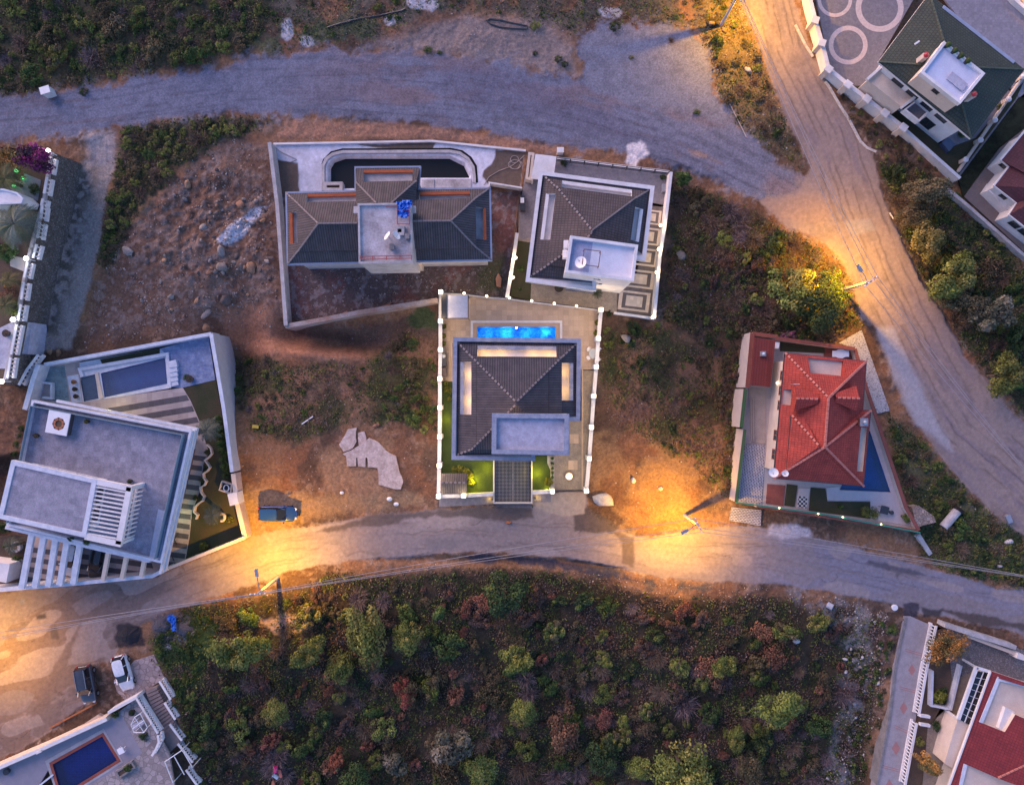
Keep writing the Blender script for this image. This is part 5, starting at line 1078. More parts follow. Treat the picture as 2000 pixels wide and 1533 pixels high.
# west slope: upper hip reaches the ridge, lower band runs full length
recw = None; w0, w1 = lerp(nw_, N_, .34), lerp(sw_, S_, .20)
recw = slope_face(mb, sw_, nw_, w0, w1, (.64, .79, .10)); mb.face([w1, w0, N_, S_], 0, Vector(nw_)-Vector(sw_))
mb.face([sw_, se_, S_], 0, Vector(se_)-Vector(sw_)); eM, eM2 = q_(1685.6, 801), q_(1701, 801.5)
e0, e1 = lerp(ne_, N_, .34), lerp(eM, N_, .34)
mb.face([ne_, eM, S_, N_], 0, Vector(eM)-Vector(ne_))
rece = slope_face(mb, eM2, se_, lerp(se_, S_, .20), lerp(eM2, S_, .20), (.16, .88, .30)); mb.face([lerp(eM2, S_, .20), lerp(se_, S_, .20), S_], 0, Vector(se_)-Vector(eM2))
mb.face([eM, eM2, S_], 0, (1, 0, 0))
mb.build('roof', TILE_R, rh)
recess(rh, rec, EV-.5, TILE_R, SCREED); recess(rh, recw, EV-.2, TILE_R, mat("terracotta_grid", (.44, .115, .07), var=.12, pat='brick', pw=.33, ph=.33, pm=.03, pc=(.6, .6, .6))); recess(rh, rece, EV-.6, CREAM, SCREED)
# raised south-west hip sheet
a_, b_, c_ = W(1546.4, 811, 7.15), W(1536, 917, 6.9), W(1600, 871.5, 9.15); hp = MB(); hp.face([a_, b_, c_], 0, Vector(b_)-Vector(a_)); hp.face([a_, c_, W(1570, 815, 7.6)], 0, (0, 1, 0)); hp.face([b_, W(1660, 933, 6.75), c_], 0, (1, 0, 0)); hp.face([a_, b_, (b_[0], b_[1], 6.6), (a_[0], a_[1], 6.6)], 1); hp.build('stepped_roof', [TILE_R, DKMET], rh)
def dormer(r0, r1, half, zr, nm):
    a_, b_ = Vector(W(*r0, zr)), Vector(W(*r1, zr)); nn = Vector((0, 1, 0)); d = MB(); z0 = zr-.75
    L_ = [a_+nn*half-Vector((0, 0, .75)), b_+nn*half*.35-Vector((0, 0, .25))]; R2 = [a_-nn*half-Vector((0, 0, .75)), b_-nn*half*.35-Vector((0, 0, .25))]
    d.face([a_, b_, L_[1], L_[0]], 0, b_-a_); d.face([a_, b_, R2[1], R2[0]], 0, b_-a_); d.face([L_[0], a_, R2[0]]); d.face([L_[0], R2[0], R2[0]-Vector((0, 0, .7)), L_[0]-Vector((0, 0, .7))])
    o = d.build('dormer', [TILE_R, CREAM], rh); ridge(o, [(a_, b_)], RIDGE_R)
dormer((1556, 778), (1600, 779.3), 1.35, 8.75, 'w'); dormer((1679, 778), (1633, 776.4), 1.35, 8.75, 'e')
ridge(rh, [(nw_, N_), (W(1546.4, 811, 7.2), c_), ], RIDGE_R); ridge(rh, [(ne_, N_), (N_, S_), (eM2, S_), (sw_, S_), (se_, S_)], RIDGE_R, w=.22, ladder=False, name='hip_tiles')
def chimney(px, py, z0, z1, lab=None):
    w_ = W(px, py, z1); q = MB(); q.box((w_[0], w_[1], (z0+z1)/2), (.75, .75, z1-z0)); o = q.build('chimney', mat("brown_brick", (.20, .08, .06), var=.2), rh); q = MB(); q.box((w_[0], w_[1], z1+.06), (.85, .85, .12)); q.lathe((w_[0], w_[1], z1+.12), [(.22, 0), (.24, .3), (.05, .42)], 10); q.build('chimney_cap', GMET, o)
chimney(1687, 824.4, 5.4, 7.6)
windows(rh, bd[0], bd[6], 4.0, 1.1, 1.5, 3, frame=WOODR); windows(rh, bd[1], bd[0], 4.0, 1.4, 1.5, 3, frame=WOODR); windows(rh, bd[5], bd[4], 4.0, 1.4, 1.5, 3, frame=WOODR); windows(rh, bd[4], bd[3], 3.4, 1.6, 2.2, 3, frame=WOODR); windows(rh, bd[6], bd[5], 3.6, 1.2, 1.5, 2, frame=WOODR)
for (x, y, r_, az, lb) in ((1511.4, 922, .52, 3.6, 'large white satellite dish on the corner of the red roof'), (1534, 924, .36, 3.6, 'smaller white satellite dish beside the large one on the red roof corner')):
    w_ = W(x, y, 7.2); t_ = thing('satellite_dish', lb, 'dish', (w_[0], w_[1], 6), 'satellite dishes on the red roof'); dish(t_, w_, r_, .55, az); MB().tube([(w_[0]+.2, w_[1], 6.0), (w_[0], w_[1], 7.2)], .04, 6).build('mast', GMET, t_)
an = thing('aerial', 'thin pale aerial mast on the west slope of the red roof', 'aerial', W(1557, 752, 7)); w_ = W(1557, 750, 9); q = MB(); q.tube([(w_[0], w_[1], 7.2), (w_[0], w_[1], 9)], .03, 6); q.build('mast', GMET, an); q = MB(); q.bar((w_[0]-.3, w_[1], 8.9), (w_[0]+.3, w_[1], 8.9), .04, .04); q.bar((w_[0]-.2, w_[1], 8.6), (w_[0]+.2, w_[1], 8.6), .04, .04); q.build('element', PLAST_W, an)
sh = thing('tiled_shed', 'shed with a flat dark red ribbed roof in the corner of the red house plot', 'shed', W(1490, 705, ZR))
s4 = [(1474, 659), (1514.8, 664.5), (1504.8, 756), (1466, 752)]; MB().prism(inset(PZ(s4, 3.0), .3), ZR-.3, 2.9).build('wall', CREAM, sh); MB().prism(PZ(s4, 3.1), 2.9, 3.1, d=(.09, 1, 0)).build('roof', mat("dark_red_sheet", (.22, .045, .04), (.18, .04, .035), pat='brick', pw=40, ph=.30, pm=.03, pc=(.6, .6, .6), var=.12), sh)
w_ = W(1490.4, 691, 3.3); q = MB(); q.box((w_[0], w_[1], 3.25), (.6, .55, .4)); so_ = q.build('roof_vent', GMET, sh); q = MB(); q.lathe((w_[0], w_[1], 3.45), [(.12, 0), (.16, .1), (.02, .16)], 10); q.build('dome', PLAST_W, so_)
BROWNC = mat("red_brown_coping", (.26, .085, .065), (.21, .07, .055), var=.15); GREENC = mat("green_coping", (.05, .13, .05), (.06, .11, .05), var=.15); PINKW = mat("pinkish_render", (.56, .48, .45), (.50, .43, .41), var=.12)
wall_thing('boundary_wall', 'pale wall with red brown coping beside the shed of the red house', [(1470, 650), (1460, 757)], -3.0, 2.3, .5, PINKW, BROWNC, .5)
wall_thing('boundary_wall', 'upper pale wall length with green coping west of the red house', [(1456, 760), (1448, 835)], -2.6, 2.2, .36, PINKW, GREENC, .4)
wall_thing('boundary_wall', 'lower pale wall length with green coping down to the cobbled drive', [(1455, 839), (1438, 980)], -2.2, 2.0, .4, PINKW, GREENC, .34)
wall_thing('boundary_wall', 'red brown coped wall along the top of the red house garden', [(1470, 651.5), (1516, 657), (1518, 661), (1670, 681)], -1.5, 2.2, .3, PINKW, BROWNC, .4)
wall_thing('boundary_wall', 'red brown coped wall sloping along the triangular pool', [(1670, 681), (1692, 756), (1770, 992), (1795, 1036)], -1.5, 1.9, .3, PINKW, BROWNC, .4)
wall_thing('front_wall', 'brown wall along the street front of the red house', [(1478, 988), (1793, 1037)], -1.0, 1.7, .30, PINKW, BROWNC, .34)
gr_ = thing('green_rail', 'green tube rail with small lamps along the front of the red house', 'railing', W(1437, 980, 0)); q = MB(); q.tube([W(1437, 981, 1.95), W(1600, 1003, 1.95), W(1700, 1021, 1.95), W(1797, 1040, 1.95)], .09, 8); q.build('rail', paint_mat("green_paint", (.03, .22, .14), rough=.4), gr_)
for x, y in ((1522, 993), (1598, 1004), (1646, 1011), (1721, 1025)):
    w_ = W(x, y-1, 2.0); q = MB(); q.lathe((w_[0], w_[1], 1.9), [(.05, 0), (.09, .1), (.02, .18)], 8); q.build('rail_lamp', emit_mat("yellow_bulb", (1, .85, .25), 5), gr_); light('rail_light', (w_[0], w_[1], 2.25), 1.2, (.9, .9, .35), .06, gr_)
pool_thing('triangular deep blue pool beside the red roofed house', [(1699, 842), (1738.7, 960.5), (1641, 956), (1665, 900)], ZR, 1.5, mat("deep_blue_pool", (.004, .075, .36), (.010, .12, .46), var=.15, scale=1), water_mat("pool_water_deep", (.28, .62, .92), .12), rimm=None)
flat_area('pool_deck', [(1690, 764), (1700, 803), (1768, 992), (1788, 1028), (1700, 1014), (1700, 978), (1616, 977), (1614, 953), (1640, 950), (1640, 957), (1739.5, 961.5), (1698, 838)], ZR+.01, mat("pink_limestone", (.54, .48, .49), (.48, .43, .45), var=.1))
for q, m_ in (([(1537, 945), (1558, 948), (1552, 990), (1532, 987)], DLAWN), ([(1584, 952), (1612, 954), (1616, 979), (1700, 980), (1700, 1013), (1580, 997)], DLAWN), ([(1524, 667), (1610, 677), (1612, 690), (1524, 686)], DLAWN)): flat_area('lawn', q, ZR+.02, m_)
flat_area('red_terrace', [(1499, 945), (1534, 948), (1530, 988), (1496, 983)], ZR+.02, mat("red_terrace_slabs", (.25, .08, .065), var=.14)); flat_area('red_terrace', [(1609, 677), (1665, 686), (1665, 702), (1609, 696)], ZR+.01, mat("red_terrace_slabs", (.25, .08, .065)))
flat_area('path', [(1560, 953), (1582, 954), (1576, 995), (1556, 992)], ZR+.02, PINKW); flat_area('checker_path', [(1560, 968), (1577, 971), (1575, 993), (1557, 990)], ZR+.03, mat("checker_tiles", (.60, .60, .60), pat='check', pw=.25, pc=(.04, .04, .05), var=.05))
flat_area('driveway', [(1462, 757), (1497, 762), (1495, 867), (1467, 864)], ZR+.015, mat("beige_ramp", (.40, .34, .30), (.33, .28, .25), var=.14)); flat_area('driveway', [(1453, 866), (1496, 869), (1488, 985), (1441, 979)], ZR+.02, COB_D, d=(.09, 1, 0))
flat_area('driveway', [(1430, 990), (1487, 996), (1486, 1027), (1424, 1016)], .16, COB_D, d=(1, -.1, 0)); flat_area('gravel_strip', [(1511, 758), (1522, 756), (1515, 900), (1503, 908)], ZR+.03, mat("white_pebbles", (.48, .45, .44), fine=18, var=.5))
flat_area('pavement', [(1638, 670), (1683, 645), (1738, 802), (1714, 808), (1692, 750), (1671, 681)], .15, COB_P)
q = MB()
for x in (1467, 1471): q.tube([W(x, 778, ZR+.3), W(x+1, 862, ZR+.3)], .05, 6)
q.build('ramp_handrail', GMET, label='pair of steel handrails along the beige ramp by the red house', cat='handrail')
tb = thing('garden_table', 'white scallop edged garden table behind the red house', 'table', W(1642, 693, ZR)); w_ = W(1642, 691, ZR+.75); q = MB(); q.lathe((w_[0], w_[1], ZR+.68), [(.75, 0), (.78, .04), (.74, .08)], 10, sy=.7); q.box((w_[0], w_[1], ZR+.73), (1.9, .7, .08)); q.build('table_top', PLAST_W, tb); q = MB(); q.lathe((w_[0], w_[1], ZR), [(.35, 0), (.1, .1), (.1, .68)], 10); q.build('pedestal', PLAST_W, tb)
tb = thing('garden_table', 'dark square table with a chair on the pool deck of the red house', 'table', W(1728, 996, ZR)); w_ = W(1728, 996, ZR+.75); q = MB(); q.box((w_[0], w_[1], ZR+.72), (.95, .9, .06), rz=-.25); q.build('table_top', DKMET, tb)
for dx, dy in ((-.35, -.35), (.35, -.35), (.35, .35), (-.35, .35)): q = MB(); q.box((w_[0]+dx, w_[1]+dy, ZR+.36), (.06, .06, .7)); q.build('leg', DKMET, tb)
ch = thing('garden_chair', 'small dark round seat next to the dark square table', 'chair', W(1742, 1001, ZR)); w_ = W(1742, 1001, ZR+.45); q = MB(); q.lathe((w_[0], w_[1], ZR+.4), [(.24, 0), (.26, .05), (.2, .1)], 12); q.build('seat', DKMET, ch); q = MB(); q.lathe((w_[0], w_[1], ZR), [(.2, 0), (.05, .05), (.05, .4)], 10); q.build('pedestal', DKMET, ch)
w_ = W(1519, 748, 2.6); wl_ = thing('wall_lamp', 'glowing wall lamp on the west side of the red house', 'lamp', (w_[0], w_[1], 2.4)); q = MB(); q.lathe((w_[0], w_[1], 2.4), [(.06, 0), (.16, .1), (.16, .25), (.05, .32)], 10); q.build('globe', BULB_W, wl_); q = MB(); q.bar((w_[0]+.5, w_[1], 2.5), (w_[0], w_[1], 2.5), .05, .05); q.build('bracket', DKMET, wl_); light('wall_light', (w_[0], w_[1], 2.95), 9, (1, .8, .4), .1, wl_)
bt = MB(); bt.prism(PZ([(1515, 668), (1523, 669), (1521, 681), (1513, 680)], 2.0), ZR, 2.0); bt.build('cool_box', PLAST_W, label='white box standing beside the red ribbed shed roof', cat='box')
sb = thing('masonry_block', 'rough stone retaining block at the sharp corner of the red house plot', 'wall', W(1808, 1040, 0)); q = MB(); q.prism(PZ([(1782, 990), (1796, 988), (1824, 1008), (1828, 1020), (1802, 1026), (1790, 1032)], 1.6), -1.5, 1.6); q.build('block', mat("orange_rubble", (.42, .30, .23), (.30, .26, .25), pat='vor', pw=.35, pm=.05, pc=(.5, .5, .5), var=.25), sb); q = MB(); q.strip([W(1794, 1045, .8), W(1818, 1083, .3)], .5, -1, [.8, .3]); q.build('wing_wall', CONC, sb)
cp = thing('culvert_pipe', 'pale concrete culvert pipe with dark mouth on the weedy corner', 'pipe', G(1850, 1010)); a_, b_ = G(1838, 1028, .45), G(1866, 995, .45); q = MB(); q.tube([a_, b_], .5, 14); q.build('barrel', CONC, cp); q = MB(); d_ = (Vector(b_)-Vector(a_)).normalized(); q.tube([Vector(b_)-d_*.1, Vector(b_)+d_*.25], .62, 14); q.build('mouth', BLACK, cp)
# ---------------------------------------------------------------- green roofed house and its neighbour (top right)
ZN = .3
flat_area('forecourt', [(1583, -60), (1620, 134), (1700, 195), (1768, 250), (1874, 346), (1990, 190), (1960, 170), (1896, 271), (1715, 121), (1818, -60)], ZN, PAVE_G)
flat_area('paved_yard', [(1800, -60), (1960, -60), (2080, 20), (2080, 200), (1990, 190)], ZN-.02, mat("lilac_pavers", (.31, .30, .35), (.26, .25, .29), pat='brick', pw=.3, ph=.3, pm=.012, pc=(.8, .8, .8), var=.15))
flat_area('lawn', [(1856, 288), (1905, 270), (1985, 175), (2000, 160), (1985, 192), (1872, 342), (1768, 256), (1668, 168), (1690, 168)], ZN+.012, DLAWN)
q = MB()
for cx, cy, ro, ri in ((1656.6, 88.7, 38, 29), (1718, 16, 47, 36), (1630.5, 0, 34, 27)):
    f = lambda r: [W(cx+r*math.cos(t), cy+r*math.sin(t), ZN+.005) for t in np.linspace(0, 2*math.pi, 49)[:-1]]; q.fill(f(ro), [f(ri)])
q.build('paving_rings', PATTERN_R, kind='structure')
gh = thing('green_roofed_house', 'white house with a dark green hipped tile roof and white roof deck', 'house', W(1850, 130, ZN)); EV = 6.2
eave = [(1715.3, 121.3), (1815, -12), (2001, 136), (1896.7, 271.4)]; bd = inset(PZ(eave, EV), 1.1); MB().prism(bd, ZN-.2, EV-.2).build('wall', WHITE, gh); MB().prism(PZ(eave, EV), EV-.3, EV-.05).build('eaves_slab', WHITE, gh)
w_, n_, e_, s_ = PZ(eave, EV); A1 = W(1772, 106, 7.9); A1 = lerp(w_, W(1858, 130, 9.2), .42); AP = W(1858, 130, 8.6); mb = MB()
for a_, b_ in ((w_, n_), (n_, e_), (e_, s_), (s_, w_)): mb.face([a_, b_, AP], 0, Vector(b_)-Vector(a_))
mb.build('roof', TILE_GR, gh); ridge(gh, [(w_, AP), (n_, AP), (e_, AP), (s_, AP)], mat("green_ridge", (.10, .12, .09), var=.15), w=.16, ladder=False); q = MB(); q.bar(lerp(W(1841, 14, EV+.1), W(1841, 14, EV+.1), 0), W(1980, 123, EV+.1), .35, .2); q.build('solar_gutter', TRIM, gh)
tw = [(1844, 80.4), (1924.8, 143.5), (1875.8, 203.5), (1797.5, 142)]; TZ = 9.2; MB().prism(inset(PZ(tw, TZ), .1), 6.5, TZ-.5).build('tower_wall', CREAM, gh); MB().fill([(x, y, TZ-.3) for x, y in inset(PZ(tw, TZ), .1)], d=(.79, -.62, 0)).build('tower_roof', mat("pale_blue_deck", (.62, .65, .78), (.55, .58, .70), var=.12), gh); MB().strip(inset(PZ(tw, TZ), .15), .3, TZ-.55, TZ, closed=True).build('tower_parapet', WHITE, gh)
t_ = inset(PZ(tw, TZ), .1); windows(gh, t_[3], t_[2], 8.2, .8, .6, 1, frame=DKMET, margin=.2)
windows(gh, bd[0], bd[3], 4.3, 1.5, 1.4, 4, frame=DKMET); windows(gh, bd[0], bd[3], 1.8, 1.5, 1.6, 3, frame=DKMET); windows(gh, bd[3], bd[2], 4.2, 1.3, 1.4, 3); windows(gh, bd[1], bd[0], 4.2, 1.3, 1.4, 3)
q = MB(); q.prism(PZ([(1722, 131), (1789, 187), (1761, 209), (1695, 157)], 3.6), ZN, 3.6); q.build('side_wing', CREAM, gh); q = MB(); q.bar(W(1693, 156, 3.8), W(1722, 130, 3.8), .3, .4); q.bar(W(1760, 211, 3.8), W(1791, 187, 3.8), .3, .4); q.build('wing_coping', WHITE, gh)
q = MB(); q.prism(PZ([(1766, 214), (1785, 198), (1812, 217), (1795, 237)], 3.4), 3.0, 3.2, m=0); bo = q.build('balcony', PAVE_G, gh); q = MB(); q.strip([W(1787, 200, 3.9), W(1768, 214, 3.9), W(1796, 236, 3.9), W(1812, 220, 3.9)], .16, 3.0, 3.9); q.build('parapet', WHITE, bo)
T_ = TZ-.3
for (x, y, lb, sx, sy) in ((1866, 157, 'grey panel lying on the white roof deck, near its middle', 1.5, 1.0),): w2 = W(x, y, T_+.1); q = MB(); q.box((w2[0], w2[1], T_+.1), (1.7, .95, .12), rz=-.65); q.box((w2[0]+.55, w2[1]-.5, T_+.14), (1.1, .95, .1), rz=-.65); q.build('solar_panel', SCREED, label='two grey panels lying flat on the white roof deck of the green roofed house', cat='panel')
for i, (x, y) in enumerate(((1847, 92), (1860, 103), (1872, 113), (1885, 123))): w2 = W(x, y, T_); q = MB(); q.lathe((w2[0], w2[1], T_), [(.2, 0), (.24, .3), (.26, .34)], 10); o = thing('roof_pot', f'small dark plant pot on the white roof deck, {ordn(i)} from the top', 'pot', (w2[0], w2[1], T_), 'pots on the white roof deck'); q.build('pot', DKMET, o); q = MB(); q.lathe((w2[0], w2[1], T_+.34), [(.2, 0), (.32, .2), (.12, .45)], 8); q.build('plant', LAWN, o)
for x, y, lb in ((1806.5, 110, 'red capped roof vent on the green roof left of the white deck'), (1900, 186, 'red capped roof vent on the green roof below the white deck')): w2 = W(x, y, 8.6); o = thing('roof_vent', lb, 'vent', (w2[0], w2[1], 8)); q = MB(); q.box((w2[0], w2[1], 8.1), (.5, .5, 1.4)); q.build('stack', PINKW, o); q = MB(); q.lathe((w2[0], w2[1], 8.8), [(.28, 0), (.3, .12), (.05, .25)], 10); q.build('cap', paint_mat("red_cap", (.45, .02, .02)), o)
w2 = W(1792, 83, 8.0); q = MB(); q.box((w2[0], w2[1], 7.9), (.6, .18, .1), rz=.6); q.build('skylight', PLAST_W, gh)
WP = [(1581, -8), (1592.6, 39), (1605.7, 83.5), (1618.7, 134.4), (1656.6, 165), (1693.6, 193), (1729, 221), (1765.6, 249)]
wall_thing('boundary_wall', 'white coped wall with square pillars along the dirt road by the ring patterned forecourt', [(1573, -50)]+WP, -1.5, 1.6, .45, WHITE)
wall_thing('boundary_wall', 'tall white retaining wall below the green roofed house garden', [(1767, 252), (1875.8, 348.4)], -3.4, 1.3, .35, WHITE)
pp2 = None
for i, (x, y) in enumerate(WP[1:]):
    w2 = W(x, y, 2.0)
    if pp2 is None: pp2 = thing('wall_pillar', '', 'pillar', (0, 0, 0)); q = MB(); q.box((0, 0, .5), (.62, .62, 2.6)); q.build('post', CREAM, pp2); q = MB(); q.box((0, 0, 1.86), (.85, .80, .16)); q.build('cap', WHITE, pp2); o = pp2
    else: o = copy_tree(pp2)
    o.location = (w2[0], w2[1], .1); o.rotation_euler = (0, 0, -.3 if i < 2 else -.65); tag(o, f"square white wall pillar by the ring patterned forecourt, {ordn(i)} from the top", 'pillar', 'pillars of the forecourt wall')
fp = None
for i, (x, y) in enumerate(((1998, 150), (1969.7, 194.4), (1943, 235), (1915, 274), (1886, 312))):
    w2 = W(x, y, 1.3)
    if fp is None: fp = thing('fence_post', '', 'post', (0, 0, 0)); q = MB(); q.box((0, 0, .5), (.4, .4, 1.4)); q.build('shaft', CREAM, fp); q = MB(); q.lathe((0, 0, 1.2), [(.30, 0), (.34, .08), (.12, .25)], 8); q.build('cap', WHITE, fp); o = fp
    else: o = copy_tree(fp)
    o.location = (w2[0], w2[1], .1); tag(o, f"white fence post between the two dark gardens, {ordn(i)} from the top", 'post', 'posts between the dark gardens')
q = MB(); 
for a_, b_ in (((2010, 132), (1870, 336)),): q.bar(W(*a_, .9), W(*b_, .9), .12, .10); q.bar(W(*a_, .4), W(*b_, .4), .3, .5)
q.build('garden_fence', CREAM, label='thin white fence line between the two dark gardens', cat='fence')
wall_thing('boundary_wall', 'grey blue retaining wall at the edge of the plum roofed house plot', [(1838, 358), (1884, 396), (1999, 497), (2070, 560)], -2.8, .8, .35, CONC)
q = MB(); q.prism(PZ([(1840, 279), (1852, 268), (1866, 282), (1854, 296)], 1.0), ZN, 1.0); q.build('pump_house', paint_mat("navy_sheet", (.06, .08, .14), rough=.5), label='dark navy cabinet beside the corner of the green roofed house', cat='cabinet')
ph = thing('plum_roofed_house', 'white house with a dark plum tile roof at the right edge', 'house', W(2000, 350, ZN)); EV = 3.7
eave = [(2010, 245), (1954, 312), (1970, 325), (1941, 362.7), (1985, 397), (1970, 420), (2060, 490), (2160, 340)]; MB().prism(inset(PZ(eave, EV), .5), ZN-.2, EV-.15).build('wall', WHITE, ph); mb = MB(); E_ = PZ(eave, EV); AP = W(2060, 370, 6.2)
for i in range(len(E_)): mb.face([E_[i], E_[(i+1) % len(E_)], AP], 0, Vector(E_[(i+1) % len(E_)])-Vector(E_[i]))
mb.build('roof', TILE_P, ph); MB().strip(inset(E_, .06), .2, EV-.2, EV+.05, closed=True).build('eaves_trim', WHITE, ph); bd = inset(E_, .5); windows(ph, bd[1], bd[2], 2.4, .8, .7, 1, frame=DKMET); windows(ph, bd[3], bd[4], 2.4, .9, .8, 1, frame=DKMET); windows(ph, bd[5], bd[6], 2.2, 1.2, 1.3, 3, frame=DKMET)
q = MB(); q.prism(PZ([(1930, 372), (1944, 352), (1990, 392), (1975, 416)], 1.8), ZN-.5, 1.8); q.build('annexe', WHITE, ph)
flat_area('paved_yard', [(1883, 384), (1952, 290), (2080, 190), (2080, 560), (2000, 492)], ZN, mat("brown_pavers", (.20, .165, .155), (.17, .14, .135), var=.15)); flat_area('lawn', [(1872, 348), (1990, 192), (2080, 120), (2080, 190), (1952, 288), (1882, 384)], ZN-.02, mat("night_lawn", (.028, .036, .018), fine=22, var=.4, rough=.95, bump=.8))
kerb = [(1553, 50), (1561, 66), (1572, 88), (1587, 112)]; kerb2 = [(1612, 160), (1625, 182), (1640, 208), (1656.6, 232), (1668, 255), (1680, 277), (1693, 289), (1711, 297)]
for kk, lb in ((kerb, 'short broken white kerb at the roadside below the forecourt wall'), (kerb2, 'long curving white stone kerb beside the dirt road')): MB().strip([G(x, y, .2)[:2] for x, y in kk], .26, -.3, .16).build('stone_kerb', mat("white_stone", (.62, .58, .55), (.42, .38, .36), var=.3, scale=3), label=lb, cat='kerb')
wall_thing('boundary_wall', 'white wall edging the orange lit path in the top right corner', [(1960, -30), (1985, 0), (2010, 22), (2060, 60)], -.4, 1.0, .4, WHITE); flat_area('path', [(1975, -30), (2080, -30), (2080, 60), (2000, 8)], .35, PAVE_B)

# ---------------------------------------------------------------- terrace house, bottom left
ZS = 1.1
flat_area('pool_terrace', [(-60, 1528), (78, 1468), (208, 1408), (268, 1362), (312, 1440), (330, 1470), (345, 1560), (-60, 1600)], ZS, mat("lilac_deck", (.29, .27, .315), (.255, .24, .28), var=.15, fine=20), holes=[[(101, 1491), (201, 1435), (232, 1485), (95, 1585), (60, 1560)]])
flat_area('crazy_paving', [(235, 1392), (262, 1364), (312, 1440), (330, 1470), (345, 1560), (130, 1560), (232, 1500), (278, 1470)], ZS+.01, mat("pinkish_flagstones", (.38, .32, .31), (.31, .265, .26), pat='vor', pw=.6, pm=.03, pc=(.6, .6, .6), var=.18))
pool_thing('rectangular deep blue pool with red brick border, bottom left corner', [(103, 1492), (200, 1437), (229, 1484), (120, 1552)], ZS, 1.4, mat("blue_pool_tiles", (.006, .035, .30), (.01, .055, .36), var=.15, scale=1, pat='brick', pw=.3, ph=.3, pm=.012, pc=(1.3, 1.3, 1.3)), water_mat("pool_water_clear", (.42, .62, .95), .04), rimw=.32, rimm=mat("red_brick_border", (.30, .085, .06), (.24, .07, .05), var=.2))
MB().strip(PZ([(92, 1487), (201, 1427), (236, 1487), (118, 1562)], ZS+.03), .40, ZS-.2, ZS+.03, closed=True).build('pool_surround', mat("grey_surround", (.40, .38, .40), var=.12), label='pale stone surround outside the red bordered pool', cat='kerb')
flat_area('parking_pad', [(222, 1328), (262, 1290), (300, 1278), (310, 1300), (321, 1323), (296, 1342), (268, 1358), (243, 1366), (228, 1350)], .12, mat("pink_crazy_paving", (.42, .33, .31), (.35, .275, .26), pat='vor', pw=.6, pm=.035, pc=(.6, .58, .58), var=.2))
wall_thing('boundary_wall', 'white wall with sloping cream bank above the bottom left pool', [(-30, 1511), (0, 1498), (78, 1464), (208, 1404)], -.9, ZS+.9, .5, CREAM, WHITE, .4); wall_thing('boundary_wall', 'short white wall by the parked white car above the swing seat', [(211, 1392), (268.8, 1360)], -.5, ZS+.8, .34, WHITE)
flat_area('bank', [(92, 1462), (192, 1395), (207, 1404), (84, 1466)], .55, mat("cream_bank", (.55, .44, .36), (.47, .37, .31), var=.14), thick=.8)
def balustrade(label, pts, z0, h, sp=.30, m=WHITE, group='white balustrades'):
    P = PZ(pts, z0+h); r = thing('balustrade', label, 'balustrade', (P[0][0], P[0][1], z0), group); q = MB(); q.strip(P, .26, z0+h-.13, z0+h); q.build('handrail', m, r); q = MB(); q.strip(P, .28, z0-.3, z0+.12); q.build('plinth', m, r); pr = None
    for i in range(len(P)-1):
        a_, b_ = Vector(P[i][:2]), Vector(P[i+1][:2]); L = (b_-a_).length; n = max(2, int(L/sp))
        for k in range(n):
            p = a_.lerp(b_, (k+.5)/n)
            if pr is None: q = MB(); q.lathe((p.x, p.y, z0+.12), [(.05, 0), (.095, .25*h), (.05, .55*h), (.075, h-.25)], 8); pr = q.build('baluster', m, r); p0 = p.copy()
            else: c = pr.copy(); COL.objects.link(c); c.parent = r; c.location = Vector(pr.location)+Vector((p.x-p0.x, p.y-p0.y, 0))
    return r
for i, (a_, b_) in enumerate((((311, 1330), (333, 1366)), ((321, 1372), (342, 1405)), ((331, 1414), (355, 1446)), ((347, 1452), (376, 1489)), ((363, 1503), (386, 1535)))): balustrade(f'short white balustrade stepping down the outer side of the stairs, {ordn(i)} from the top', [a_, b_], .3-.25*i, .95, group='stair balustrades of the terrace house')
balustrade('long white balustrade between the swing seat and the stairs', [(265, 1362), (308, 1432)], ZS, .9); balustrade('curved white balustrade below the swing seat', [(308, 1436), (310, 1449), (304, 1463), (296, 1476)], ZS, .9)
balustrade('tiny white balustrade on the wall above the red bordered pool', [(70, 1471), (80, 1466)], ZS+.2, .9)
flat_area('stair_landing', [(272, 1352), (312, 1336), (340, 1400), (352, 1450), (330, 1470), (312, 1440)], .25, mat("stair_stone", (.25, .215, .21), var=.15)); sp_ = MB()
for k in range(14): t = k/13; sp_.prism(PZ([(288+t*28, 1346+t*94), (309+t*33, 1338+t*80), (311+t*33, 1343+t*80), (290+t*28, 1352+t*94)], .5), .2, .95-.05*k)
sp_.build('garden_stairs', mat("stair_brown", (.26, .20, .19), var=.15), label='brown stone stairs running down between two white balustrades', cat='stairs')
q = MB()
for a_, b_ in (((322, 1487), (356, 1464)), ((356, 1464), (376, 1498)), ((322, 1487), (338, 1528)), ((340, 1476), (360, 1512))): q.tube([W(*a_, 1.5), W(*b_, 1.5)], .06, 6)
for x, y in ((322, 1487), (356, 1464), (376, 1498), (338, 1528)): w2 = W(x, y, 1.5); q.tube([(w2[0], w2[1], -.6), w2], .06, 6)
q.build('stair_pergola', WMET, label='white tube frame over the lower flight of stairs', cat='pergola')
sw = thing('garden_swing', 'white tube swing seat frame on the pinkish flagstones', 'garden swing', W(271, 1412, ZS)); q = MB()
A_ = [W(256, 1415, ZS+1.8), W(263, 1400, ZS+1.8), W(274, 1393, ZS+1.8), W(288, 1420, ZS+1.8), W(281, 1430, ZS+1.8), W(262, 1430, ZS+1.8)]
for i in range(6): q.tube([A_[i], A_[(i+1) % 6]], .05, 6)
for i in (0, 2, 3, 5): q.tube([A_[i], (A_[i][0], A_[i][1], ZS)], .05, 6)
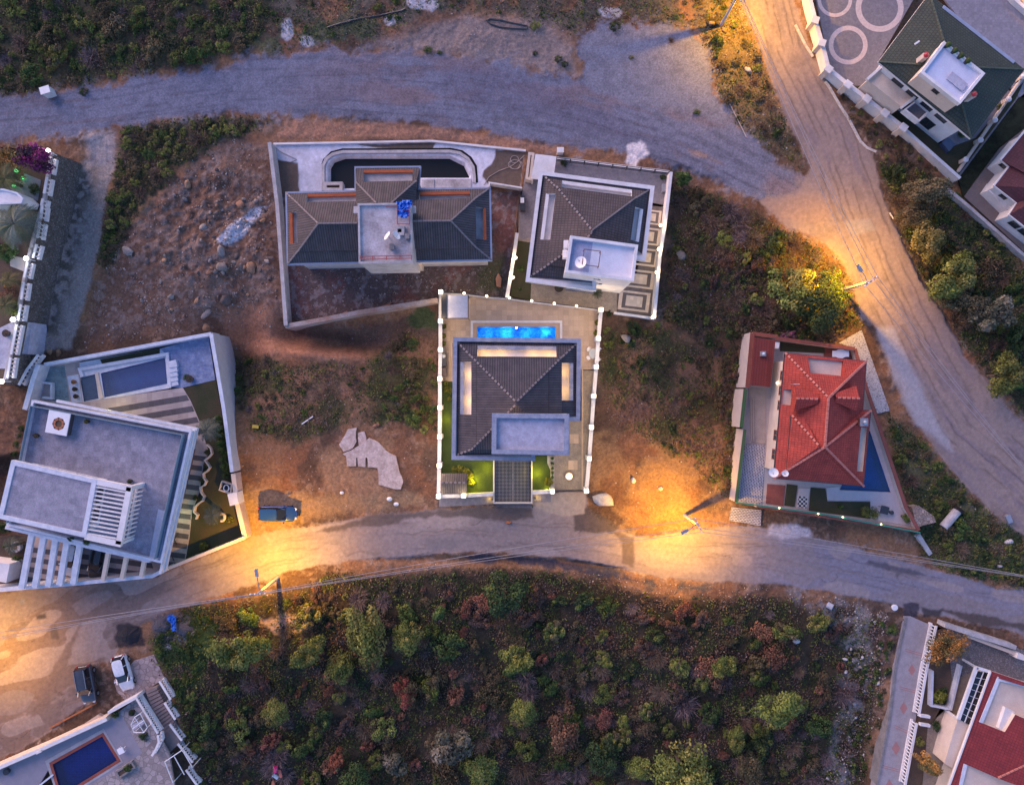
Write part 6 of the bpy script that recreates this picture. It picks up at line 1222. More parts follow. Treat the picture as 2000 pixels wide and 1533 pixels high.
q.tube([A_[1], A_[4]], .04, 6); q.tube([lerp(A_[0], A_[5], .5), lerp(A_[2], A_[3], .5)], .04, 6); q.build('frame', WMET, sw); w2 = W(270, 1414, ZS+.45); q = MB(); q.box((w2[0], w2[1], ZS+.45), (1.3, .5, .08), rz=.5); q.build('seat', SCREED, sw)
tb = thing('side_table', 'square white table beside the red bordered pool', 'table', W(235.6, 1466, ZS)); w2 = W(235.6, 1466, ZS+.6); q = MB(); q.box((w2[0], w2[1], ZS+.58), (.72, .68, .06), rz=.45); q.build('table_top', PLAST_W, tb)
for dx, dy in ((-.25, -.25), (.25, -.25), (.25, .25), (-.25, .25)): q = MB(); q.box((w2[0]+dx, w2[1]+dy, ZS+.28), (.05, .05, .56)); q.build('leg', PLAST_W, tb)
fb_ = thing('flower_bed', 'dark planter box with a shrub at the corner of the red bordered pool', 'planter', W(244, 1502, ZS)); q = MB(); q4 = PZ([(225, 1507), (257, 1486), (265, 1499), (232, 1521)], ZS+.4); q.strip(inset(q4, .1), .2, ZS, ZS+.4, closed=True); q.build('box', CONCD, fb_); q = MB(); q.fill([(x, y, ZS+.3) for x, y, _ in q4]); q.build('soil', SOIL, fb_)
q = MB(); a_, b_ = G(99, 1420, .15), G(190.5, 1371, .15); q.bar(a_, b_, .16, .16); q.build('timber_beam', mat("orange_timber", (.42, .16, .07), var=.2), label='long orange timber beam lying in the grass below the dark car', cat='beam')
q = MB(); a_, b_ = W(75, 1535, ZS+.1), W(104, 1512, ZS+.1); q.bar(a_, b_, .2, .1); q.build('drain_kerb', WMARBLE, label='pale kerb strip running to the corner of the red bordered pool', cat='kerb')
w2 = W(16, 1504, ZS); q = MB(); q.lathe((w2[0], w2[1], ZS), [(.3, 0), (.38, .4), (.3, .45)], 12); q.build('garden_pot', DKMET, label='dark pot on the lilac terrace by the wall, bottom left corner', cat='pot')

# ---------------------------------------------------------------- maroon roofed house, bottom right
ZE = .2
flat_area('cobbled_yard', [(1848, 1218), (1988, 1266), (2080, 1290), (2080, 1420), (1900, 1310), (1860, 1330)], ZE, COB_L); flat_area('garden', [(1825, 1235), (1850, 1225), (1870, 1330), (1830, 1395), (1812, 1440), (1800, 1533), (1772, 1533)], ZE-.02, SOIL); flat_area('paved_strip', [(1860, 1325), (1905, 1310), (1870, 1420), (1840, 1533), (1800, 1560), (1812, 1420), (1845, 1390)], ZE-.005, PAVE_GB)
pt_ = flat_area('side_path', [(1765, 1203), (1778, 1203), (1822, 1222), (1812, 1280), (1790, 1395), (1766, 1560), (1710, 1560), (1736, 1400), (1745, 1300)], .12, mat("pale_path", (.36, .33, .355), (.29, .265, .285), var=.18, fine=12), thick=1.5); q = MB(); PK = mat("pink_path_tiles", (.40, .20, .19), (.34, .18, .175), var=.15)
for cx, cy, r_ in ((1781, 1307.7, 9), (1765, 1382.5, 9.5), (1750, 1460.7, 10.5), (1737, 1535, 11)): q.fill([W(cx+dx, cy+dy, .124) for dx, dy in ((0, -r_*1.3), (r_*.8, 0), (0, r_*1.3), (-r_*.8, 0))])
for a_, b_ in (((1768, 1266), (1812, 1279)), ((1758, 1340), (1797, 1350)), ((1747, 1415), (1785, 1432)), ((1722, 1493), (1768, 1505))):
    for o in (0, 4): q.fill([W(a_[0], a_[1]+o, .124), W(b_[0], b_[1]+o, .124), W(b_[0], b_[1]+o+1.5, .124), W(a_[0], a_[1]+o+1.5, .124)])
q.build('path_pattern', PK, kind='structure')
q = MB(); q.strip([W(1770, 1206, .2), W(1750, 1300, .2), W(1738, 1400, .2), W(1714, 1533, .2)], .3, -1.5, .2); q.build('path_edging', CONCD, label='dark concrete edging on the outer side of the diamond patterned path', cat='kerb')
balustrade('long white balustrade beside the diamond patterned path, upper length', [(1829, 1222), (1810, 1310), (1795, 1398)], ZE, 1.1, sp=.36, group='path balustrades'); balustrade('long white balustrade beside the diamond patterned path, lower length', [(1791, 1412), (1780, 1470), (1768, 1535)], ZE, 1.1, sp=.36, group='path balustrades')
q = MB(); 
for y0 in (1396, 1413): q.bar(W(1796, y0, 1.3), W(1815, y0+3, 1.2), .3, .4)
q.build('gate_cheeks', WHITE, label='pair of white gate cheeks breaking the path balustrade', cat='gate')
wall_thing('garden_wall', 'low white wall between the cobbled yard and orange tree', [(1846, 1221), (1985, 1265)], -.8, 1.5, .5, CONC); wall_thing('garden_wall', 'pale inner wall lying just below the grey yard wall, bottom right', [(1892, 1242), (1988, 1278)], -.3, 1.1, .4, CREAM); q = MB(); w2 = W(1993, 1282, 1.4); q.box((w2[0], w2[1], .6), (.9, .6, 1.8), rz=-.3); q.build('letter_pillar', WHITE, label='white block pillar at the end of the pale inner yard wall', cat='pillar')
bed = MB(); bed.strip(PZ([(1878, 1300), (1858, 1385), (1820, 1378), (1822, 1310)], .9), .24, ZE-.2, .9); bed.build('planter_wall', WMARBLE, label='white walled planting bed around the round clipped bush', cat='planter')
eh = thing('maroon_roofed_house', 'low house with a maroon tile roof and sunken lilac terraces, bottom right corner', 'house', W(1960, 1450, ZE)); EV = 3.1
eave = [(1936, 1310), (2090, 1362), (2090, 1610), (1828, 1600)]; MB().prism(inset(PZ(eave, EV), .7), ZE-.2, EV-.3).build('wall', CREAM, eh); MB().prism(PZ(eave, EV), EV-.3, EV-.06).build('eaves_slab', CREAM, eh)
E_ = [W(x, y, EV) for x, y in eave]; RG = W(2075, 1470, 8.6); K_ = lambda x, y: W(x, y, EV+max(0, min(2.2, ((x-1936)*.9+(y-1310)*.36-(y-1310)*0)/55*.55)))
holes = [[(1946.8, 1323.4), (2075, 1362), (2065, 1430), (1983, 1395), (1962.4, 1429), (1912, 1408.6)], [(1882, 1490), (1948, 1519), (2060, 1560), (2060, 1600), (1860, 1590)]]
def rz_(x, y):  # roof plane rising from the west eave
    d = ((x-1936)*290+(y-1310)*108)/math.hypot(290, 108); return EV+.012*max(0, d)
mb = MB(); mb.fill([W(x, y, rz_(x, y)) for x, y in eave], [[W(x, y, rz_(x, y)) for x, y in h] for h in holes], d=(-.35, -.94, 0)); mb.build('roof', TILE_M, eh)
for h in holes:
    q = MB(); c4 = [W(x, y, rz_(x, y)) for x, y in h]; q.fill([(p[0], p[1], EV-.9) for p in c4])
    for i in range(len(c4)): a_, b_ = c4[i], c4[(i+1) % len(c4)]; q.face([(b_[0], b_[1], EV-.9), (a_[0], a_[1], EV-.9), a_, b_], 1)
    o = q.build('sunken_terrace', [SCREED, CREAM], eh); q = MB(); pp_ = [c4[-1], c4[0], c4[1]] if h is holes[0] else [c4[-1], c4[0]]; q.strip([(p[0]+.2, p[1]-.1) for p in pp_], .42, EV-.8, EV+.22); q.build('parapet', WMARBLE, o)
q = MB(); q.prism(PZ([(1950, 1422), (1964, 1381), (1982, 1390), (1965, 1430)], EV+.4), EV-.9, EV+.4); o = q.build('stair_head', WHITE, eh)
mb = MB(); a_, b_, c_ = W(1949, 1518, rz_(1949, 1518)), W(2060, 1465, rz_(1949, 1518)+.9), W(2070, 1565, rz_(1949, 1518)); mb.face([a_, c_, b_], 0, (1, 0, 0)); mb.build('hip_roof', TILE_P, eh); ridge(eh, [(a_, b_)], RIDGE_R, ladder=False, w=.18)
q = MB(); q.bar(W(1934, 1311, EV), W(1829, 1600, EV), .16, .25); q.build('eaves_trim', WHITE, eh)
pg = thing('glass_pergola', 'dark glazed lean to with white beam beside the maroon roof', 'pergola', W(1905, 1360, ZE)); q = MB(); q.prism(PZ([(1911, 1311), (1931, 1314), (1894, 1416), (1874, 1404)], 2.7), 2.6, 2.7); q.build('glazing', glass_mat("dark_roof_glass", (.012, .016, .022)), pg); q = MB(); q.bar(W(1907, 1302, 2.8), W(1871, 1404, 2.8), .36, .3); q.bar(W(1907, 1303, 2.8), W(1936, 1312, 2.8), .3, .3); q.build('beam', WHITE, pg); q = MB(); q.bar(W(1921, 1312, 2.75), W(1884, 1410, 2.75), .08, .06)
for k in range(1, 8): t = k/8; q.bar(W(1911-37*t, 1311+93*t, 2.74), W(1931-37*t, 1314+102*t, 2.74), .04, .04)
q.build('glazing_bar', WMET, pg)
for x, y in ((1907, 1303), (1872, 1404)): w2 = W(x, y, 2.7); q = MB(); q.box((w2[0], w2[1], 1.4), (.2, .2, 2.4)); q.build('post', WHITE, pg)
MB().prism(PZ([(1871, 1404), (1895, 1415), (1880, 1452), (1860, 1500), (1845, 1490), (1862, 1430)], 2.6), ZE, 2.6).build('annexe', CREAM, eh)

# ---------------------------------------------------------------- stone walled garden, far left
ZW = 4.3
gdn = [(98, 297), (84, 391), (62, 470), (50, 520), (27, 640), (8, 740), (-80, 800), (-80, 285)]
flat_area('garden', gdn, ZW, SOIL, thick=.3); flat_area('garden_patio', [(15, 340), (45, 338), (80, 352), (74, 392), (0, 400), (0, 360)], ZW+.02, mat("teal_paving", (.16, .19, .24), (.20, .22, .27), var=.2)); flat_area('garden_patio', [(0, 640), (26, 628), (24, 660), (12, 720), (-60, 720), (-60, 640)], ZW+.02, SCREED); flat_area('garden_patio', [(18, 498), (50, 505), (46, 530), (20, 520)], ZW+.02, CREAM)
rw = thing('retaining_wall', 'high rubble stone retaining wall along the gravel track', 'wall', W(60, 500, 0)); top = [(101, 297), (87, 391), (65, 470), (53, 520), (30, 640), (11, 742)]; T_ = PZ(top, ZW); q = MB()
for i in range(len(T_)-1):
    a_, b_ = T_[i], T_[i+1]; off = .9; q.face([(a_[0]+off, a_[1], -1), (b_[0]+off, b_[1], -1), b_, a_])
a_ = T_[0]; q.face([(a_[0]+.9, a_[1]+.05, -1), a_, (a_[0]-6, a_[1]+.6, ZW), (a_[0]-6, a_[1]+.6, -1)]); q.build('stone_face', STONE, rw); q = MB(); q.strip([(x-.05, y) for x, y, _ in T_], .3, ZW-.3, ZW+.12); q.build('coping', CONC, rw)
GB = [(99.5, 303), (86, 391), (64, 470), (52, 520), (29, 640), (10, 742)]
segs = [((98, 306), (93, 336)), ((91, 346), (85.5, 378)), ((83, 388), (80, 402)), ((82, 402), (78.5, 428)), ((77, 434), (72, 465)), ((71, 477), (64, 504)), ((53, 512), (47, 542)), ((45.5, 551), (41, 585)), ((40, 594), (35, 626)), ((32, 634), (21, 692)), ((20, 698), (14, 738))]
for i, (a_, b_) in enumerate(segs): balustrade(f'white balustrade on the stone garden wall, {ordn(i)} from the top', [a_, b_], ZW, 1.0, sp=.42, group='balustrades on the stone garden wall')
lamp0 = None
for i, (x, y) in enumerate(((94, 295), (51, 505), (25, 624), (3, 745))):
    w2 = W(x, y, ZW+1.5)
    if lamp0 is None: lamp0 = thing('flood_lamp', '', 'lamp', (0, 0, 0)); q = MB(); q.tube([(0, 0, 0), (0, 0, 1.35)], .05, 8); q.build('stem', WMET, lamp0); q = MB(); q.lathe((0, 0, 1.35), [(.10, 0), (.24, .1), (.24, .2), (.08, .28)], 12); q.build('globe', BULB_C, lamp0); light('flood_light', (0, 0, 2.1), 9, (.85, 1, .92), .25).parent = lamp0; o = lamp0
    else: o = copy_tree(lamp0)
    o.location = (w2[0], w2[1], ZW); tag(o, f"bright white lamp on the stone garden wall, {ordn(i)} from the top", 'lamp', 'lamps on the stone garden wall')
gb = thing('garden_building', 'white flat roofed garden building half hidden by palms at the left edge', 'building', W(10, 380, ZW)); q = MB(); q.prism(PZ([(-60, 368), (8, 369), (34, 376), (46, 388), (42, 398), (-60, 402)], ZW+2.6), ZW, ZW+2.6); q.build('block', WHITE, gb); q = MB(); q.strip(inset(PZ([(-60, 368), (8, 369), (34, 376), (46, 388), (42, 398), (-60, 402)], ZW+2.7), .1), .2, ZW+2.5, ZW+2.75, closed=True); q.build('roof_edge', WMARBLE, gb)
q = MB(); q.prism(PZ([(36, 628), (62, 630), (54, 692), (30, 690)], ZW-1.5), -1, ZW-1.5); q.build('stair_block', SCREED, label='grey concrete landing block on the outside of the stone wall', cat='block'); balustrade('white stair balustrade slanting down beside the modern house', [(74, 693), (52, 722), (36, 752)], 1.6, 1.0, sp=.4)
q = MB(); q.prism(PZ([(30, 694), (66, 696), (40, 752), (10, 752)], 1.5), -1, 1.5); q.build('stair_flight', STONE, label='stone stair flight below the landing block at the left edge', cat='stairs')
for x, y, c_ in ((29, 333, (.1, 1, .2)), (41, 347, (.1, 1, .25)), (24, 361, (.15, 1, .1))): w2 = W(x, y, ZW+.4); o = thing('garden_spotlight', {333: 'green garden spotlight under the palm, upper', 347: 'green garden spotlight beside the teal patio', 361: 'green garden spotlight by the white garden building'}[y], 'lamp', (w2[0], w2[1], ZW)); q = MB(); q.lathe((w2[0], w2[1], ZW), [(.1, 0), (.2, .3), (.1, .42)], 8); q.build('lens', emit_mat("green_lens", (.05, 1, .2), .7), o); light('spotlight', (w2[0], w2[1], ZW+.7), 1.3, c_, .1, o)
# ---------------------------------------------------------------- street lamps and cables
POLEM = mat("pole_concrete", (.46, .44, .46), var=.12)
def street_lamp(label, base, top_z, az, arm, energy, head=True, spot=146):
    b = G(*base); r = thing('street_lamp', label, 'street lamp', b, 'street lamps on the village roads')
    q = MB(); q.tube([(b[0], b[1], b[2]-.5), (b[0], b[1], top_z)], .20, 12, r1=.12); q.build('pole', POLEM, r)
    q = MB(); ca, sa = math.cos(az), math.sin(az)
    q.bar((b[0]-sa*.9, b[1]+ca*.9, top_z-.25), (b[0]+sa*.9, b[1]-ca*.9, top_z-.25), .10, .12); co = q.build('crossarm', GMET, r)
    for k in (-.8, -.3, .3, .8):
        i_ = MB(); i_.lathe((b[0]-sa*k, b[1]+ca*k, top_z-.19), [(.05, 0), (.09, .06), (.05, .12), (.08, .18), (.03, .24)], 8); i_.build('insulator', PLAST_W, co)
    e = (b[0]+ca*arm, b[1]+sa*arm, top_z-.35); q = MB(); q.tube([(b[0], b[1], top_z-.9), lerp((b[0], b[1], top_z-.5), e, .6), e], .05, 8); q.build('lamp_arm', GMET, r)
    h = MB(); h.bar((e[0]-ca*.1, e[1]-sa*.1, e[2]+.05), (e[0]+ca*.75, e[1]+sa*.75, e[2]+.12), .32, .16); ho = h.build('lamp_head', GMET, r)
    c = (e[0]+ca*.4, e[1]+sa*.4, e[2]-.03); q = MB(); q.box((c[0], c[1], c[2]), (.4, .22, .05), rz=az); q.build('lamp_lens', BULB_S, ho)
    l = light('street_light', (c[0], c[1], c[2]-.12), energy*1.25, (1, .48, .0), .12, r, spot); return r, (b, top_z, az)
LAMPS = []
def A(dx, dy): return math.atan2(-dy, dx)
LAMPS.append(street_lamp('street lamp beside the top of the dirt road, with yellow lit bank behind', (1408, 50), 7.0, A(12, -3), 1.6, 2000, spot=164))
LAMPS.append(street_lamp('street lamp rising behind the big green tree at the dirt road', (1645, 567), 7.0, A(-8, -10), 1.5, 2100, spot=160))
LAMPS.append(street_lamp('street lamp on the bare plot left of the red house, casting a long shadow', (1337, 1006), 6.6, A(-12, 6), 1.3, 2300, spot=154))
LAMPS.append(street_lamp('street lamp leaning over the verge below the modern house', (543, 1128), 7.0, A(-1, -12), 1.9, 2100, spot=154))
LAMPS.append(street_lamp('street lamp off the left edge lighting the earthy road end', (-40, 1275), 7.0, A(10, -4), 1.6, 1500))
LAMPS.append(street_lamp('street lamp off the top right corner lighting the garden path', (2050, -12), 6.0, A(-10, 3), 1.0, 420, spot=95))
CABLE = mat("cable_grey", (.32, .31, .33), var=.1, bump=0)
def cable(label, a, b, off_a, off_b, k):
    (ba, za, aza), (bb, zb, azb) = a, b
    pa = Vector((ba[0]-math.sin(aza)*off_a, ba[1]+math.cos(aza)*off_a, za+.02)); pb = Vector((bb[0]-math.sin(azb)*off_b, bb[1]+math.cos(azb)*off_b, zb+.02)); P = []
    for i in range(25): t = i/24; p = pa.lerp(pb, t); p.z -= 4*t*(1-t)*(pa-pb).length*.018; P.append(p)
    MB().tube(P, .028, 5).build('power_cable', CABLE, label=label, cat='cable', group='overhead cables', smooth=True)
def virt(px, py, z, az): w = W(px, py, z); return (w, z, az)
L1, L2, L3, L4 = [x[1] for x in LAMPS[:4]]
spans = [(L4, L3, 'between the leaning verge lamp and the bare plot lamp', 1, -1), (L3, virt(2080, 1138, 7, 1.4), 'from the bare plot lamp to the right edge', -1, 1), (L1, L2, 'over the dirt road between the two upper lamps', -1, 1), (L4, virt(-80, 1255, 7, 1.2), 'from the leaning verge lamp to the left edge', 1, 1), (L2, virt(2080, 1010, 7, .6), 'down the dirt road to the right edge', 1, 1)]
for a, b, lb, s0, s1 in spans:
    for j, o in enumerate((-.8, -.3, .8)): cable(f"overhead cable {lb}, {('upper', 'middle', 'lower')[j]} one", a, b, o*s0, o*s1, j)

# ---------------------------------------------------------------- cars
TYRE = mat("tyre_rubber", (.02, .02, .021), var=.1, rough=.9); CARGL = glass_mat("car_glass", (.012, .015, .02), .05); REDL = glass_mat("tail_light_red", (.5, .01, .01), .2); CLRL = glass_mat("head_light_clear", (.6, .6, .62), .15)
def car(label, px, py, az, paint, L=4.2, Wd=1.76, hz=1.47, suv=False, z=None):
    g = G(px, py) if z is None else W(px, py, z); r = thing('parked_car', label, 'car', (0, 0, 0)); hw = Wd/2; hl = L/2
    # lower body stations: x, half width, z of shoulder, z of top surface
    ST = [(-hl, hw*.72, .62, .70), (-hl+.12, hw*.90, .86, .94), (-hl*.72, hw, .92, .99), (-hl*.2, hw, .90, .97), (hl*.25, hw, .88, .95), (hl*.42, hw*.99, .86, .97), (hl*.80, hw*.93, .74, .82), (hl*.95, hw*.80, .62, .68), (hl, hw*.62, .50, .55)]
    k = 1.12 if suv else 1.0; q = MB(); rings = []
    for x, w, zs, zt in ST:
        zs *= k; zt *= k; rings.append([(x, -w*.86, .24), (x, -w, .42), (x, -w*.99, zs), (x, -w*.84, zt), (x, 0, zt+.03), (x, w*.84, zt), (x, w*.99, zs), (x, w, .42), (x, w*.86, .24)])
    for i in range(len(rings)-1):
        for j in range(9): q.face([rings[i][j], rings[i+1][j], rings[i+1][(j+1) % 9], rings[i][(j+1) % 9]])
    q.face(rings[0]); q.face(rings[-1][::-1]); zt = hz*(1.12 if suv else 1); zb = .95*k
    x0, x1, x2, x3 = (-hl+.10, -hl+.40, hl*.03, hl*.47) if not suv else (-hl+.12, -hl+.30, hl*.12, hl*.46); rw = hw*.70; bw = hw*.86
    rf = MB(); rr = [(x1-.05, rw*.92, zt-.06), (x1+.3, rw, zt), ((x1+x2)/2, rw*1.02, zt+.03), (x2-.15, rw*.98, zt), (x2+.05, rw*.92, zt-.05)]
    for i in range(4):
        a, b = rr[i], rr[i+1]; rf.face([(a[0], -a[1], a[2]), (b[0], -b[1], b[2]), (b[0], 0, b[2]+.05), (a[0], 0, a[2]+.05)]); rf.face([(a[0], 0, a[2]+.05), (b[0], 0, b[2]+.05), (b[0], b[1], b[2]), (a[0], a[1], a[2])])
    import bmesh
    def soft(o):
        bm = bmesh.new(); bm.from_mesh(o.data); bmesh.ops.remove_doubles(bm, verts=bm.verts, dist=.001); bmesh.ops.recalc_face_normals(bm, faces=bm.faces); bm.to_mesh(o.data); bm.free(); o.data.polygons.foreach_set('use_smooth', [True]*len(o.data.polygons)); o.modifiers.new('round', 'SUBSURF').levels = 2; o.modifiers[0].render_levels = 2
    soft(q.build('body', paint, r)); soft(rf.build('roof', paint, r)); q = MB()
    for s in (-1, 1):      # pillars
        for xa, xb in ((x0+.02, x1), (x2, x3), ((x1+x2)/2-.05, (x1+x2)/2-.05)):
            a = (xa, s*bw*.99, zb); b = (xb, s*rw*.97, zt-.06); q.bar(a, b, .09, .05)
    q.build('pillars', paint, r)
    cab = MB(); lo = [(x0, -bw*.95, zb-.1), (x3, -bw*.95, zb-.1), (x3, bw*.95, zb-.1), (x0, bw*.95, zb-.1)]; hi = [(x1, -rw*.93, zt-.09), (x2, -rw*.93, zt-.09), (x2, rw*.93, zt-.09), (x1, rw*.93, zt-.09)]; cab.face(hi)
    for i in range(4): cab.face([lo[i], lo[(i+1) % 4], hi[(i+1) % 4], hi[i]])
    cab.build('cabin', BLACK, r)
    g_ = MB(); g_.face([(x2+.05, -rw*.9, zt-.06), (x3, -bw*.92, zb+.01), (x3, bw*.92, zb+.01), (x2+.05, rw*.9, zt-.06)]); g_.build('windscreen', CARGL, r)
    g_ = MB(); g_.face([(x1-.05, rw*.9, zt-.07), (x0, bw*.9, zb+.02), (x0, -bw*.9, zb+.02), (x1-.05, -rw*.9, zt-.07)]); g_.build('rear_window', CARGL, r)
    for s in (-1, 1):
        g_ = MB(); P = [(x0+.15, s*bw*.97, zb+.01), (x3-.12, s*bw*.97, zb+.01), (x2, s*rw*.96, zt-.05), (x1+.05, s*rw*.96, zt-.05)]; g_.face(P if s < 0 else P[::-1]); g_.build('side_window', CARGL, r)
        m_ = MB(); m_.box((x3-.25, s*(hw+.10), zb+.08), (.14, .22, .14)); m_.build('wing_mirror', paint, r)
        t_ = MB(); t_.box((-hl+.09, s*hw*.72, .80*k), (.14, hw*.24, .20)); t_.build('tail_light', REDL, r)
        t_ = MB(); t_.box((hl*.90, s*hw*.62, .64*k), (.36, hw*.26, .14), rz=-s*.35); t_.build('headlight', CLRL, r)
        if suv: t_ = MB(); t_.tube([(x1, s*rw*.86, zt+.08), (x2-.1, s*rw*.86, zt+.08)], .03, 6); t_.build('roof_rail', GMET, r)
        for xx in (-hl*.62, hl*.60):
            t_ = MB(); t_.tube([(xx, s*(hw-.20), .33), (xx, s*(hw+.01), .33)], .33, 16); wo = t_.build('wheel', TYRE, r); t_ = MB(); t_.tube([(xx, s*(hw+.005), .33), (xx, s*(hw+.02), .33)], .20, 12); t_.build('rim', GMET, wo)
    r.location = g; r.rotation_euler = (0, 0, az); return r
car('dark blue hatchback parked on the earth verge by the modern house', 546, 1001, A(77, 1), paint_mat("blue_paint", (.010, .045, .20), .25, 1.0), 4.5, 1.80)
car('white hatchback parked on the pink paving above the terrace house', 247, 1309, A(19, 68), paint_mat("white_paint", (.72, .73, .76), .25, 1.0), 4.2, 1.75)
car('black estate car with roof rails parked beside the white hatchback', 176, 1331, A(13, 74), paint_mat("graphite_paint", (.045, .05, .065), .22, 1.0), 4.5, 1.84, 1.55, True)
car('white car parked under the slatted carport of the modern house', 146, 1088, A(-7, 34), paint_mat("white_paint", (.72, .73, .76)), 4.2, 1.78, z=ZL)
car('black car parked under the slatted carport beside the white car', 197, 1094, A(-6, 34), paint_mat("black_paint", (.012, .012, .014), .2, 1.0), 4.3, 1.8, z=ZL)

# ---------------------------------------------------------------- plants
LEAFM = attr_mat("leaves", rough=.75, hue=.012, val=.22, spec=.25)
TWIGM = attr_mat("twigs", rough=.9, hue=.01, val=.2)
BARK = mat("bark", (.12, .09, .07), (.08, .06, .05), var=.25)
def quads(pts, size, cols, rs, up=.35, asp=.62, out=None):
    """leaf quads at pts with random tilt"""
    n = len(pts); d = rs.randn(n, 3); d[:, 2] += 0; nrm = rs.randn(n, 3)
    if out is None: nrm[:, 2] = np.abs(nrm[:, 2])+up
    else: nrm = nrm*.42+out*1.1+np.array([0, 0, .25])
    nrm /= np.linalg.norm(nrm, axis=1)[:, None]; u = np.cross(nrm, d); u /= np.linalg.norm(u, axis=1)[:, None]+1e-9; w = np.cross(nrm, u)
    s = np.asarray(size); s = s[:, None] if s.ndim else s
    co = np.stack([pts-u*s, pts-w*s*asp, pts+u*s, pts+w*s*asp], 1).reshape(-1, 3)
    return co, np.arange(4*n).reshape(-1, 4), np.repeat(cols, 4, 0)
def crown_mesh(name, seed, ncl, nlf, pal, flat=.7, leaf=.045, spread=.66, rc=.34):
    """unit-radius crown of leaf clumps; base at z=0"""
    rs = np.random.RandomState(seed); c = []
    while len(c) < ncl:
        p = rs.uniform(-1, 1, 3); p[2] = rs.uniform(-.25, 1)
        if np.hypot(p[0], p[1])**2+max(0, p[2])**2 < 1 and np.linalg.norm(p) > .3: c.append(p*spread)
    c = np.array(c); rr = rc*.80*rs.uniform(.5, 1.2, ncl); lean = 1+.25*rs.randn(2); k = rs.choice(ncl, nlf, p=rr**2/(rr**2).sum())
    d = rs.randn(nlf, 3); d /= np.linalg.norm(d, axis=1)[:, None]; d[:, 2] = np.where(rs.rand(nlf) < .6, np.abs(d[:, 2]), d[:, 2]); rad = rr[k]*(.72+.28*rs.rand(nlf))*(1+.12*rs.randn(nlf))
    p = c[k]+d*rad[:, None]; p[:, 0] *= lean[0]; p[:, 1] *= lean[1]; p[:, 2] = p[:, 2]*flat+.42*flat+.1
    pal = np.array(pal); cc = pal[rs.randint(0, len(pal), ncl)][k]*(rs.uniform(.75, 1.3, ncl)[k]*rs.uniform(.6, 1.4, nlf))[:, None]
    co, f, col = quads(p, leaf*rs.uniform(.6, 1.4, nlf), cc, rs, out=d)
    me = mesh_np(name, co, f, col); me.materials.append(LEAFM); return me
def twig_mesh(name, seed, n, pal, h=.8, w=.016, up=.55):
    """unit tuft of bare stems fanning from the base, each forked"""
    rs = np.random.RandomState(seed); V = []; Cc = []; pal = np.array(pal)
    az = rs.uniform(0, 2*np.pi, n); el = rs.uniform(.15, 1.35, n); L = rs.uniform(.5, 1.05, n); b = np.stack([rs.randn(n)*.12, rs.randn(n)*.12, np.zeros(n)], 1)
    d = np.stack([np.cos(az)*np.cos(el), np.sin(az)*np.cos(el), np.sin(el)*h], 1); tip = b+d*L[:, None]; tip[:, 2] *= .8
    S0 = [b]; S1 = [tip]
    for _ in range(3):
        t = rs.uniform(.35, .8, n)[:, None]; s = b+(tip-b)*t; e = s+(d+rs.randn(n, 3)*.55)*L[:, None]*.38; e[:, 2] = np.abs(e[:, 2]); S0.append(s); S1.append(e)
    a = np.concatenate(S0); e = np.concatenate(S1); m = len(a); t = e-a; t /= np.linalg.norm(t, axis=1)[:, None]+1e-9
    sd = np.cross(t, np.array([[0, 0, 1.]])+rs.randn(m, 3)*.3); sd /= np.linalg.norm(sd, axis=1)[:, None]+1e-9; ww = w*rs.uniform(.6, 1.5, m)[:, None]
    co = np.stack([a-sd*ww, a+sd*ww, e+sd*ww*.3, e-sd*ww*.3], 1).reshape(-1, 3); col = np.repeat(pal[rs.randint(0, len(pal), m)]*rs.uniform(.65, 1.35, m)[:, None], 4, 0)
    me = mesh_np(name, co, np.arange(4*m).reshape(-1, 4), col); me.materials.append(TWIGM); return me
def trunk_mesh(name, seed, h=1.0, r=.07):
    rs = np.random.RandomState(seed); q = MB(); q.tube([(0, 0, -.2), (rs.randn()*.02, rs.randn()*.02, h*.3), (rs.randn()*.05, rs.randn()*.05, h*.55)], r, 7, r1=r*.7)
    for k in range(4): a = k*1.57+rs.rand(); q.tube([(0, 0, h*.38), (.22*math.cos(a), .22*math.sin(a), h*.62), (.42*math.cos(a), .42*math.sin(a), h*.85)], r*.55, 6, r1=r*.2)
    o = q.build('trunk', BARK); me = o.data; bpy.data.objects.remove(o)
    c = np.zeros(len(me.vertices)*3); me.vertices.foreach_get('co', c); c = c.reshape(-1, 3); c[:, 2] += -c[:, 2].min()-.2*0-.2; me.vertices.foreach_set('co', c.ravel()); return me
PAL = dict(olive=[(.15, .175, .036), (.19, .21, .048), (.11, .14, .034), (.20, .185, .05)], green=[(.050, .090, .024), (.070, .115, .030), (.040, .070, .022)], dark=[(.028, .055, .018), (.040, .070, .022), (.025, .045, .02)],
           lime=[(.15, .17, .035), (.19, .19, .04), (.10, .14, .03)], brown=[(.13, .095, .05), (.10, .080, .042), (.15, .11, .06), (.085, .078, .04)], red=[(.26, .075, .05), (.20, .055, .035), (.12, .10, .045)], rust=[(.17, .080, .050), (.13, .065, .045), (.21, .11, .07)],
           orange=[(.30, .16, .035), (.22, .14, .04), (.11, .10, .035), (.36, .19, .05)], grey=[(.135, .125, .085), (.17, .155, .115), (.10, .10, .065)], magenta=[(.22, .012, .11), (.13, .012, .08), (.30, .02, .16), (.05, .03, .04)], dead=[(.18, .135, .13), (.14, .105, .105), (.22, .17, .165), (.11, .08, .08)], deadbrown=[(.17, .12, .085), (.13, .09, .065), (.21, .15, .11)], plum=[(.085, .058, .05), (.11, .078, .062), (.07, .055, .045)])
CM = {}
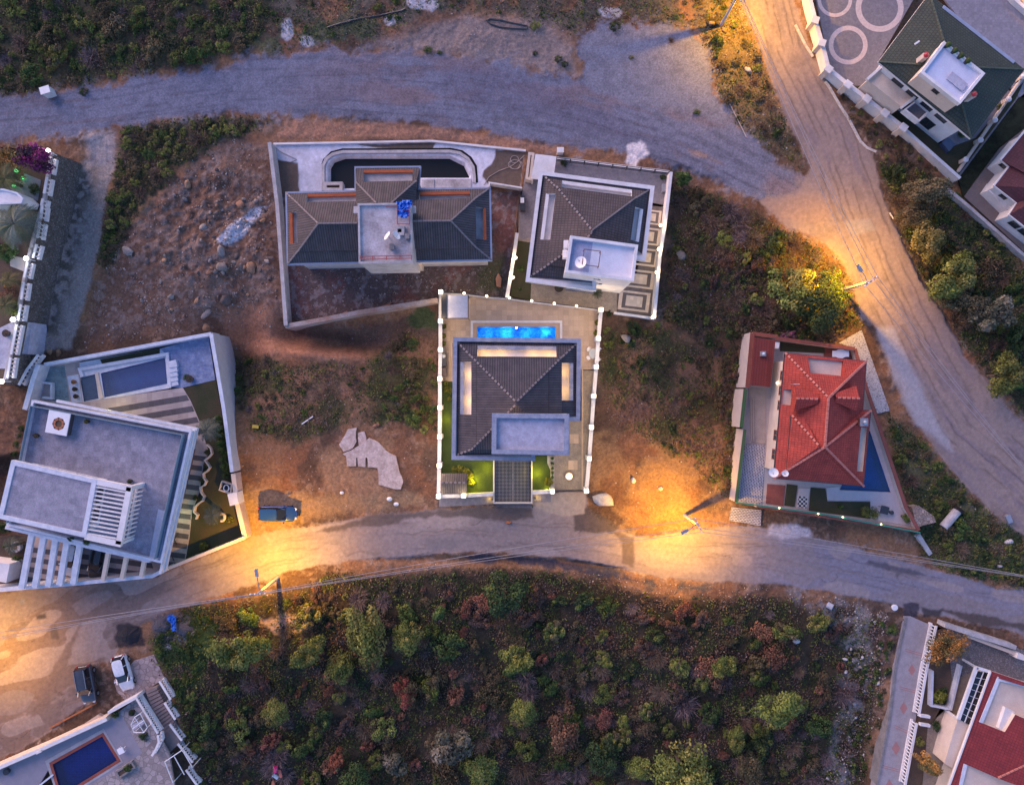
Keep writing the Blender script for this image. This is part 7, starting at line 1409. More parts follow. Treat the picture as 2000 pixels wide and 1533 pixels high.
def crowns(kind, n=4, **kw):
    if kind not in CM: CM[kind] = [crown_mesh(kind+'_crown', hash_(kind)+i, kw.get('ncl', 26), kw.get('nlf', 2300), PAL[kw.get('pal', kind)], kw.get('flat', .75), kw.get('leaf', .045), kw.get('spread', .66), kw.get('rc', .34)) for i in range(n)]
    return CM[kind]
def hash_(s): return sum(ord(c)*(i+3) for i, c in enumerate(s)) % 9973
TR = [trunk_mesh('trunk', i) for i in range(3)]
VR = random.Random(5)
def tree(label, px, py, rpx, kind, group=None, z=None, sy=1.0, hh=1.0, name='tree', cat='tree'):
    r = rpx*S*1.25; g = G(px, py) if z is None else W(px, py, z)
    b = g; cm = VR.choice(crowns(kind)); h = r*1.1*hh
    if z is None:       # crown centre should show at the pixel: step the base back under it
        zc = b[2]+h*.8; w = W(px, py, zc); b = (w[0], w[1], ground_z(w[0], w[1]))
    else: w = W(px, py, z+h*.8); b = (w[0], w[1], z)
    t = thing(name, label, cat, b, group); t.rotation_euler = (0, 0, VR.uniform(0, 6.28)) if sy == 1 else (0, 0, .2)
    o = link_mesh('trunk', VR.choice(TR), t); o.scale = (r*.8, r*.8, h); o = link_mesh('crown', cm, t, (0, 0, h*.30)); o.scale = (r, r*sy, r*hh); return t
G_H = 'trees on the scrub hillside'
for a in [('bushy pale green tree at the left end of the scrub hillside', 465, 1270, 56, 'olive2'), ('tall olive tree leaning along the upper scrub hillside', 712, 1235, 48, 'olive2'), ('small olive tree right of the leaning one', 797, 1245, 33, 'olive2'), ('yellow topped tree in the middle of the scrub', 1010, 1283, 34, 'lime2'),
          ('dark green tree close below the road edge', 985, 1162, 40, 'dark'), ('bright lime tree at the right of the scrub', 1415, 1303, 27, 'lime2'), ('bushy olive tree by the right edge of the scrub', 1520, 1388, 48, 'olive2'), ('broad light green tree at the bottom right of the scrub', 1338, 1508, 66, 'olive2'), ('pale olive tree at the bottom edge of the scrub', 772, 1490, 35, 'grey'),
          ('round olive tree at the left of the lower scrub', 537, 1390, 30, 'olive2'), ('wide dull olive tree at the bottom centre of the scrub', 880, 1455, 55, 'grey'), ('dull green tree next to the wide one at the bottom edge', 940, 1508, 36, 'olive2'), ('small olive tree in the central scrub', 1020, 1392, 30, 'olive2'), ('rusty red tree in the central scrub', 1100, 1422, 38, 'rust'),
          ('red and green bush in the left scrub', 790, 1352, 24, 'red'), ('red leaved bush at the bottom edge', 655, 1488, 28, 'red'), ('tiny lime bush under the yellow topped tree', 1185, 1292, 13, 'lime2'), ('tiny lime bush lower in the central scrub', 1216, 1408, 14, 'lime2'), ('dull lime bush near the stony gully', 1600, 1215, 22, 'olive'), ('olive tree right of the bottom broad tree', 1440, 1445, 28, 'olive2'),
          ('green tree at the bottom left of the scrub', 690, 1525, 34, 'green'), ('tan leaved bush at the bottom right of the scrub', 1465, 1505, 30, 'brown2'), ('olive tree left of the central dark scrub', 600, 1275, 38, 'olive2'), ('mid green bush below the pale green tree', 860, 1195, 30, 'green'), ('lime flecked bush low in the left scrub', 660, 1310, 34, 'olive2'), ('dark leafy tree in the lower central scrub', 1180, 1480, 34, 'dark'), ('olive topped tree above the bottom broad tree', 1250, 1500, 28, 'olive2')]:
    kind = a[4]
    if kind == 'olive2': crowns(kind, 4, pal='olive', ncl=34, nlf=3400, leaf=.036)
    if kind == 'lime2': crowns(kind, 2, pal='lime', ncl=26, nlf=2600, leaf=.042)
    if kind == 'brown2': crowns(kind, 3, pal='brown', ncl=34, nlf=3200, leaf=.036)
    tree(a[0], a[1], a[2], a[3], kind, G_H, sy=1.35 if a[3] == 48 and a[2] == 1235 else 1.0)
crowns('yellow', 2, pal='olive', ncl=34, nlf=3400, leaf=.036)
for a in [('tangled brown shrub tree near the wall at the dirt road', 1818, 372, 42, 'brown2'), ('yellow green tree on the dirt road bank', 1812, 470, 44, 'lime3'), ('large olive tree on the dirt road bank', 1860, 540, 58, 'olive2'), ('rusty tree behind the large olive tree on the bank', 1880, 590, 42, 'brown2'), ('grey green tree on the dark side of the bank', 1942, 612, 54, 'grey'), ('dark green bush low on the dirt road bank', 1962, 732, 46, 'olive2'),
          ('small dark tree at the far right of the bank', 1995, 655, 34, 'dark'), ('brown shrub tree at the top of the bank', 1790, 420, 30, 'brown2')]:
    if a[4] == 'lime3': CM['lime3'] = CM['lime3'] if 'lime3' in CM else [crown_mesh('lime3_crown', 77, 34, 3200, [(.16, .14, .035), (.13, .115, .035), (.19, .15, .05)], leaf=.036)]
    tree(*a, 'trees on the dirt road bank')
for a in [('big dark green tree beside the dirt road street lamp', 1612, 592, 50, 'dark2'), ('olive tree behind the big dark green tree', 1548, 560, 46, 'olive'), ('yellow green leafy tree at the corner of the white eaved villa', 1338, 350, 33, 'green')]:
    if a[4] == 'dark2': crowns('dark2', 2, pal='dark', ncl=46, nlf=5200, leaf=.030); 
    tree(*a)
tree('magenta flowering bougainvillea at the top of the stone garden', 63, 308, 33, 'magenta', z=ZW); tree('golden leaved tree at the left edge above the palm', 14, 320, 30, 'orange', z=ZW)
crowns('orange2', 3, pal='orange', ncl=40, nlf=4200, leaf=.032)
tree('orange leaved tree in the upper corner of the maroon roofed house garden', 1858, 1264, 38, 'orange2', z=ZE, hh=1.1); tree('orange leaved tree at the lower side of the maroon roofed house', 1812, 1492, 34, 'orange2', z=ZE)
GRSH = 'green_shrub'
crowns('ball', 2, pal='green', ncl=40, nlf=1500, leaf=.075, spread=.62, rc=.30, flat=.9); CM['limeball'] = [crown_mesh('limeball', 5, 40, 1500, [(.12, .14, .02), (.16, .16, .03)], .9, .075, .62, .30)]
def potless(label, px, py, rpx, kind, z, name='garden_shrub', cat='shrub', group=None, sz=1.0):
    w = W(px, py, z+rpx*S*.7); o = link_mesh(name, VR.choice(crowns(kind)), None, (w[0], w[1], z-rpx*S*.15)); r = rpx*S; o.scale = (r, r, r*sz); o.rotation_euler = (0, 0, VR.uniform(0, 6)); return tag(o, label, cat, group)
potless('round clipped lime green bush in the walled bed, bottom right', 1839, 1362, 17, 'limeball', ZE)
for i, (x, y, r) in enumerate(((888, 917, 8), (899, 916, 9), (909, 919, 9), (918, 930, 9), (921, 942, 9), (916, 924, 7))): potless(f'yellow green hedge bush wrapping the gatehouse, {ordn(i)} from the left', x, y, r, 'limeball', Z0, group='hedge bushes by the gatehouse')
for i, y in enumerate((895, 905, 914.5, 923.5, 932)): potless(f'tiny dark topiary ball on the white gravel strip, {ordn(i)} from the top', 1079, y, 4.2, 'ball', Z0, 'topiary_ball', 'topiary', 'topiary balls on the gravel strip')
potless('glowing yellow bush at the corner of the small lawn by the driveway', 1071, 942, 11, 'limeball', Z0); w_ = W(1071, 942, 1.0); light('bush_uplight', (w_[0]-.2, w_[1]-.9, .6), 10, (1, .75, .1), .1)
for i, (x, y, r) in enumerate(((873, 759, 9), (880, 764, 7), (871, 748, 6), (877, 778, 6))): potless(f'lime shrub in the narrow west lawn of the pool villa, {ordn(i)} one', x, y, r, 'limeball', Z0, group='shrubs in the narrow west lawn')
for i, (x, y) in enumerate(((426, 820), (425, 835), (428, 851), (431, 866), (434, 882), (437, 897), (440, 911), (441, 925))): potless(f'dark green hedge bush against the high east wall, {ordn(i)} from the top', x, y, 13, 'green', ZL, 'hedge_bush', 'hedge', 'hedge bushes of the modern house', 1.3)
for i, (x, y, r) in enumerate(((53, 797, 8), (42, 838, 11), (36, 850, 11), (31, 868, 12), (27, 885, 11), (5, 1030, 18), (12, 1065, 16), (30, 1095, 14), (45, 760, 7))): potless(f'leafy shrub on the west side of the modern house, {ordn(i)} in line', x, y, r, 'green', -.5 if y < 1000 else ZL, group='shrubs beside the modern house', sz=1.3)
for x, y, r, k, zz, lb in ((394, 1122-20, 0, 0, 0, ''),):
    pass
for (x, y, r, kind, zz, lb) in [(396, 1068, 11, 'limeball', ZL, 'yellowish bush in the dark corner of the modern garden'), (448, 1016, 10, 'olive', ZL, 'pale bush beside the moon shaped stone in the modern garden'), (362, 737, 9, 'green', ZL, 'leafy potted shrub on the blue terrace'), (1646, 990, 13, 'green', ZR, 'small tree on the front lawn of the red house'), (1703, 1003, 17, 'olive', ZR, 'spreading bush beside the pool deck of the red house'),
                                (1775, 1012, 17, 'olive', ZR, 'feathery bush at the sharp corner of the red house'), (1345, 339-25, 0, 'ball', 0, ''), (1102, 317, 9, 'dark', ZG, 'dark round bush behind the black road railing'), (1296, 345, 9, 'dark', ZG, 'dark round bush in the far corner of the paved patio'), (1018, 525, 9, 'green', ZG, 'leafy shrub on the narrow dark lawn'), (1015, 563, 8, 'green', ZG, 'low shrub at the foot of the narrow dark lawn'),
                                (246, 1502, 10, 'green', ZS+.4, 'shrub growing in the dark planter box by the pool'), (222, 1396, 12, 'green', ZS, 'green shrub spilling over the white wall by the pool'), (279, 1440, 12, 'dark', ZS, 'dark shrub below the swing seat'), (63, 368, 13, 'dark', ZW, 'dark bush on the teal patio of the stone garden'), (5, 300, 16, 'orange', ZW, 'golden bush at the left edge beside the bougainvillea'),
                                (5, 490, 26, 'green', ZW, 'dark bushes under the palm at the left edge'), (8, 580, 22, 'rust', ZW, 'rusty leaved bush lower down at the left edge'), (12, 560, 12, 'orange', ZW, 'orange flowering plant at the left edge'), (20, 600, 16, 'olive', ZW, 'olive bush by the lamp in the stone garden'), (30, 660, 8, 'dark', -.5+ZW, 'dark small bush on the lower grey patio'), (1880, 262, 10, 'green', ZN, 'yellow green shrub beside the green roofed house'), (1955, 208, 9, 'lime2', ZN, 'lime shrub by the white fence post'),
                                (1545, 655, 22, 'plum2', .3, 'purple flowering shrub over the red brown garden wall'), (1565, 660, 10, 'green', .6, 'green plant among the purple shrub'), (1240, 640, 24, 'dark', 0, 'dark bush under the lower end of the patterned terrace'), (1190, 612, 9, 'dark', 0, 'small dark bush at the pool villa corner'), (1285, 634, 9, 'lime2', 0, 'yellow bush at the foot of the patterned terrace wall'),
                                (1845, 1350, 9, 'dark', ZE, 'dark plant above the round clipped bush'), (1832, 1420, 14, 'dark', ZE, 'dark plants along the path balustrade'), (1800, 1450, 12, 'olive', ZE, 'olive plant between the path and the orange tree'), (160, 700, 12, 'rust', -.2, 'rusty shrub above the pool wall of the modern house')]:
    if not lb: continue
    if kind == 'plum2': CM['plum2'] = CM.get('plum2') or [crown_mesh('plum2', 31, 26, 1800, [(.16, .06, .10), (.10, .05, .07), (.08, .08, .05), (.22, .05, .14)])]
    potless(lb, x, y, r, kind, zz)
POTM = mat("dark_pot", (.06, .045, .04), var=.2)
def potted(label, px, py, z, r=.26, h=.4, pr=7, kind='limeball', pot=POTM, group=None):
    w = W(px, py, z+h); t = thing('potted_plant', label, 'potted plant', (w[0], w[1], z), group); q = MB(); q.lathe((w[0], w[1], z), [(r*.7, 0), (r, h*.9), (r*1.08, h)], 12); q.build('pot', pot, t); o = link_mesh('plant', VR.choice(crowns(kind)), t, (0, 0, h*.7)); o.scale = (pr*S,)*3; o.rotation_euler = (0, 0, VR.uniform(0, 6)); return t
for i, (x, y) in enumerate(((866.6, 638), (866.6, 656.5), (865, 671))): potted(f'potted lime plant along the west wall of the pool deck, {ordn(i)} from the top', x, y, Z0, group='potted plants on the pool deck')
for i, (x, y) in enumerate(((1172, 611.5), (1166.6, 630), (1164.5, 650.5))): potted(f'potted lime plant along the east wall of the pool deck, {ordn(i)} from the top', x, y, Z0, pr=8, group='potted plants on the pool deck')
potted('potted shrub on the lilac roof terrace right of the hot tub', 169, 823, TZ-TZ+3.9, pr=6, kind='olive'); potted('potted shrub on the lilac roof terrace below the hot tub', 70, 851, 3.9, pr=7, kind='brown2'); potted('black pot with a small plant on the patio by the white eaved villa', 1092, 562, ZG, .5, .35, 6, 'green'); potted('terracotta pot plant on the white shelf by the shallow pool, upper', 143, 746, ZL, pr=5, kind='orange', pot=TERRA); potted('dark pot plant on the white shelf by the shallow pool, middle', 145, 760, ZL, pr=4, kind='dark'); potted('dark pot plant on the white shelf by the shallow pool, lower', 147, 774, ZL, pr=3.5, kind='dark')
potted('pot with a plant on the edge of the blue terrace', 370, 740, ZL, .4, .5, 5, 'green'); potted('pot on the grey patio at the left edge', 11, 651, ZW, .4, .4, 4, 'rust'); potted('potted fern trailing over the beam bearer of the carport', 140, 1052, 3.9, .2, .3, 9, 'dark'); potted('potted fern beside the end of the slatted pergola', 170, 1058, 3.9, .2, .3, 9, 'green'); potted('potted plant behind the slatted pergola', 253, 940, 3.9, .25, .4, 8, 'green'); potted('round bush in a pot by the swing seat', 257, 1392, ZS, .35, .4, 7, 'dark')
for i, (x, y) in enumerate(((405, 883), (403, 908), (395, 937), (383, 972))): potted(f'plant in a curve of the wavy planter edge, {ordn(i)} from the top', x, y, ZL, .25, .3, 7, 'dark', TERRA, 'plants in the wavy planter edge')
def palm(label, px, py, rpx, h, z=None, nf=26, col=[(.11, .125, .075), (.14, .15, .09), (.085, .10, .06)], seed=1):
    g = G(px, py) if z is None else W(px, py, z); w = W(px, py, g[2]+h); g = (w[0], w[1], g[2]); t = thing('palm', label, 'palm', g); q = MB(); q.tube([(g[0], g[1], g[2]-.2), (g[0], g[1], g[2]+h)], .22, 9, r1=.16); q.build('trunk', BARK, t)
    rs = np.random.RandomState(seed); P = []; K_ = []; r = rpx*S; col = np.array(col)
    for i in range(nf):
        a = i*2.399+rs.rand()*.3; el = rs.uniform(-.15, 1.05); L = r*rs.uniform(.8, 1.08); d = np.array([math.cos(a), math.sin(a)]); n = 22; c0 = col[rs.randint(len(col))]*rs.uniform(.75, 1.25)
        for k in range(1, n+1):
            s = k/n; c = np.array([d[0]*L*s*math.cos(el*.6), d[1]*L*s*math.cos(el*.6), h+L*(math.sin(el)*s*.8-.75*s*s)]); nn = np.array([-d[1], d[0], 0]); wd = L*.25*math.sin(math.pi*min(1, s*.92+.08))*.9
            for sg in (-1, 1): tip = c+nn*sg*wd+np.array([d[0], d[1], 0])*wd*.7-np.array([0, 0, wd*.35]); hw = np.array([d[0], d[1], 0])*L/n*.29; P.append([c-hw, c+hw, tip+hw*.2, tip-hw*.2]); K_.append(c0*rs.uniform(.75, 1.25))
    co = np.array(P).reshape(-1, 3); f = np.arange(len(co)).reshape(-1, 4); me = mesh_np('fronds', co, f, np.repeat(np.array(K_), 4, 0)); me.materials.append(LEAFM); link_mesh('fronds', me, t); return t
palm('large silvery fan palm in the stone walled garden', 28, 437, 46, 3.0, ZW, 46, [(.12, .15, .10), (.16, .185, .14), (.08, .105, .06)], 2); palm('green palm at the left edge below the bougainvillea', 10, 350, 36, 2.6, ZW, 34, [(.10, .10, .035), (.07, .08, .03), (.13, .115, .05)], 3); palm('small palm at the left edge above the third lamp', 16, 546, 22, 1.6, ZW, 20, [(.13, .12, .04)], 7); palm('yellowish palm near the lower grey patio', 10, 596, 24, 1.6, ZW, 20, [(.12, .12, .05)], 8)
palm('grey green palm on the curved lawn of the modern house', 404, 840, 27, 2.6, ZL, 30, [(.17, .17, .12), (.12, .125, .085)], 4); palm('dark palm in the lamp lit garden of the modern house', 415, 1006, 24, 2.4, ZL, 26, [(.09, .09, .055), (.06, .07, .04)], 5); palm('palm inside the round white planter', 22, 1066, 22, 2.0, ZL, 24, [(.12, .125, .08)], 6); palm('spiky dark palm beside the white eaved villa', 1167, 572, 13, 1.2, ZG, 18, [(.02, .035, .018)], 9)
# ---------------------------------------------------------------- wild shrubs, one object each
DRY = [crown_mesh('dry_shrub', 300+i, 22, 1300, PAL['brown']+[(.085, .075, .05)], .6, .055, .7, .33) for i in range(4)]
PLUM = [crown_mesh('plum_shrub', 340+i, 22, 1300, PAL['plum']+PAL['rust'][:1], .6, .055, .7, .33) for i in range(3)]
GRN = [crown_mesh('green_shrub', 320+i, 22, 1400, PAL['green']+PAL['olive'][:1], .65, .055, .68, .33) for i in range(4)]
DRK = [crown_mesh('dark_shrub', 360+i, 22, 1400, PAL['dark']+PAL['olive'][2:3], .65, .055, .68, .33) for i in range(3)]
OLV = [crown_mesh('olive_bush', 380+i, 26, 1700, PAL['olive']+[(.10, .095, .045), (.125, .10, .055)], .65, .048, .68, .33) for i in range(4)]
TWG = [twig_mesh('twig', 400+i, 170, PAL['dead']) for i in range(4)]; TWB = [twig_mesh('twigb', 420+i, 190, PAL['deadbrown']) for i in range(4)]; RST = [crown_mesh('rust_shrub', 440+i, 20, 1200, PAL['rust']+[(.24, .10, .065)], .6, .055, .68, .33) for i in range(3)]
KIND = dict(dry=('dry_shrub', DRY, 'dry brown leafy shrub'), plum=('plum_shrub', PLUM, 'dull plum brown shrub'), green=('green_shrub', GRN, 'mid green leafy shrub'), dark=('dark_shrub', DRK, 'dark green shrub'), olive=('olive_bush', OLV, 'olive green bush'), twig=('bare_shrub', TWG, 'bare grey pink twiggy shrub'), twigb=('withered_shrub', TWB, 'withered brown twiggy shrub'), rust=('rust_shrub', RST, 'rust red shrub'))
def scatter(poly, n, mix, rmin, rmax, where, dens=None, seed=0, sink=.1, gap=.75):
    rs = np.random.RandomState(900+seed); P = np.array(poly, float); x0, y0 = P.min(0); x1, y1 = P.max(0); done = []; tries = 0; ks = list(mix); pr = np.array([mix[k] for k in ks], float); pr /= pr.sum()
    N = n*40; X = rs.uniform(x0, x1, N); Y = rs.uniform(y0, y1, N); ok = sdist(X, Y, poly) > 2; w = fbm(X, Y, 55, 300+seed, 3)
    pool_ = [(X[i], Y[i]) for i in range(N) if ok[i] and (dens is None or w[i] > dens) and -25 < X[i] < 2025 and -25 < Y[i] < 1560]
    for x, y in pool_:
        if len(done) >= n: break
        r = rmin+(rmax-rmin)*rs.rand()**2
        if any((x-a)**2+(y-b)**2 < ((r+c)*gap)**2 for a, b, c in done): continue
        if any(sdist(np.array([x]), np.array([y]), pg)[0] > -r*.8 for pg in KEEP): continue
        done.append((x, y, r)); k = ks[rs.choice(len(ks), p=pr)]; nm, ms, lb = KIND[k]; g = G(x, y); rr = r*S
        o = link_mesh(nm, ms[rs.randint(len(ms))], None, (g[0], g[1], g[2]-rr*sink)); o.scale = (rr*rs.uniform(.85, 1.15), rr*rs.uniform(.85, 1.15), rr*rs.uniform(.75, 1.15)); o.rotation_euler = (0, 0, rs.uniform(0, 6.28)); tag(o, f"{lb} {where}", 'shrub', f"{lb}s {where}")
KEEP = [PLOT_CENTRE, PLOT_LEFT, PLOT_RED, PLOT_GREYVILLA, PLOT_UNFIN, PLOT_GARDEN, PLOT_NE, PLOT_NE2, PLOT_SW, PLOT_SE, ROAD_S, ROAD_E, ROAD_N, TRACK, [(505, 1480), (570, 1480), (570, 1540), (505, 1540)], [(1630, 640), (1745, 640), (1745, 815), (1630, 700)]]
scatter([(440, 1230), (640, 1190), (1000, 1190), (1500, 1240), (1640, 1300), (1580, 1560), (440, 1560)], 30, dict(olive=3, green=1.2, dark=1), 20, 42, 'standing tall on the scrub hillside', seed=31, gap=.8)
scatter([(430, 1190), (640, 1140), (1000, 1150), (1300, 1185), (1620, 1200), (1670, 1330), (1600, 1560), (420, 1560), (390, 1420)], 360, dict(dry=2.4, plum=1.8, green=.8, dark=.9, twig=1.7, twigb=1.2, rust=2, olive=.7), 11, 33, 'on the scrub hillside below the lower road', seed=1, gap=.56)
scatter(VEG['nw'], 105, dict(olive=3.2, dry=2.2, green=1.1, twig=.9, twigb=.8, dark=.4), 12, 34, 'in the scrub at the upper left corner', seed=2, gap=.55)
scatter(VEG['mound_w'], 75, dict(olive=3, dry=2, green=.6, twigb=.7), 9, 24, 'along the mound west of the rubble field', seed=3, gap=.55)
scatter(VEG['east'], 190, dict(dry=2.2, twigb=2.6, olive=1.2, plum=1.2, dark=1, twig=.6), 9, 26, 'on the slope east of the white eaved villa', seed=4, gap=.58)
scatter(VEG['bank'], 75, dict(olive=2, dry=2, dark=2, twigb=.8, green=.8), 10, 28, 'on the bank right of the dirt road', seed=5, gap=.55)
scatter(VEG['mid'], 75, dict(olive=2, dry=1.4, green=1.2, twigb=1.2, twig=.6), 6, 17, 'on the waste plot left of the lit pool villa', dens=.47, seed=6)
scatter([(740, 770), (800, 740), (856, 780), (854, 850), (800, 835), (745, 815)], 16, dict(dark=2, green=3, olive=1), 10, 24, 'in the green thicket by the pool villa wall', seed=16)
scatter(VEG['midr'], 55, dict(olive=2, dry=1.6, dark=1, twigb=1.2), 6, 16, 'on the waste plot right of the lit pool villa', dens=.50, seed=7)
scatter(VEG['wedge'], 60, dict(green=2, olive=2, dark=1.4, dry=1, twigb=.6), 8, 22, 'on the weedy wedge below the red house', seed=8)
scatter(VEG['verge'], 40, dict(dry=2, olive=1.4, twigb=1.6, dark=.8), 7, 18, 'on the verge left of the dirt road', seed=9)
scatter(VEG['green'], 26, dict(green=3, dark=1), 7, 18, 'in the green patch by the white hatchback', seed=10)
scatter([(330, 1370), (430, 1330), (440, 1560), (400, 1560), (375, 1450)], 34, dict(green=2, dry=1, twig=1, olive=1), 7, 17, 'beside the stair balustrades', seed=11)
scatter(VEG['north'], 45, dict(dry=1, olive=2, green=1.4, dark=1), 4, 13, 'on the stony ground above the gravel road', dens=.5, seed=12)
scatter([(1720, 1215), (1745, 1210), (1735, 1330), (1700, 1533), (1650, 1533), (1670, 1350)], 34, dict(dark=1.5, green=2, dry=1), 6, 15, 'in the stony gully by the diamond patterned path', seed=13)
scatter([(1624, 170), (1740, 255), (1850, 345), (1800, 330), (1720, 310), (1690, 280), (1650, 215)], 26, dict(dry=2, olive=1, dark=1, twigb=1), 6, 15, 'on the bank under the forecourt wall', seed=14)
for x, y, r, k in ((165, 182, 10, 'dark'), (835, 98, 9, 'green'), (858, 104, 6, 'green'), (1090, 118, 9, 'dark'), (1103, 128, 8, 'dark'), (1200, 55, 13, 'dark'), (1045, 55, 12, 'olive'), (1233, 114, 6, 'olive'), (1360, 220, 8, 'green'), (1310, 80, 8, 'twigb'), (1045, 106, 6, 'dark'), (1185, 1063-990+50, 0, 'dark')):
    if r: nm, ms, lb = KIND[k]; g = G(x, y); o = link_mesh(nm, ms[0], None, (g[0], g[1], g[2]-.05)); o.scale = (r*S,)*3; tag(o, f"lone {lb} on the gravel pad and road edge", 'shrub', f"lone {lb}s by the gravel road")

# ---------------------------------------------------------------- undergrowth (uncountable low plants)
def undergrowth(n, seed, name, label):
    rs = np.random.RandomState(seed); M = np.zeros_like(QX)
    for k, wgt in dict(hill=.6, nw=.8, mound_w=.9, east=.9, bank=1, mid=.55, midr=.5, wedge=.9, verge=.5, green=1, north=.35).items(): M = np.maximum(M, VM[k]*wgt)
    M = M*(1-np.maximum.reduce([mN, mE, mS, mT]))
    for pg in (PLOT_CENTRE, PLOT_LEFT, PLOT_RED, PLOT_GREYVILLA, PLOT_UNFIN, PLOT_GARDEN, PLOT_NE, PLOT_NE2, PLOT_SW, PLOT_SE): M = M*(1-sstep(-4, 2, sdist(PX, PY, pg)))
    M = M*sstep(.22, .5, fbm(QX, QY, 34, 411, 4))*inframe; w = M.ravel(); idx = np.nonzero(w > .02)[0]; pick = idx[rs.choice(len(idx), n, p=w[idx]/w[idx].sum())]
    x = GX.ravel()[pick]+rs.uniform(-.07, .07, n); y = GY.ravel()[pick]+rs.uniform(-.07, .07, n); hgt = fbm(QX, QY, 20, 421, 3).ravel()[pick]; z = GZ.ravel()[pick]+rs.rand(n)**1.5*(.08+.75*np.clip(hgt-.3, 0, 1))
    sel = fbm(QX, QY, 26, 431, 4).ravel()[pick]+rs.randn(n)*.045; cols = np.empty((n, 3)); pal = [PAL['dark'], PAL['green'], PAL['olive'], PAL['brown'], PAL['deadbrown'], PAL['rust'], PAL['dead']]; edge = [.36, .44, .53, .61, .68, .74, 9]
    gx = (VM['green']+VM['wedge']*.5+VM['bank']*.2-VM['hill']*.18).ravel()[pick]; sel = sel-gx*.12; b = np.searchsorted(edge, sel); b = np.clip(b, 0, 6)
    for k in range(7):
        m = b == k; p = np.array(pal[k]); cols[m] = p[rs.randint(0, len(p), m.sum())]
    cols *= rs.uniform(.62, 1.0, n)[:, None]; co, f, col = quads(np.stack([x, y, z], 1), rs.uniform(.05, .15, n), cols, rs, up=.2); me = mesh_np(name, co, f, col); me.materials.append(LEAFM); o = link_mesh(name, me); tag(o, label, 'undergrowth', kind='stuff')
undergrowth(220000, 3, 'undergrowth', 'low tangled weeds and dry undergrowth over the waste ground')

# ---------------------------------------------------------------- rocks
def rock_np(rs, n=8, sub=2):
    import bmesh
    bm = bmesh.new(); bmesh.ops.create_icosphere(bm, subdivisions=sub, radius=1); v = np.array([p.co[:] for p in bm.verts]); f = np.array([[q.index for q in t.verts] for t in bm.faces]); bm.free()
    pl = rs.randn(n, 3); pl /= np.linalg.norm(pl, axis=1)[:, None]; d = rs.uniform(.42, .95, n); dot = v@pl.T; r = np.where(dot > .05, d/np.maximum(dot, .05), 9).min(1); return v*np.minimum(r, 1.25)[:, None]*np.array([1, rs.uniform(.6, 1), rs.uniform(.45, .75)]), f
rs = np.random.RandomState(11); ROCKM = attr_mat("rock", rough=.9, fine=9, bump=.5, bscale=14, hue=.008, val=.22); ROCKS = {}
for kk, pal in dict(grey=[(.27, .235, .215)], rust=[(.32, .19, .12)], white=[(.50, .47, .46)], dark=[(.15, .12, .11)]).items():
    ROCKS[kk] = []
    for i in range(4): v, f = rock_np(rs); me = mesh_np(kk+'_rock', v, f, np.repeat(np.array(pal), len(v), 0)*rs.uniform(.8, 1.15, (len(v), 1))); me.materials.append(ROCKM); ROCKS[kk].append(me)
def rock(x, y, r, kk, label, group=None, name='boulder', flat=1.0):
    g = G(x, y); o = link_mesh(name, ROCKS[kk][rs.randint(4)], None, (g[0], g[1], g[2]+r*S*.12)); o.scale = (r*S, r*S, r*S*flat); o.rotation_euler = (rs.uniform(-.4, .4), rs.uniform(-.4, .4), rs.uniform(0, 6.28)); return tag(o, label, 'boulder', group)
for x, y, r, k, lb in ((250, 491, 11, 'grey', 'large pale round boulder at the left edge of the rubble field'), (470, 398, 9, 'rust', 'large rust brown boulder at the top of the rubble field'), (432, 493, 13, 'grey', 'big pale angular boulder at the lower right of the rubble'), (398, 445, 10, 'grey', 'blue grey boulder at the left of the white rock heap'), (435, 522, 12, 'grey', 'pale flat boulder below the big angular one'), (336, 580, 8, 'grey', 'single pale boulder in the lower rubble'),
                       (404, 613, 13, 'grey', 'pale boulder on the earth bank below the rubble'), (367, 363, 9, 'rust', 'smooth orange boulder on the upper edge of the rubble'), (404, 640, 12, 'rust', 'rust boulder close above the blue terrace wall'), (490, 525, 12, 'rust', 'long orange slab stone at the right of the rubble'), (440, 585, 14, 'dark', 'dark boulder at the bottom edge of the rubble'), (1180, 975, 21, 'white', 'large pale boulder by the road corner of the lit pool villa'), (1290, 955, 6, 'white', 'round pale stone on the lamp lit plot'), (1237, 936, 7, 'white', 'pale stone on the lamp lit plot beside another'),
                       (1330, 500, 15, 'grey', 'ring shaped pale boulder group on the slope'), (1223, 660, 14, 'grey', 'flat pale slab on the grass right of the pool villa'), (98, 688, 7, 'rust', 'rust boulder at the end of the gravel track, left'), (115, 690, 9, 'rust', 'rust boulder at the end of the gravel track, right'), (735, 830, 7, 'rust', 'round brown boulder above the broken slab'), (1615, 1245, 8, 'white', 'white stone at the top of the gully'), (1555, 1250, 8, 'white', 'white stone in the right scrub'), (1970, 1057, 9, 'white', 'white stone on the weedy wedge'), (1950, 1105, 6, 'white', 'white rock at the foot of the weedy wedge'), (1390, 48, 9, 'rust', 'yellow lit flat rock at the foot of the top street lamp'), (1415, 60, 8, 'rust', 'lit rock under the top street lamp base'), (1460, 138, 8, 'white', 'pale rock on the verge of the dirt road')):
    rock(x, y, r, k, lb)
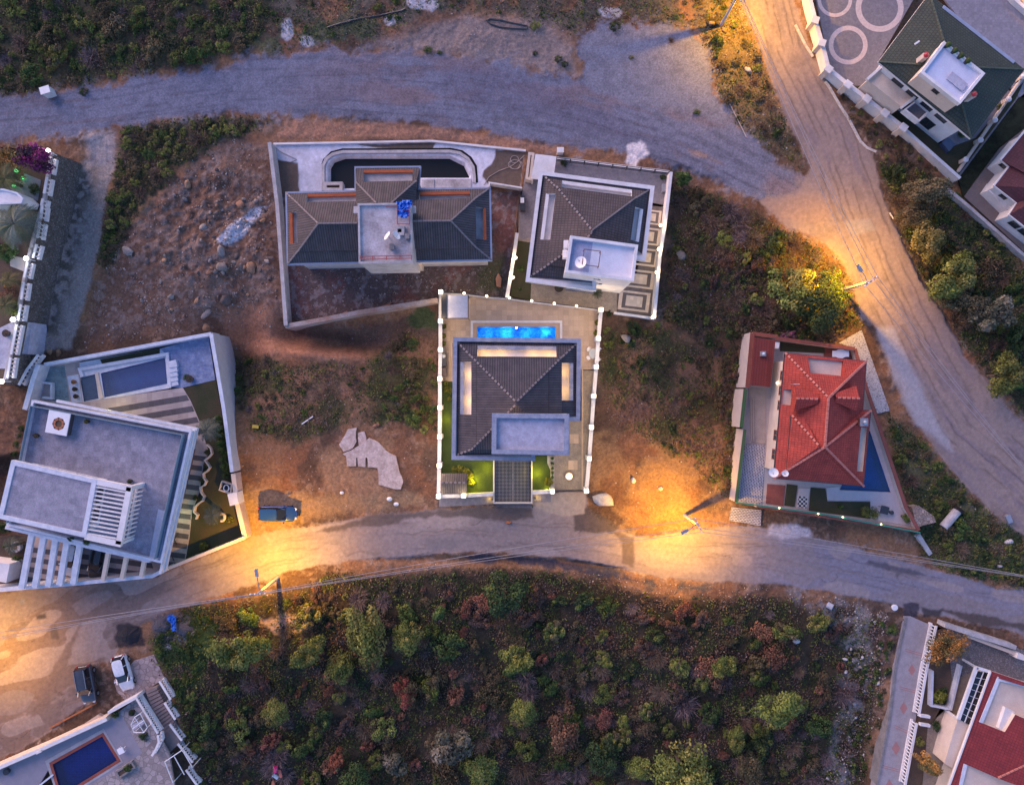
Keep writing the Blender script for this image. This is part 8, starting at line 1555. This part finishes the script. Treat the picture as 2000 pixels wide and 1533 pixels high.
def rocks(poly, n, rmin, rmax, mix, where, seed):
    r_ = np.random.RandomState(seed); P = np.array(poly, float); x0, y0 = P.min(0); x1, y1 = P.max(0); X = r_.uniform(x0, x1, n*8); Y = r_.uniform(y0, y1, n*8); ok = (sdist(X, Y, poly) > 0) & (fbm(X, Y, 40, seed, 3)+r_.rand(n*8)*.25 > .55)
    for x, y in [(a, b) for a, b, o in zip(X, Y, ok) if o][:n]:
        k = list(mix)[r_.choice(len(mix), p=np.array(list(mix.values()))/sum(mix.values()))]; rock(x, y, rmin+(rmax-rmin)*r_.rand()**3, k, {'grey': 'grey angular rock', 'rust': 'rust brown rock', 'white': 'white rock', 'dark': 'dark rock'}[k]+' '+where, {'grey': 'grey rocks', 'rust': 'rust brown rocks', 'white': 'white rocks', 'dark': 'dark rocks'}[k]+' '+where)
rocks([(370, 400), (470, 370), (540, 390), (548, 520), (500, 600), (420, 560), (390, 480)], 170, 1.6, 7, dict(grey=2.4, rust=1.4, dark=2.2), 'in the rubble field west of the unfinished villa', 21)
rocks([(230, 470), (300, 400), (400, 300), (470, 290), (380, 420), (420, 560), (340, 640), (190, 640)], 60, 2, 7, dict(grey=3, rust=1.5, dark=1), 'on the dark rubble slope', 22)
rocks([(430, 465), (455, 435), (500, 410), (520, 415), (480, 460), (450, 480)], 40, 2.5, 6, dict(white=1), 'in the white heap of the rubble field', 23)
rocks([(1640, 1170), (1720, 1200), (1720, 1330), (1690, 1533), (1610, 1533), (1650, 1330)], 60, 2, 6, dict(white=2, grey=2), 'in the stony gully', 24)
def pebbles(n, seed, regions):
    r_ = np.random.RandomState(seed); Vv = []; C_ = []; octa = np.array([(1, 0, 0), (-1, 0, 0), (0, 1, 0), (0, -1, 0), (0, 0, .8), (0, 0, -.5)]); F8 = np.array([(0, 2, 4), (2, 1, 4), (1, 3, 4), (3, 0, 4), (2, 0, 5), (1, 2, 5), (3, 1, 5), (0, 3, 5)])
    X = []; Y = []; Sz = []
    for poly, cnt, sz in regions:
        P = np.array(poly, float); x0, y0 = P.min(0); x1, y1 = P.max(0); a = r_.uniform(x0, x1, cnt*7); b = r_.uniform(y0, y1, cnt*7); k = np.nonzero((sdist(a, b, poly) > 0) & (fbm(a, b, 30, seed, 3)+r_.rand(cnt*7)*.3 > .6))[0][:cnt]; X.append(a[k]); Y.append(b[k]); Sz.append(sz*(.35+r_.rand(len(k))**2.5))
    X = np.concatenate(X); Y = np.concatenate(Y); Sz = np.concatenate(Sz); n = len(X); g = np.array([G(a, b) for a, b in zip(X, Y)])
    j = octa[None]*(Sz[:, None, None]*r_.uniform(.5, 1.3, (n, 6, 1))); a = r_.uniform(0, 6.28, n); c, s = np.cos(a)[:, None], np.sin(a)[:, None]; jx = j[..., 0]*c-j[..., 1]*s; jy = j[..., 0]*s+j[..., 1]*c
    co = np.stack([jx, jy, j[..., 2]], -1)+g[:, None]; f = (F8[None]+np.arange(n)[:, None, None]*6).reshape(-1, 3); pal = np.array([(.28, .235, .21), (.22, .17, .15), (.40, .36, .33), (.30, .18, .12), (.15, .12, .11), (.54, .50, .48)])
    cl = pal[r_.choice(6, n, p=[.3, .25, .15, .12, .13, .05])]*r_.uniform(.8, 1.2, (n, 1)); me = mesh_np('rubble', co.reshape(-1, 3), f, np.repeat(cl, 6, 0)); me.materials.append(attr_mat("rubble_stone")); o = link_mesh('rubble', me); tag(o, 'small loose stones and rubble strewn over the waste ground', 'rubble', kind='stuff')
pebbles(0, 31, [([(230, 470), (300, 400), (380, 300), (450, 265), (525, 290), (548, 400), (550, 640), (440, 645), (300, 660), (160, 680), (180, 570)], 3200, .11), ([(545, 522), (985, 522), (985, 575), (858, 570), (700, 605), (575, 628)], 900, .10), ([(450, 655), (860, 640), (856, 980), (600, 1000), (470, 960)], 1100, .08), ([(1175, 640), (1420, 640), (1420, 1000), (1200, 1020)], 800, .08), ([(500, 1165), (700, 1110), (1000, 1095), (1300, 1140), (1560, 1150), (1700, 1180), (1600, 1200), (1000, 1130), (640, 1160)], 1100, .09),
                   ([(1630, 1165), (1735, 1195), (1730, 1330), (1700, 1533), (1600, 1533), (1650, 1330)], 1600, .14), ([(540, 0), (1350, 0), (1380, 60), (1120, 60), (840, 95), (560, 110)], 900, .08), ([(1380, 0), (1440, 0), (1560, 300), (1480, 280), (1400, 150)], 700, .10), ([(1750, 830), (2000, 1060), (2000, 1150), (1800, 1080)], 450, .10), ([(1310, 400), (1640, 520), (1640, 640), (1440, 650), (1300, 600)], 600, .10), ([(300, 1200), (390, 1200), (380, 1250), (300, 1260)], 260, .09), ([(540, 240), (700, 240), (1020, 270), (1020, 290), (700, 272), (530, 280)], 380, .06)])

# ---------------------------------------------------------------- odds and ends
SLABW = mat("broken_slab", (.60, .49, .45), (.42, .32, .28), var=.3, scale=1.5, fine=5, bump=.9)
def slab(label, pts, h=.14, m=SLABW, rag=3, name='concrete_slab', cat='slab'):
    r_ = np.random.RandomState(len(pts)*7); Q = []
    for i in range(len(pts)):
        a, b = pts[i], pts[(i+1) % len(pts)]; n = max(1, int(math.hypot(b[0]-a[0], b[1]-a[1])/9))
        for k in range(n): t = k/n; Q.append((a[0]+(b[0]-a[0])*t+(r_.uniform(-rag, rag) if k else 0)*.6, a[1]+(b[1]-a[1])*t+(r_.uniform(-rag, rag) if k else 0)*.6))
    P = [G(x, y) for x, y in Q]; z = max(p[2] for p in P); MB().prism([(p[0], p[1]) for p in P], z-.5, z+h).build(name, m, label=label, cat=cat)
slab('broken pale slab piece at the left of the waste plot slabs', [(663, 868), (680, 838), (697, 835), (697, 862), (690, 875), (672, 882)]); slab('small broken slab piece at the top of the waste plot slabs', [(700, 845), (712, 842), (717, 862), (702, 871)], .16)
slab('large broken pale slab curving down to the road on the waste plot', [(670, 886), (698, 872), (722, 855), (738, 862), (755, 880), (774, 890), (780, 920), (788, 940), (783, 955), (762, 952), (740, 946), (738, 914), (719, 912), (718, 893), (715, 893), (714, 912), (700, 910), (699, 893), (697, 893), (696, 910), (679, 910), (677, 890)], .12, rag=2)
bg_ = lambda lb, x, y, r, m, name='rubbish_bag', cat='rubbish bag': (lambda g: tag((lambda q: q.build(name, m, origin=g))(MB().lathe(g, [(r*.7, 0), (r, r*.4), (r*.85, r*.8), (r*.2, r*1.1)], 9, sy=.75)), lb, cat))(G(x, y))
bg_('white rubbish bag below the broken slab', 761, 974, .34, PLAST_W); bg_('flattened white rubbish bag beside the other one', 774, 984, .32, PLAST_W); bg_('white rubbish bag on the earth left of the broken slab', 668, 962, .25, PLAST_W)
g = G(500, 833); q = MB(); q.box((g[0], g[1], g[2]+.12), (.75, .38, .22), rz=-.1); q.build('yellow_sack', mat("yellow_sack", (.65, .48, .08), var=.2), label='yellow sack lying near the east wall of the modern house', cat='sack')
def heap(label, px, py, rx, ry, h, m, name='heap', seed=0):
    r_ = np.random.RandomState(seed); g = G(px, py); N = 22; q = MB(); J = 7; A_ = 1+.07*r_.randn(N)
    P = [[(g[0]+rx*S*(1-j/J)*A_[k]*math.cos(k*6.283/N), g[1]+ry*S*(1-j/J)*A_[k]*math.sin(k*6.283/N), g[2]-.15+h*(1-(1-j/J)**1.6)+r_.rand()*.08) for k in range(N)] for j in range(J+1)]
    for j in range(J):
        for k in range(N): q.face([P[j][k], P[j][(k+1) % N], P[j+1][(k+1) % N], P[j+1][k]])
    return q.build(name, m, label=label, cat='heap')
heap('black coal like gravel heap at the roadside above the white hatchback', 253, 1240, 27, 21, .7, mat("black_gravel", (.022, .022, .028), (.035, .034, .04), fine=22, var=.4, bump=.9), seed=2); GG = mat("grey_gravel", (.12, .115, .135), (.09, .085, .10), fine=22, var=.4, bump=.9); heap('grey gravel heap left of the blue tarpaulin', 316, 1221, 20, 17, .6, GG, seed=3); heap('grey gravel heap right of the blue tarpaulin', 358, 1226, 20, 18, .6, GG, seed=4)
tarp('small bright blue tarpaulin strip between the grey gravel heaps', [(326, 1203), (336, 1200), (344, 1204), (342, 1220), (343, 1232), (336, 1230), (334, 1216), (327, 1211)], .45, .25, 5, 12)
for lb, x, y, z, m in (('dark barbecue cabinet against the west wall of the pool deck', 866.6, 701.5, 0, 0),):
    b_ = thing('barbecue', lb, 'barbecue', W(x, y, Z0)); w_ = W(x, y, 1.2); q = MB(); q.box((w_[0], w_[1], .72), (.62, 1.6, .85)); q.build('cabinet', DKMET, b_); q = MB(); q.lathe((w_[0], w_[1]+.35, 1.15), [(.25, 0), (.24, .1), (.1, .2)], 12); q.build('lid', GMET, b_)
q = MB(); w_ = W(864.5, 727.6, 1.1); q.box((w_[0], w_[1], .70), (.85, .95, .8)); q.box((w_[0], w_[1], 1.12), (.92, 1.02, .06)); q.build('storage_box', mat("brown_box", (.10, .08, .075), var=.15), label='dark brown storage box below the barbecue on the pool deck', cat='box')
tb = thing('glass_table', 'round glass table by the east wall of the pool deck', 'table', W(1160, 691, Z0)); w_ = W(1160, 691, 1.0); q = MB(); q.lathe((w_[0], w_[1], Z0+.70), [(.58, 0), (.60, .02), (.58, .04)], 20); q.build('table_top', glass_mat("table_glass", (.35, .38, .40), .05), tb); q = MB(); q.lathe((w_[0], w_[1], Z0), [(.3, 0), (.06, .05), (.06, .7)], 10); q.build('pedestal', GMET, tb)
for i, (dx, dy) in enumerate(((.55, .55), (-.55, .5), (.5, -.6), (-.6, -.45))):
    c_ = thing('deck_chair', f"pale chair at the round glass table, {('upper right', 'upper left', 'lower right', 'lower left')[i]} one", 'chair', (w_[0]+dx, w_[1]+dy, Z0), 'chairs round the glass table'); q = MB(); q.box((w_[0]+dx, w_[1]+dy, Z0+.43), (.42, .42, .05)); q.build('seat', PLAST_W, c_); n_ = math.hypot(dx, dy); q = MB(); q.box((w_[0]+dx+dx/n_*.2, w_[1]+dy+dy/n_*.2, Z0+.68), (.06, .42, .5), rz=math.atan2(dy, dx)); q.build('backrest', PLAST_W, c_)
    for lx, ly in ((-.17, -.17), (.17, -.17), (.17, .17), (-.17, .17)): q = MB(); q.box((w_[0]+dx+lx, w_[1]+dy+ly, Z0+.2), (.04, .04, .4)); q.build('leg', GMET, c_)
for x, y, lb in ((1121, 857, 'upper square beige slab set into the stone terrace'), (1119, 908, 'lower square beige slab set into the stone terrace')): MB().prism(PZ([(x-9, y-9), (x+9, y-9), (x+9, y+9), (x-9, y+9)], Z0+.05), Z0-.1, Z0+.05).build('stone_slab', PAVE_B, label=lb, cat='slab')
w_ = W(1111, 929.5, Z0); lt = thing('lantern_planter', 'round glowing lantern on the stone terrace', 'lantern', (w_[0], w_[1], Z0)); q = MB(); q.lathe((w_[0], w_[1], Z0), [(.45, 0), (.48, .3), (.4, .34)], 18); q.build('drum', PAVE_B, lt); q = MB(); q.lathe((w_[0], w_[1], Z0+.34), [(.3, 0), (.33, .1), (.28, .16)], 16); q.build('lens', emit_mat("lantern_lens", (1, .7, .4), 1.6), lt); light('lantern_light', (w_[0], w_[1], Z0+1.0), 5, (1, .7, .35), .2, lt)
for x, y in ((961, 975), (1045, 973)): w_ = W(x, y, .5); o = thing('kerb_lamp', {961: 'glowing low lamp left of the foot of the lattice driveway', 1045: 'glowing low lamp right of the foot of the lattice driveway'}[x], 'lamp', (w_[0], w_[1], .1)); q = MB(); q.lathe((w_[0], w_[1], .1), [(.06, 0), (.06, .4), (.1, .42), (.1, .55), (.03, .6)], 8); q.build('bollard', DKMET, o); light('kerb_light', (w_[0]+(-.3 if x < 1000 else .3), w_[1], .45), 4, (1, .62, .12), .08, o)
LW = None
for i, (x, y) in enumerate(((1289, 441.8), (1285, 488), (1281, 533), (1273.6, 620.6), (1007, 505), (1002, 543))):
    w_ = W(x, y, 1.5)
    if LW is None: LW = thing('wall_lamp', '', 'lamp', (0, 0, 0)); q = MB(); q.box((0, 0, 0), (.14, .14, .5)); q.build('bracket', WHITE, LW); q = MB(); q.lathe((0, 0, .25), [(.08, 0), (.17, .08), (.17, .2), (.05, .28)], 10); q.build('globe', BULB_W, LW); light('wall_light', (0, 0, .75), 22, (1, .74, .40), .15).parent = LW; o = LW
    else: o = copy_tree(LW)
    o.location = w_; tag(o, (f"glowing lamp on the east wall above the patterned terrace, {ordn(i)} from the top" if i < 4 else f"glowing lamp on the west lawn wall of the white eaved villa, {('upper', 'lower')[i-4]} one"), 'lamp', 'wall lamps of the white eaved villa')
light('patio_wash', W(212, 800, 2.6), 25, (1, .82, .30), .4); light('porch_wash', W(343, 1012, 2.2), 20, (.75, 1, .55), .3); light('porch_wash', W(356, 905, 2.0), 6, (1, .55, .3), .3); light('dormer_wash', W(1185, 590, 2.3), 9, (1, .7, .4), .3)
tk = thing('roof_dish', 'white satellite dish on the blue grey half of the white roof deck', 'dish', W(1135, 513, EV+3.4)); EVV = 9.4; w_ = W(1135, 513, EVV+.8); dish(tk, w_, .62, .45, 2.9); MB().tube([(w_[0], w_[1], EVV), w_], .05, 6).build('mast', GMET, tk)
q = MB(); P5 = [W(1141, 487, EVV+.9), W(1173, 491, EVV+.9), W(1169, 521, EVV+.9), W(1137, 517, EVV+.9)]
for i in range(4): q.tube([P5[i], P5[(i+1) % 4]], .045, 6); q.tube([P5[i], (P5[i][0], P5[i][1], EVV)], .045, 6)
q.build('tank_stand', paint_mat("rust_pipe", (.16, .08, .07), rough=.6, coat=0), label='rusty square pipe stand on the white roof deck', cat='stand')
for i, (x, y) in enumerate(((1106, 478), (1104, 497))): w_ = W(x, y, 9.0); q = MB(); q.box((w_[0], w_[1], 8.8), (.5, .9, .6)); q.box((w_[0]-.05, w_[1], 9.13), (.36, .7, .06)); q.build('air_conditioner', PLAST_W, label=f"white air conditioner on the side of the white roof deck tower, {('upper', 'lower')[i]}", cat='air conditioner', group='air conditioners on the deck tower')
for i, y in enumerate((505, 521)): q = MB(); q.tube([W(1108, y, 9.3), W(1122, y+2, 9.3)], .05, 6); q.build('vent_pipe', CREAM, label=f"pale pipe stub on the blue grey roof deck, {('upper', 'lower')[i]}", cat='pipe')
c_ = thing('garden_grill', 'black grill trolley with a white lid on the narrow west patio', 'grill', W(1021, 397, ZG)); w_ = W(1021, 397, 1.0); q = MB(); q.box((w_[0], w_[1], .7), (.6, 1.7, .7)); q.build('body', DKMET, c_); q = MB(); q.box((w_[0]-.05, w_[1]+.3, 1.09), (.42, .6, .08)); q.build('lid', PLAST_W, c_)
for i, x in enumerate((1296, 1300)): q = MB(); w_ = W(x, 366, .9); q.box((w_[0], w_[1], .45), (.2, .9, .5)); q.box((w_[0], w_[1], .72), (.22, .3, .04)); q.build('patio_bench', GMET, label=f"narrow grey bench on the east patio corner, {('left', 'right')[i]} of two", cat='bench')
g = G(101, 185); b_ = thing('utility_box', 'white metal cabinet standing beside the gravel road at the left', 'cabinet', g); q = MB(); q.box((g[0], g[1], g[2]+.6), (1.05, .75, 1.3), rz=.3); q.build('cabinet', WHITE, b_); q = MB(); q.box((g[0], g[1], g[2]+1.28), (1.15, .85, .07), rz=.3); q.build('lid', PLAST_W, b_)
g = G(1747, 1186); q = MB(); q.lathe((g[0], g[1], g[2]-.2), [(.36, 0), (.36, .32), (.3, .36)], 18); q.build('drain_cover', PLAST_W, label='round white cover at the top of the gully by the road', cat='cover')
g = G(1617, 1181); q = MB(); q.tube([(g[0]-.15, g[1]+.1, g[2]+.15), (g[0]+.35, g[1]-.15, g[2]+.5)], .36, 12); q.build('barrel', mat("blue_white_drum", (.42, .46, .56), var=.15), label='tipped blue white drum at the roadside rubble', cat='drum')
g = G(1965, 1012); q = MB(); q.box((g[0], g[1], g[2]+.3), (.5, .9, .5), rz=.4); q.box((g[0], g[1], g[2]+.57), (.56, .96, .05), rz=.4); q.build('crate', GMET, label='grey box dumped at the edge of the dirt road by the weedy wedge', cat='box')
hose('thick black pipe lying in an open loop above the gravel road', [(950, 42), (956, 38), (980, 41), (1000, 46), (1030, 52), (1028, 58), (1000, 57), (975, 54), (958, 48), (950, 41)], .09, DKMET, .1, 'pipe', 'black_pipe'); hose('long black pipe lying in the weeds above the gravel road', [(640, 55), (665, 47), (700, 38), (740, 32), (785, 22), (792, 18)], .09, DKMET, .1, 'pipe', 'black_pipe')
PKC = mat("pink_plastic", (.70, .03, .20), var=.1, rough=.5); 
for lb, x, y, c4, m in (('magenta plastic bucket dumped in the dead bush', 544, 1492, .30, PKC),): g = G(x, y); q = MB(); q.tube([(g[0]-.05, g[1]-.4, g[2]+1.0), (g[0]+.05, g[1]+.35, g[2]+1.15)], .24, 12); q.build('bucket', m, label=lb, cat='bucket')
g = G(551, 1503); q = MB(); q.prism([(g[0]-.25, g[1]+.5), (g[0]+.12, g[1]+.5), (g[0]+.3, g[1]-.35), (g[0]+.02, g[1]-.5)], g[2]+.85, g[2]+.95); q.build('coral_board', mat("coral_board", (.70, .20, .14), var=.1), label='coral coloured board lying in the dead bush', cat='board')
g = G(543, 1508); q = MB(); q.box((g[0], g[1], g[2]+.9), (.75, .42, .12), rz=-.6); q.box((g[0], g[1], g[2]+.98), (.6, .3, .04), rz=-.6); q.build('blue_lid', mat("pale_blue_lid", (.45, .60, .72), var=.1), label='pale blue box lid lying in the dead bush', cat='lid')
g = G(535, 1530); q = MB(); q.prism([(g[0]-.35, g[1]-.6), (g[0]+.35, g[1]-.6), (g[0]+.1, g[1]+.45), (g[0]-.15, g[1]+.45)], g[2], g[2]+.3); q.build('orange_board', mat("orange_board", (.62, .24, .14), var=.1), label='orange board at the bottom edge below the dead bush', cat='board')
for i, (x, y, r) in enumerate(((540, 1480, 28), (530, 1500, 24), (560, 1510, 24), (548, 1465, 20))): g = G(x, y); o = link_mesh('bare_shrub', TWG[i % 4], None, g); o.scale = (r*S,)*3; tag(o, 'pale dead bush heap holding the dumped plastic things', 'shrub', 'pale dead bush heap')
pm = thing('moon_stone', 'pale crescent shaped stone by the dark palm in the modern garden', 'stone', W(433, 1010, ZL)); q = MB(); P = [W(433+6*math.cos(t), 1010+7*math.sin(t), ZL+.5) for t in np.linspace(-1.9, 1.9, 12)]; q.tube(P, .16, 8); q.build('crescent', CREAM, pm)
g = G(993, 1020); q = MB(); q.lathe(g, [(.25, 0), (.32, .15), (.2, .4), (.05, .5)], 8, sy=.7); q.build('road_lump', TERRA, label='small dark brown lump lying on the lower road before the driveway', cat='lump')  # unidentified brown lump, no traffic cone
q = MB(); a_, b_ = G(590, 828, .1), G(612, 813, .15); q.bar(a_, b_, .12, .1); q.build('plank', PLAST_W, label='thin white plank on the waste plot', cat='plank')
q = MB(); a_, b_ = G(1736, 417, .2), G(1743, 428, .2); q.bar(a_, b_, .1, .1); q.build('marker_post', PLAST_W, label='white marker post fallen on the edge of the dirt road', cat='post')
hose('thin pale rod lying on the slope beside the gravel pad', [(1415, 185), (1430, 215), (1457, 269)], .05, HOSEM, .15, 'rod', 'rod')
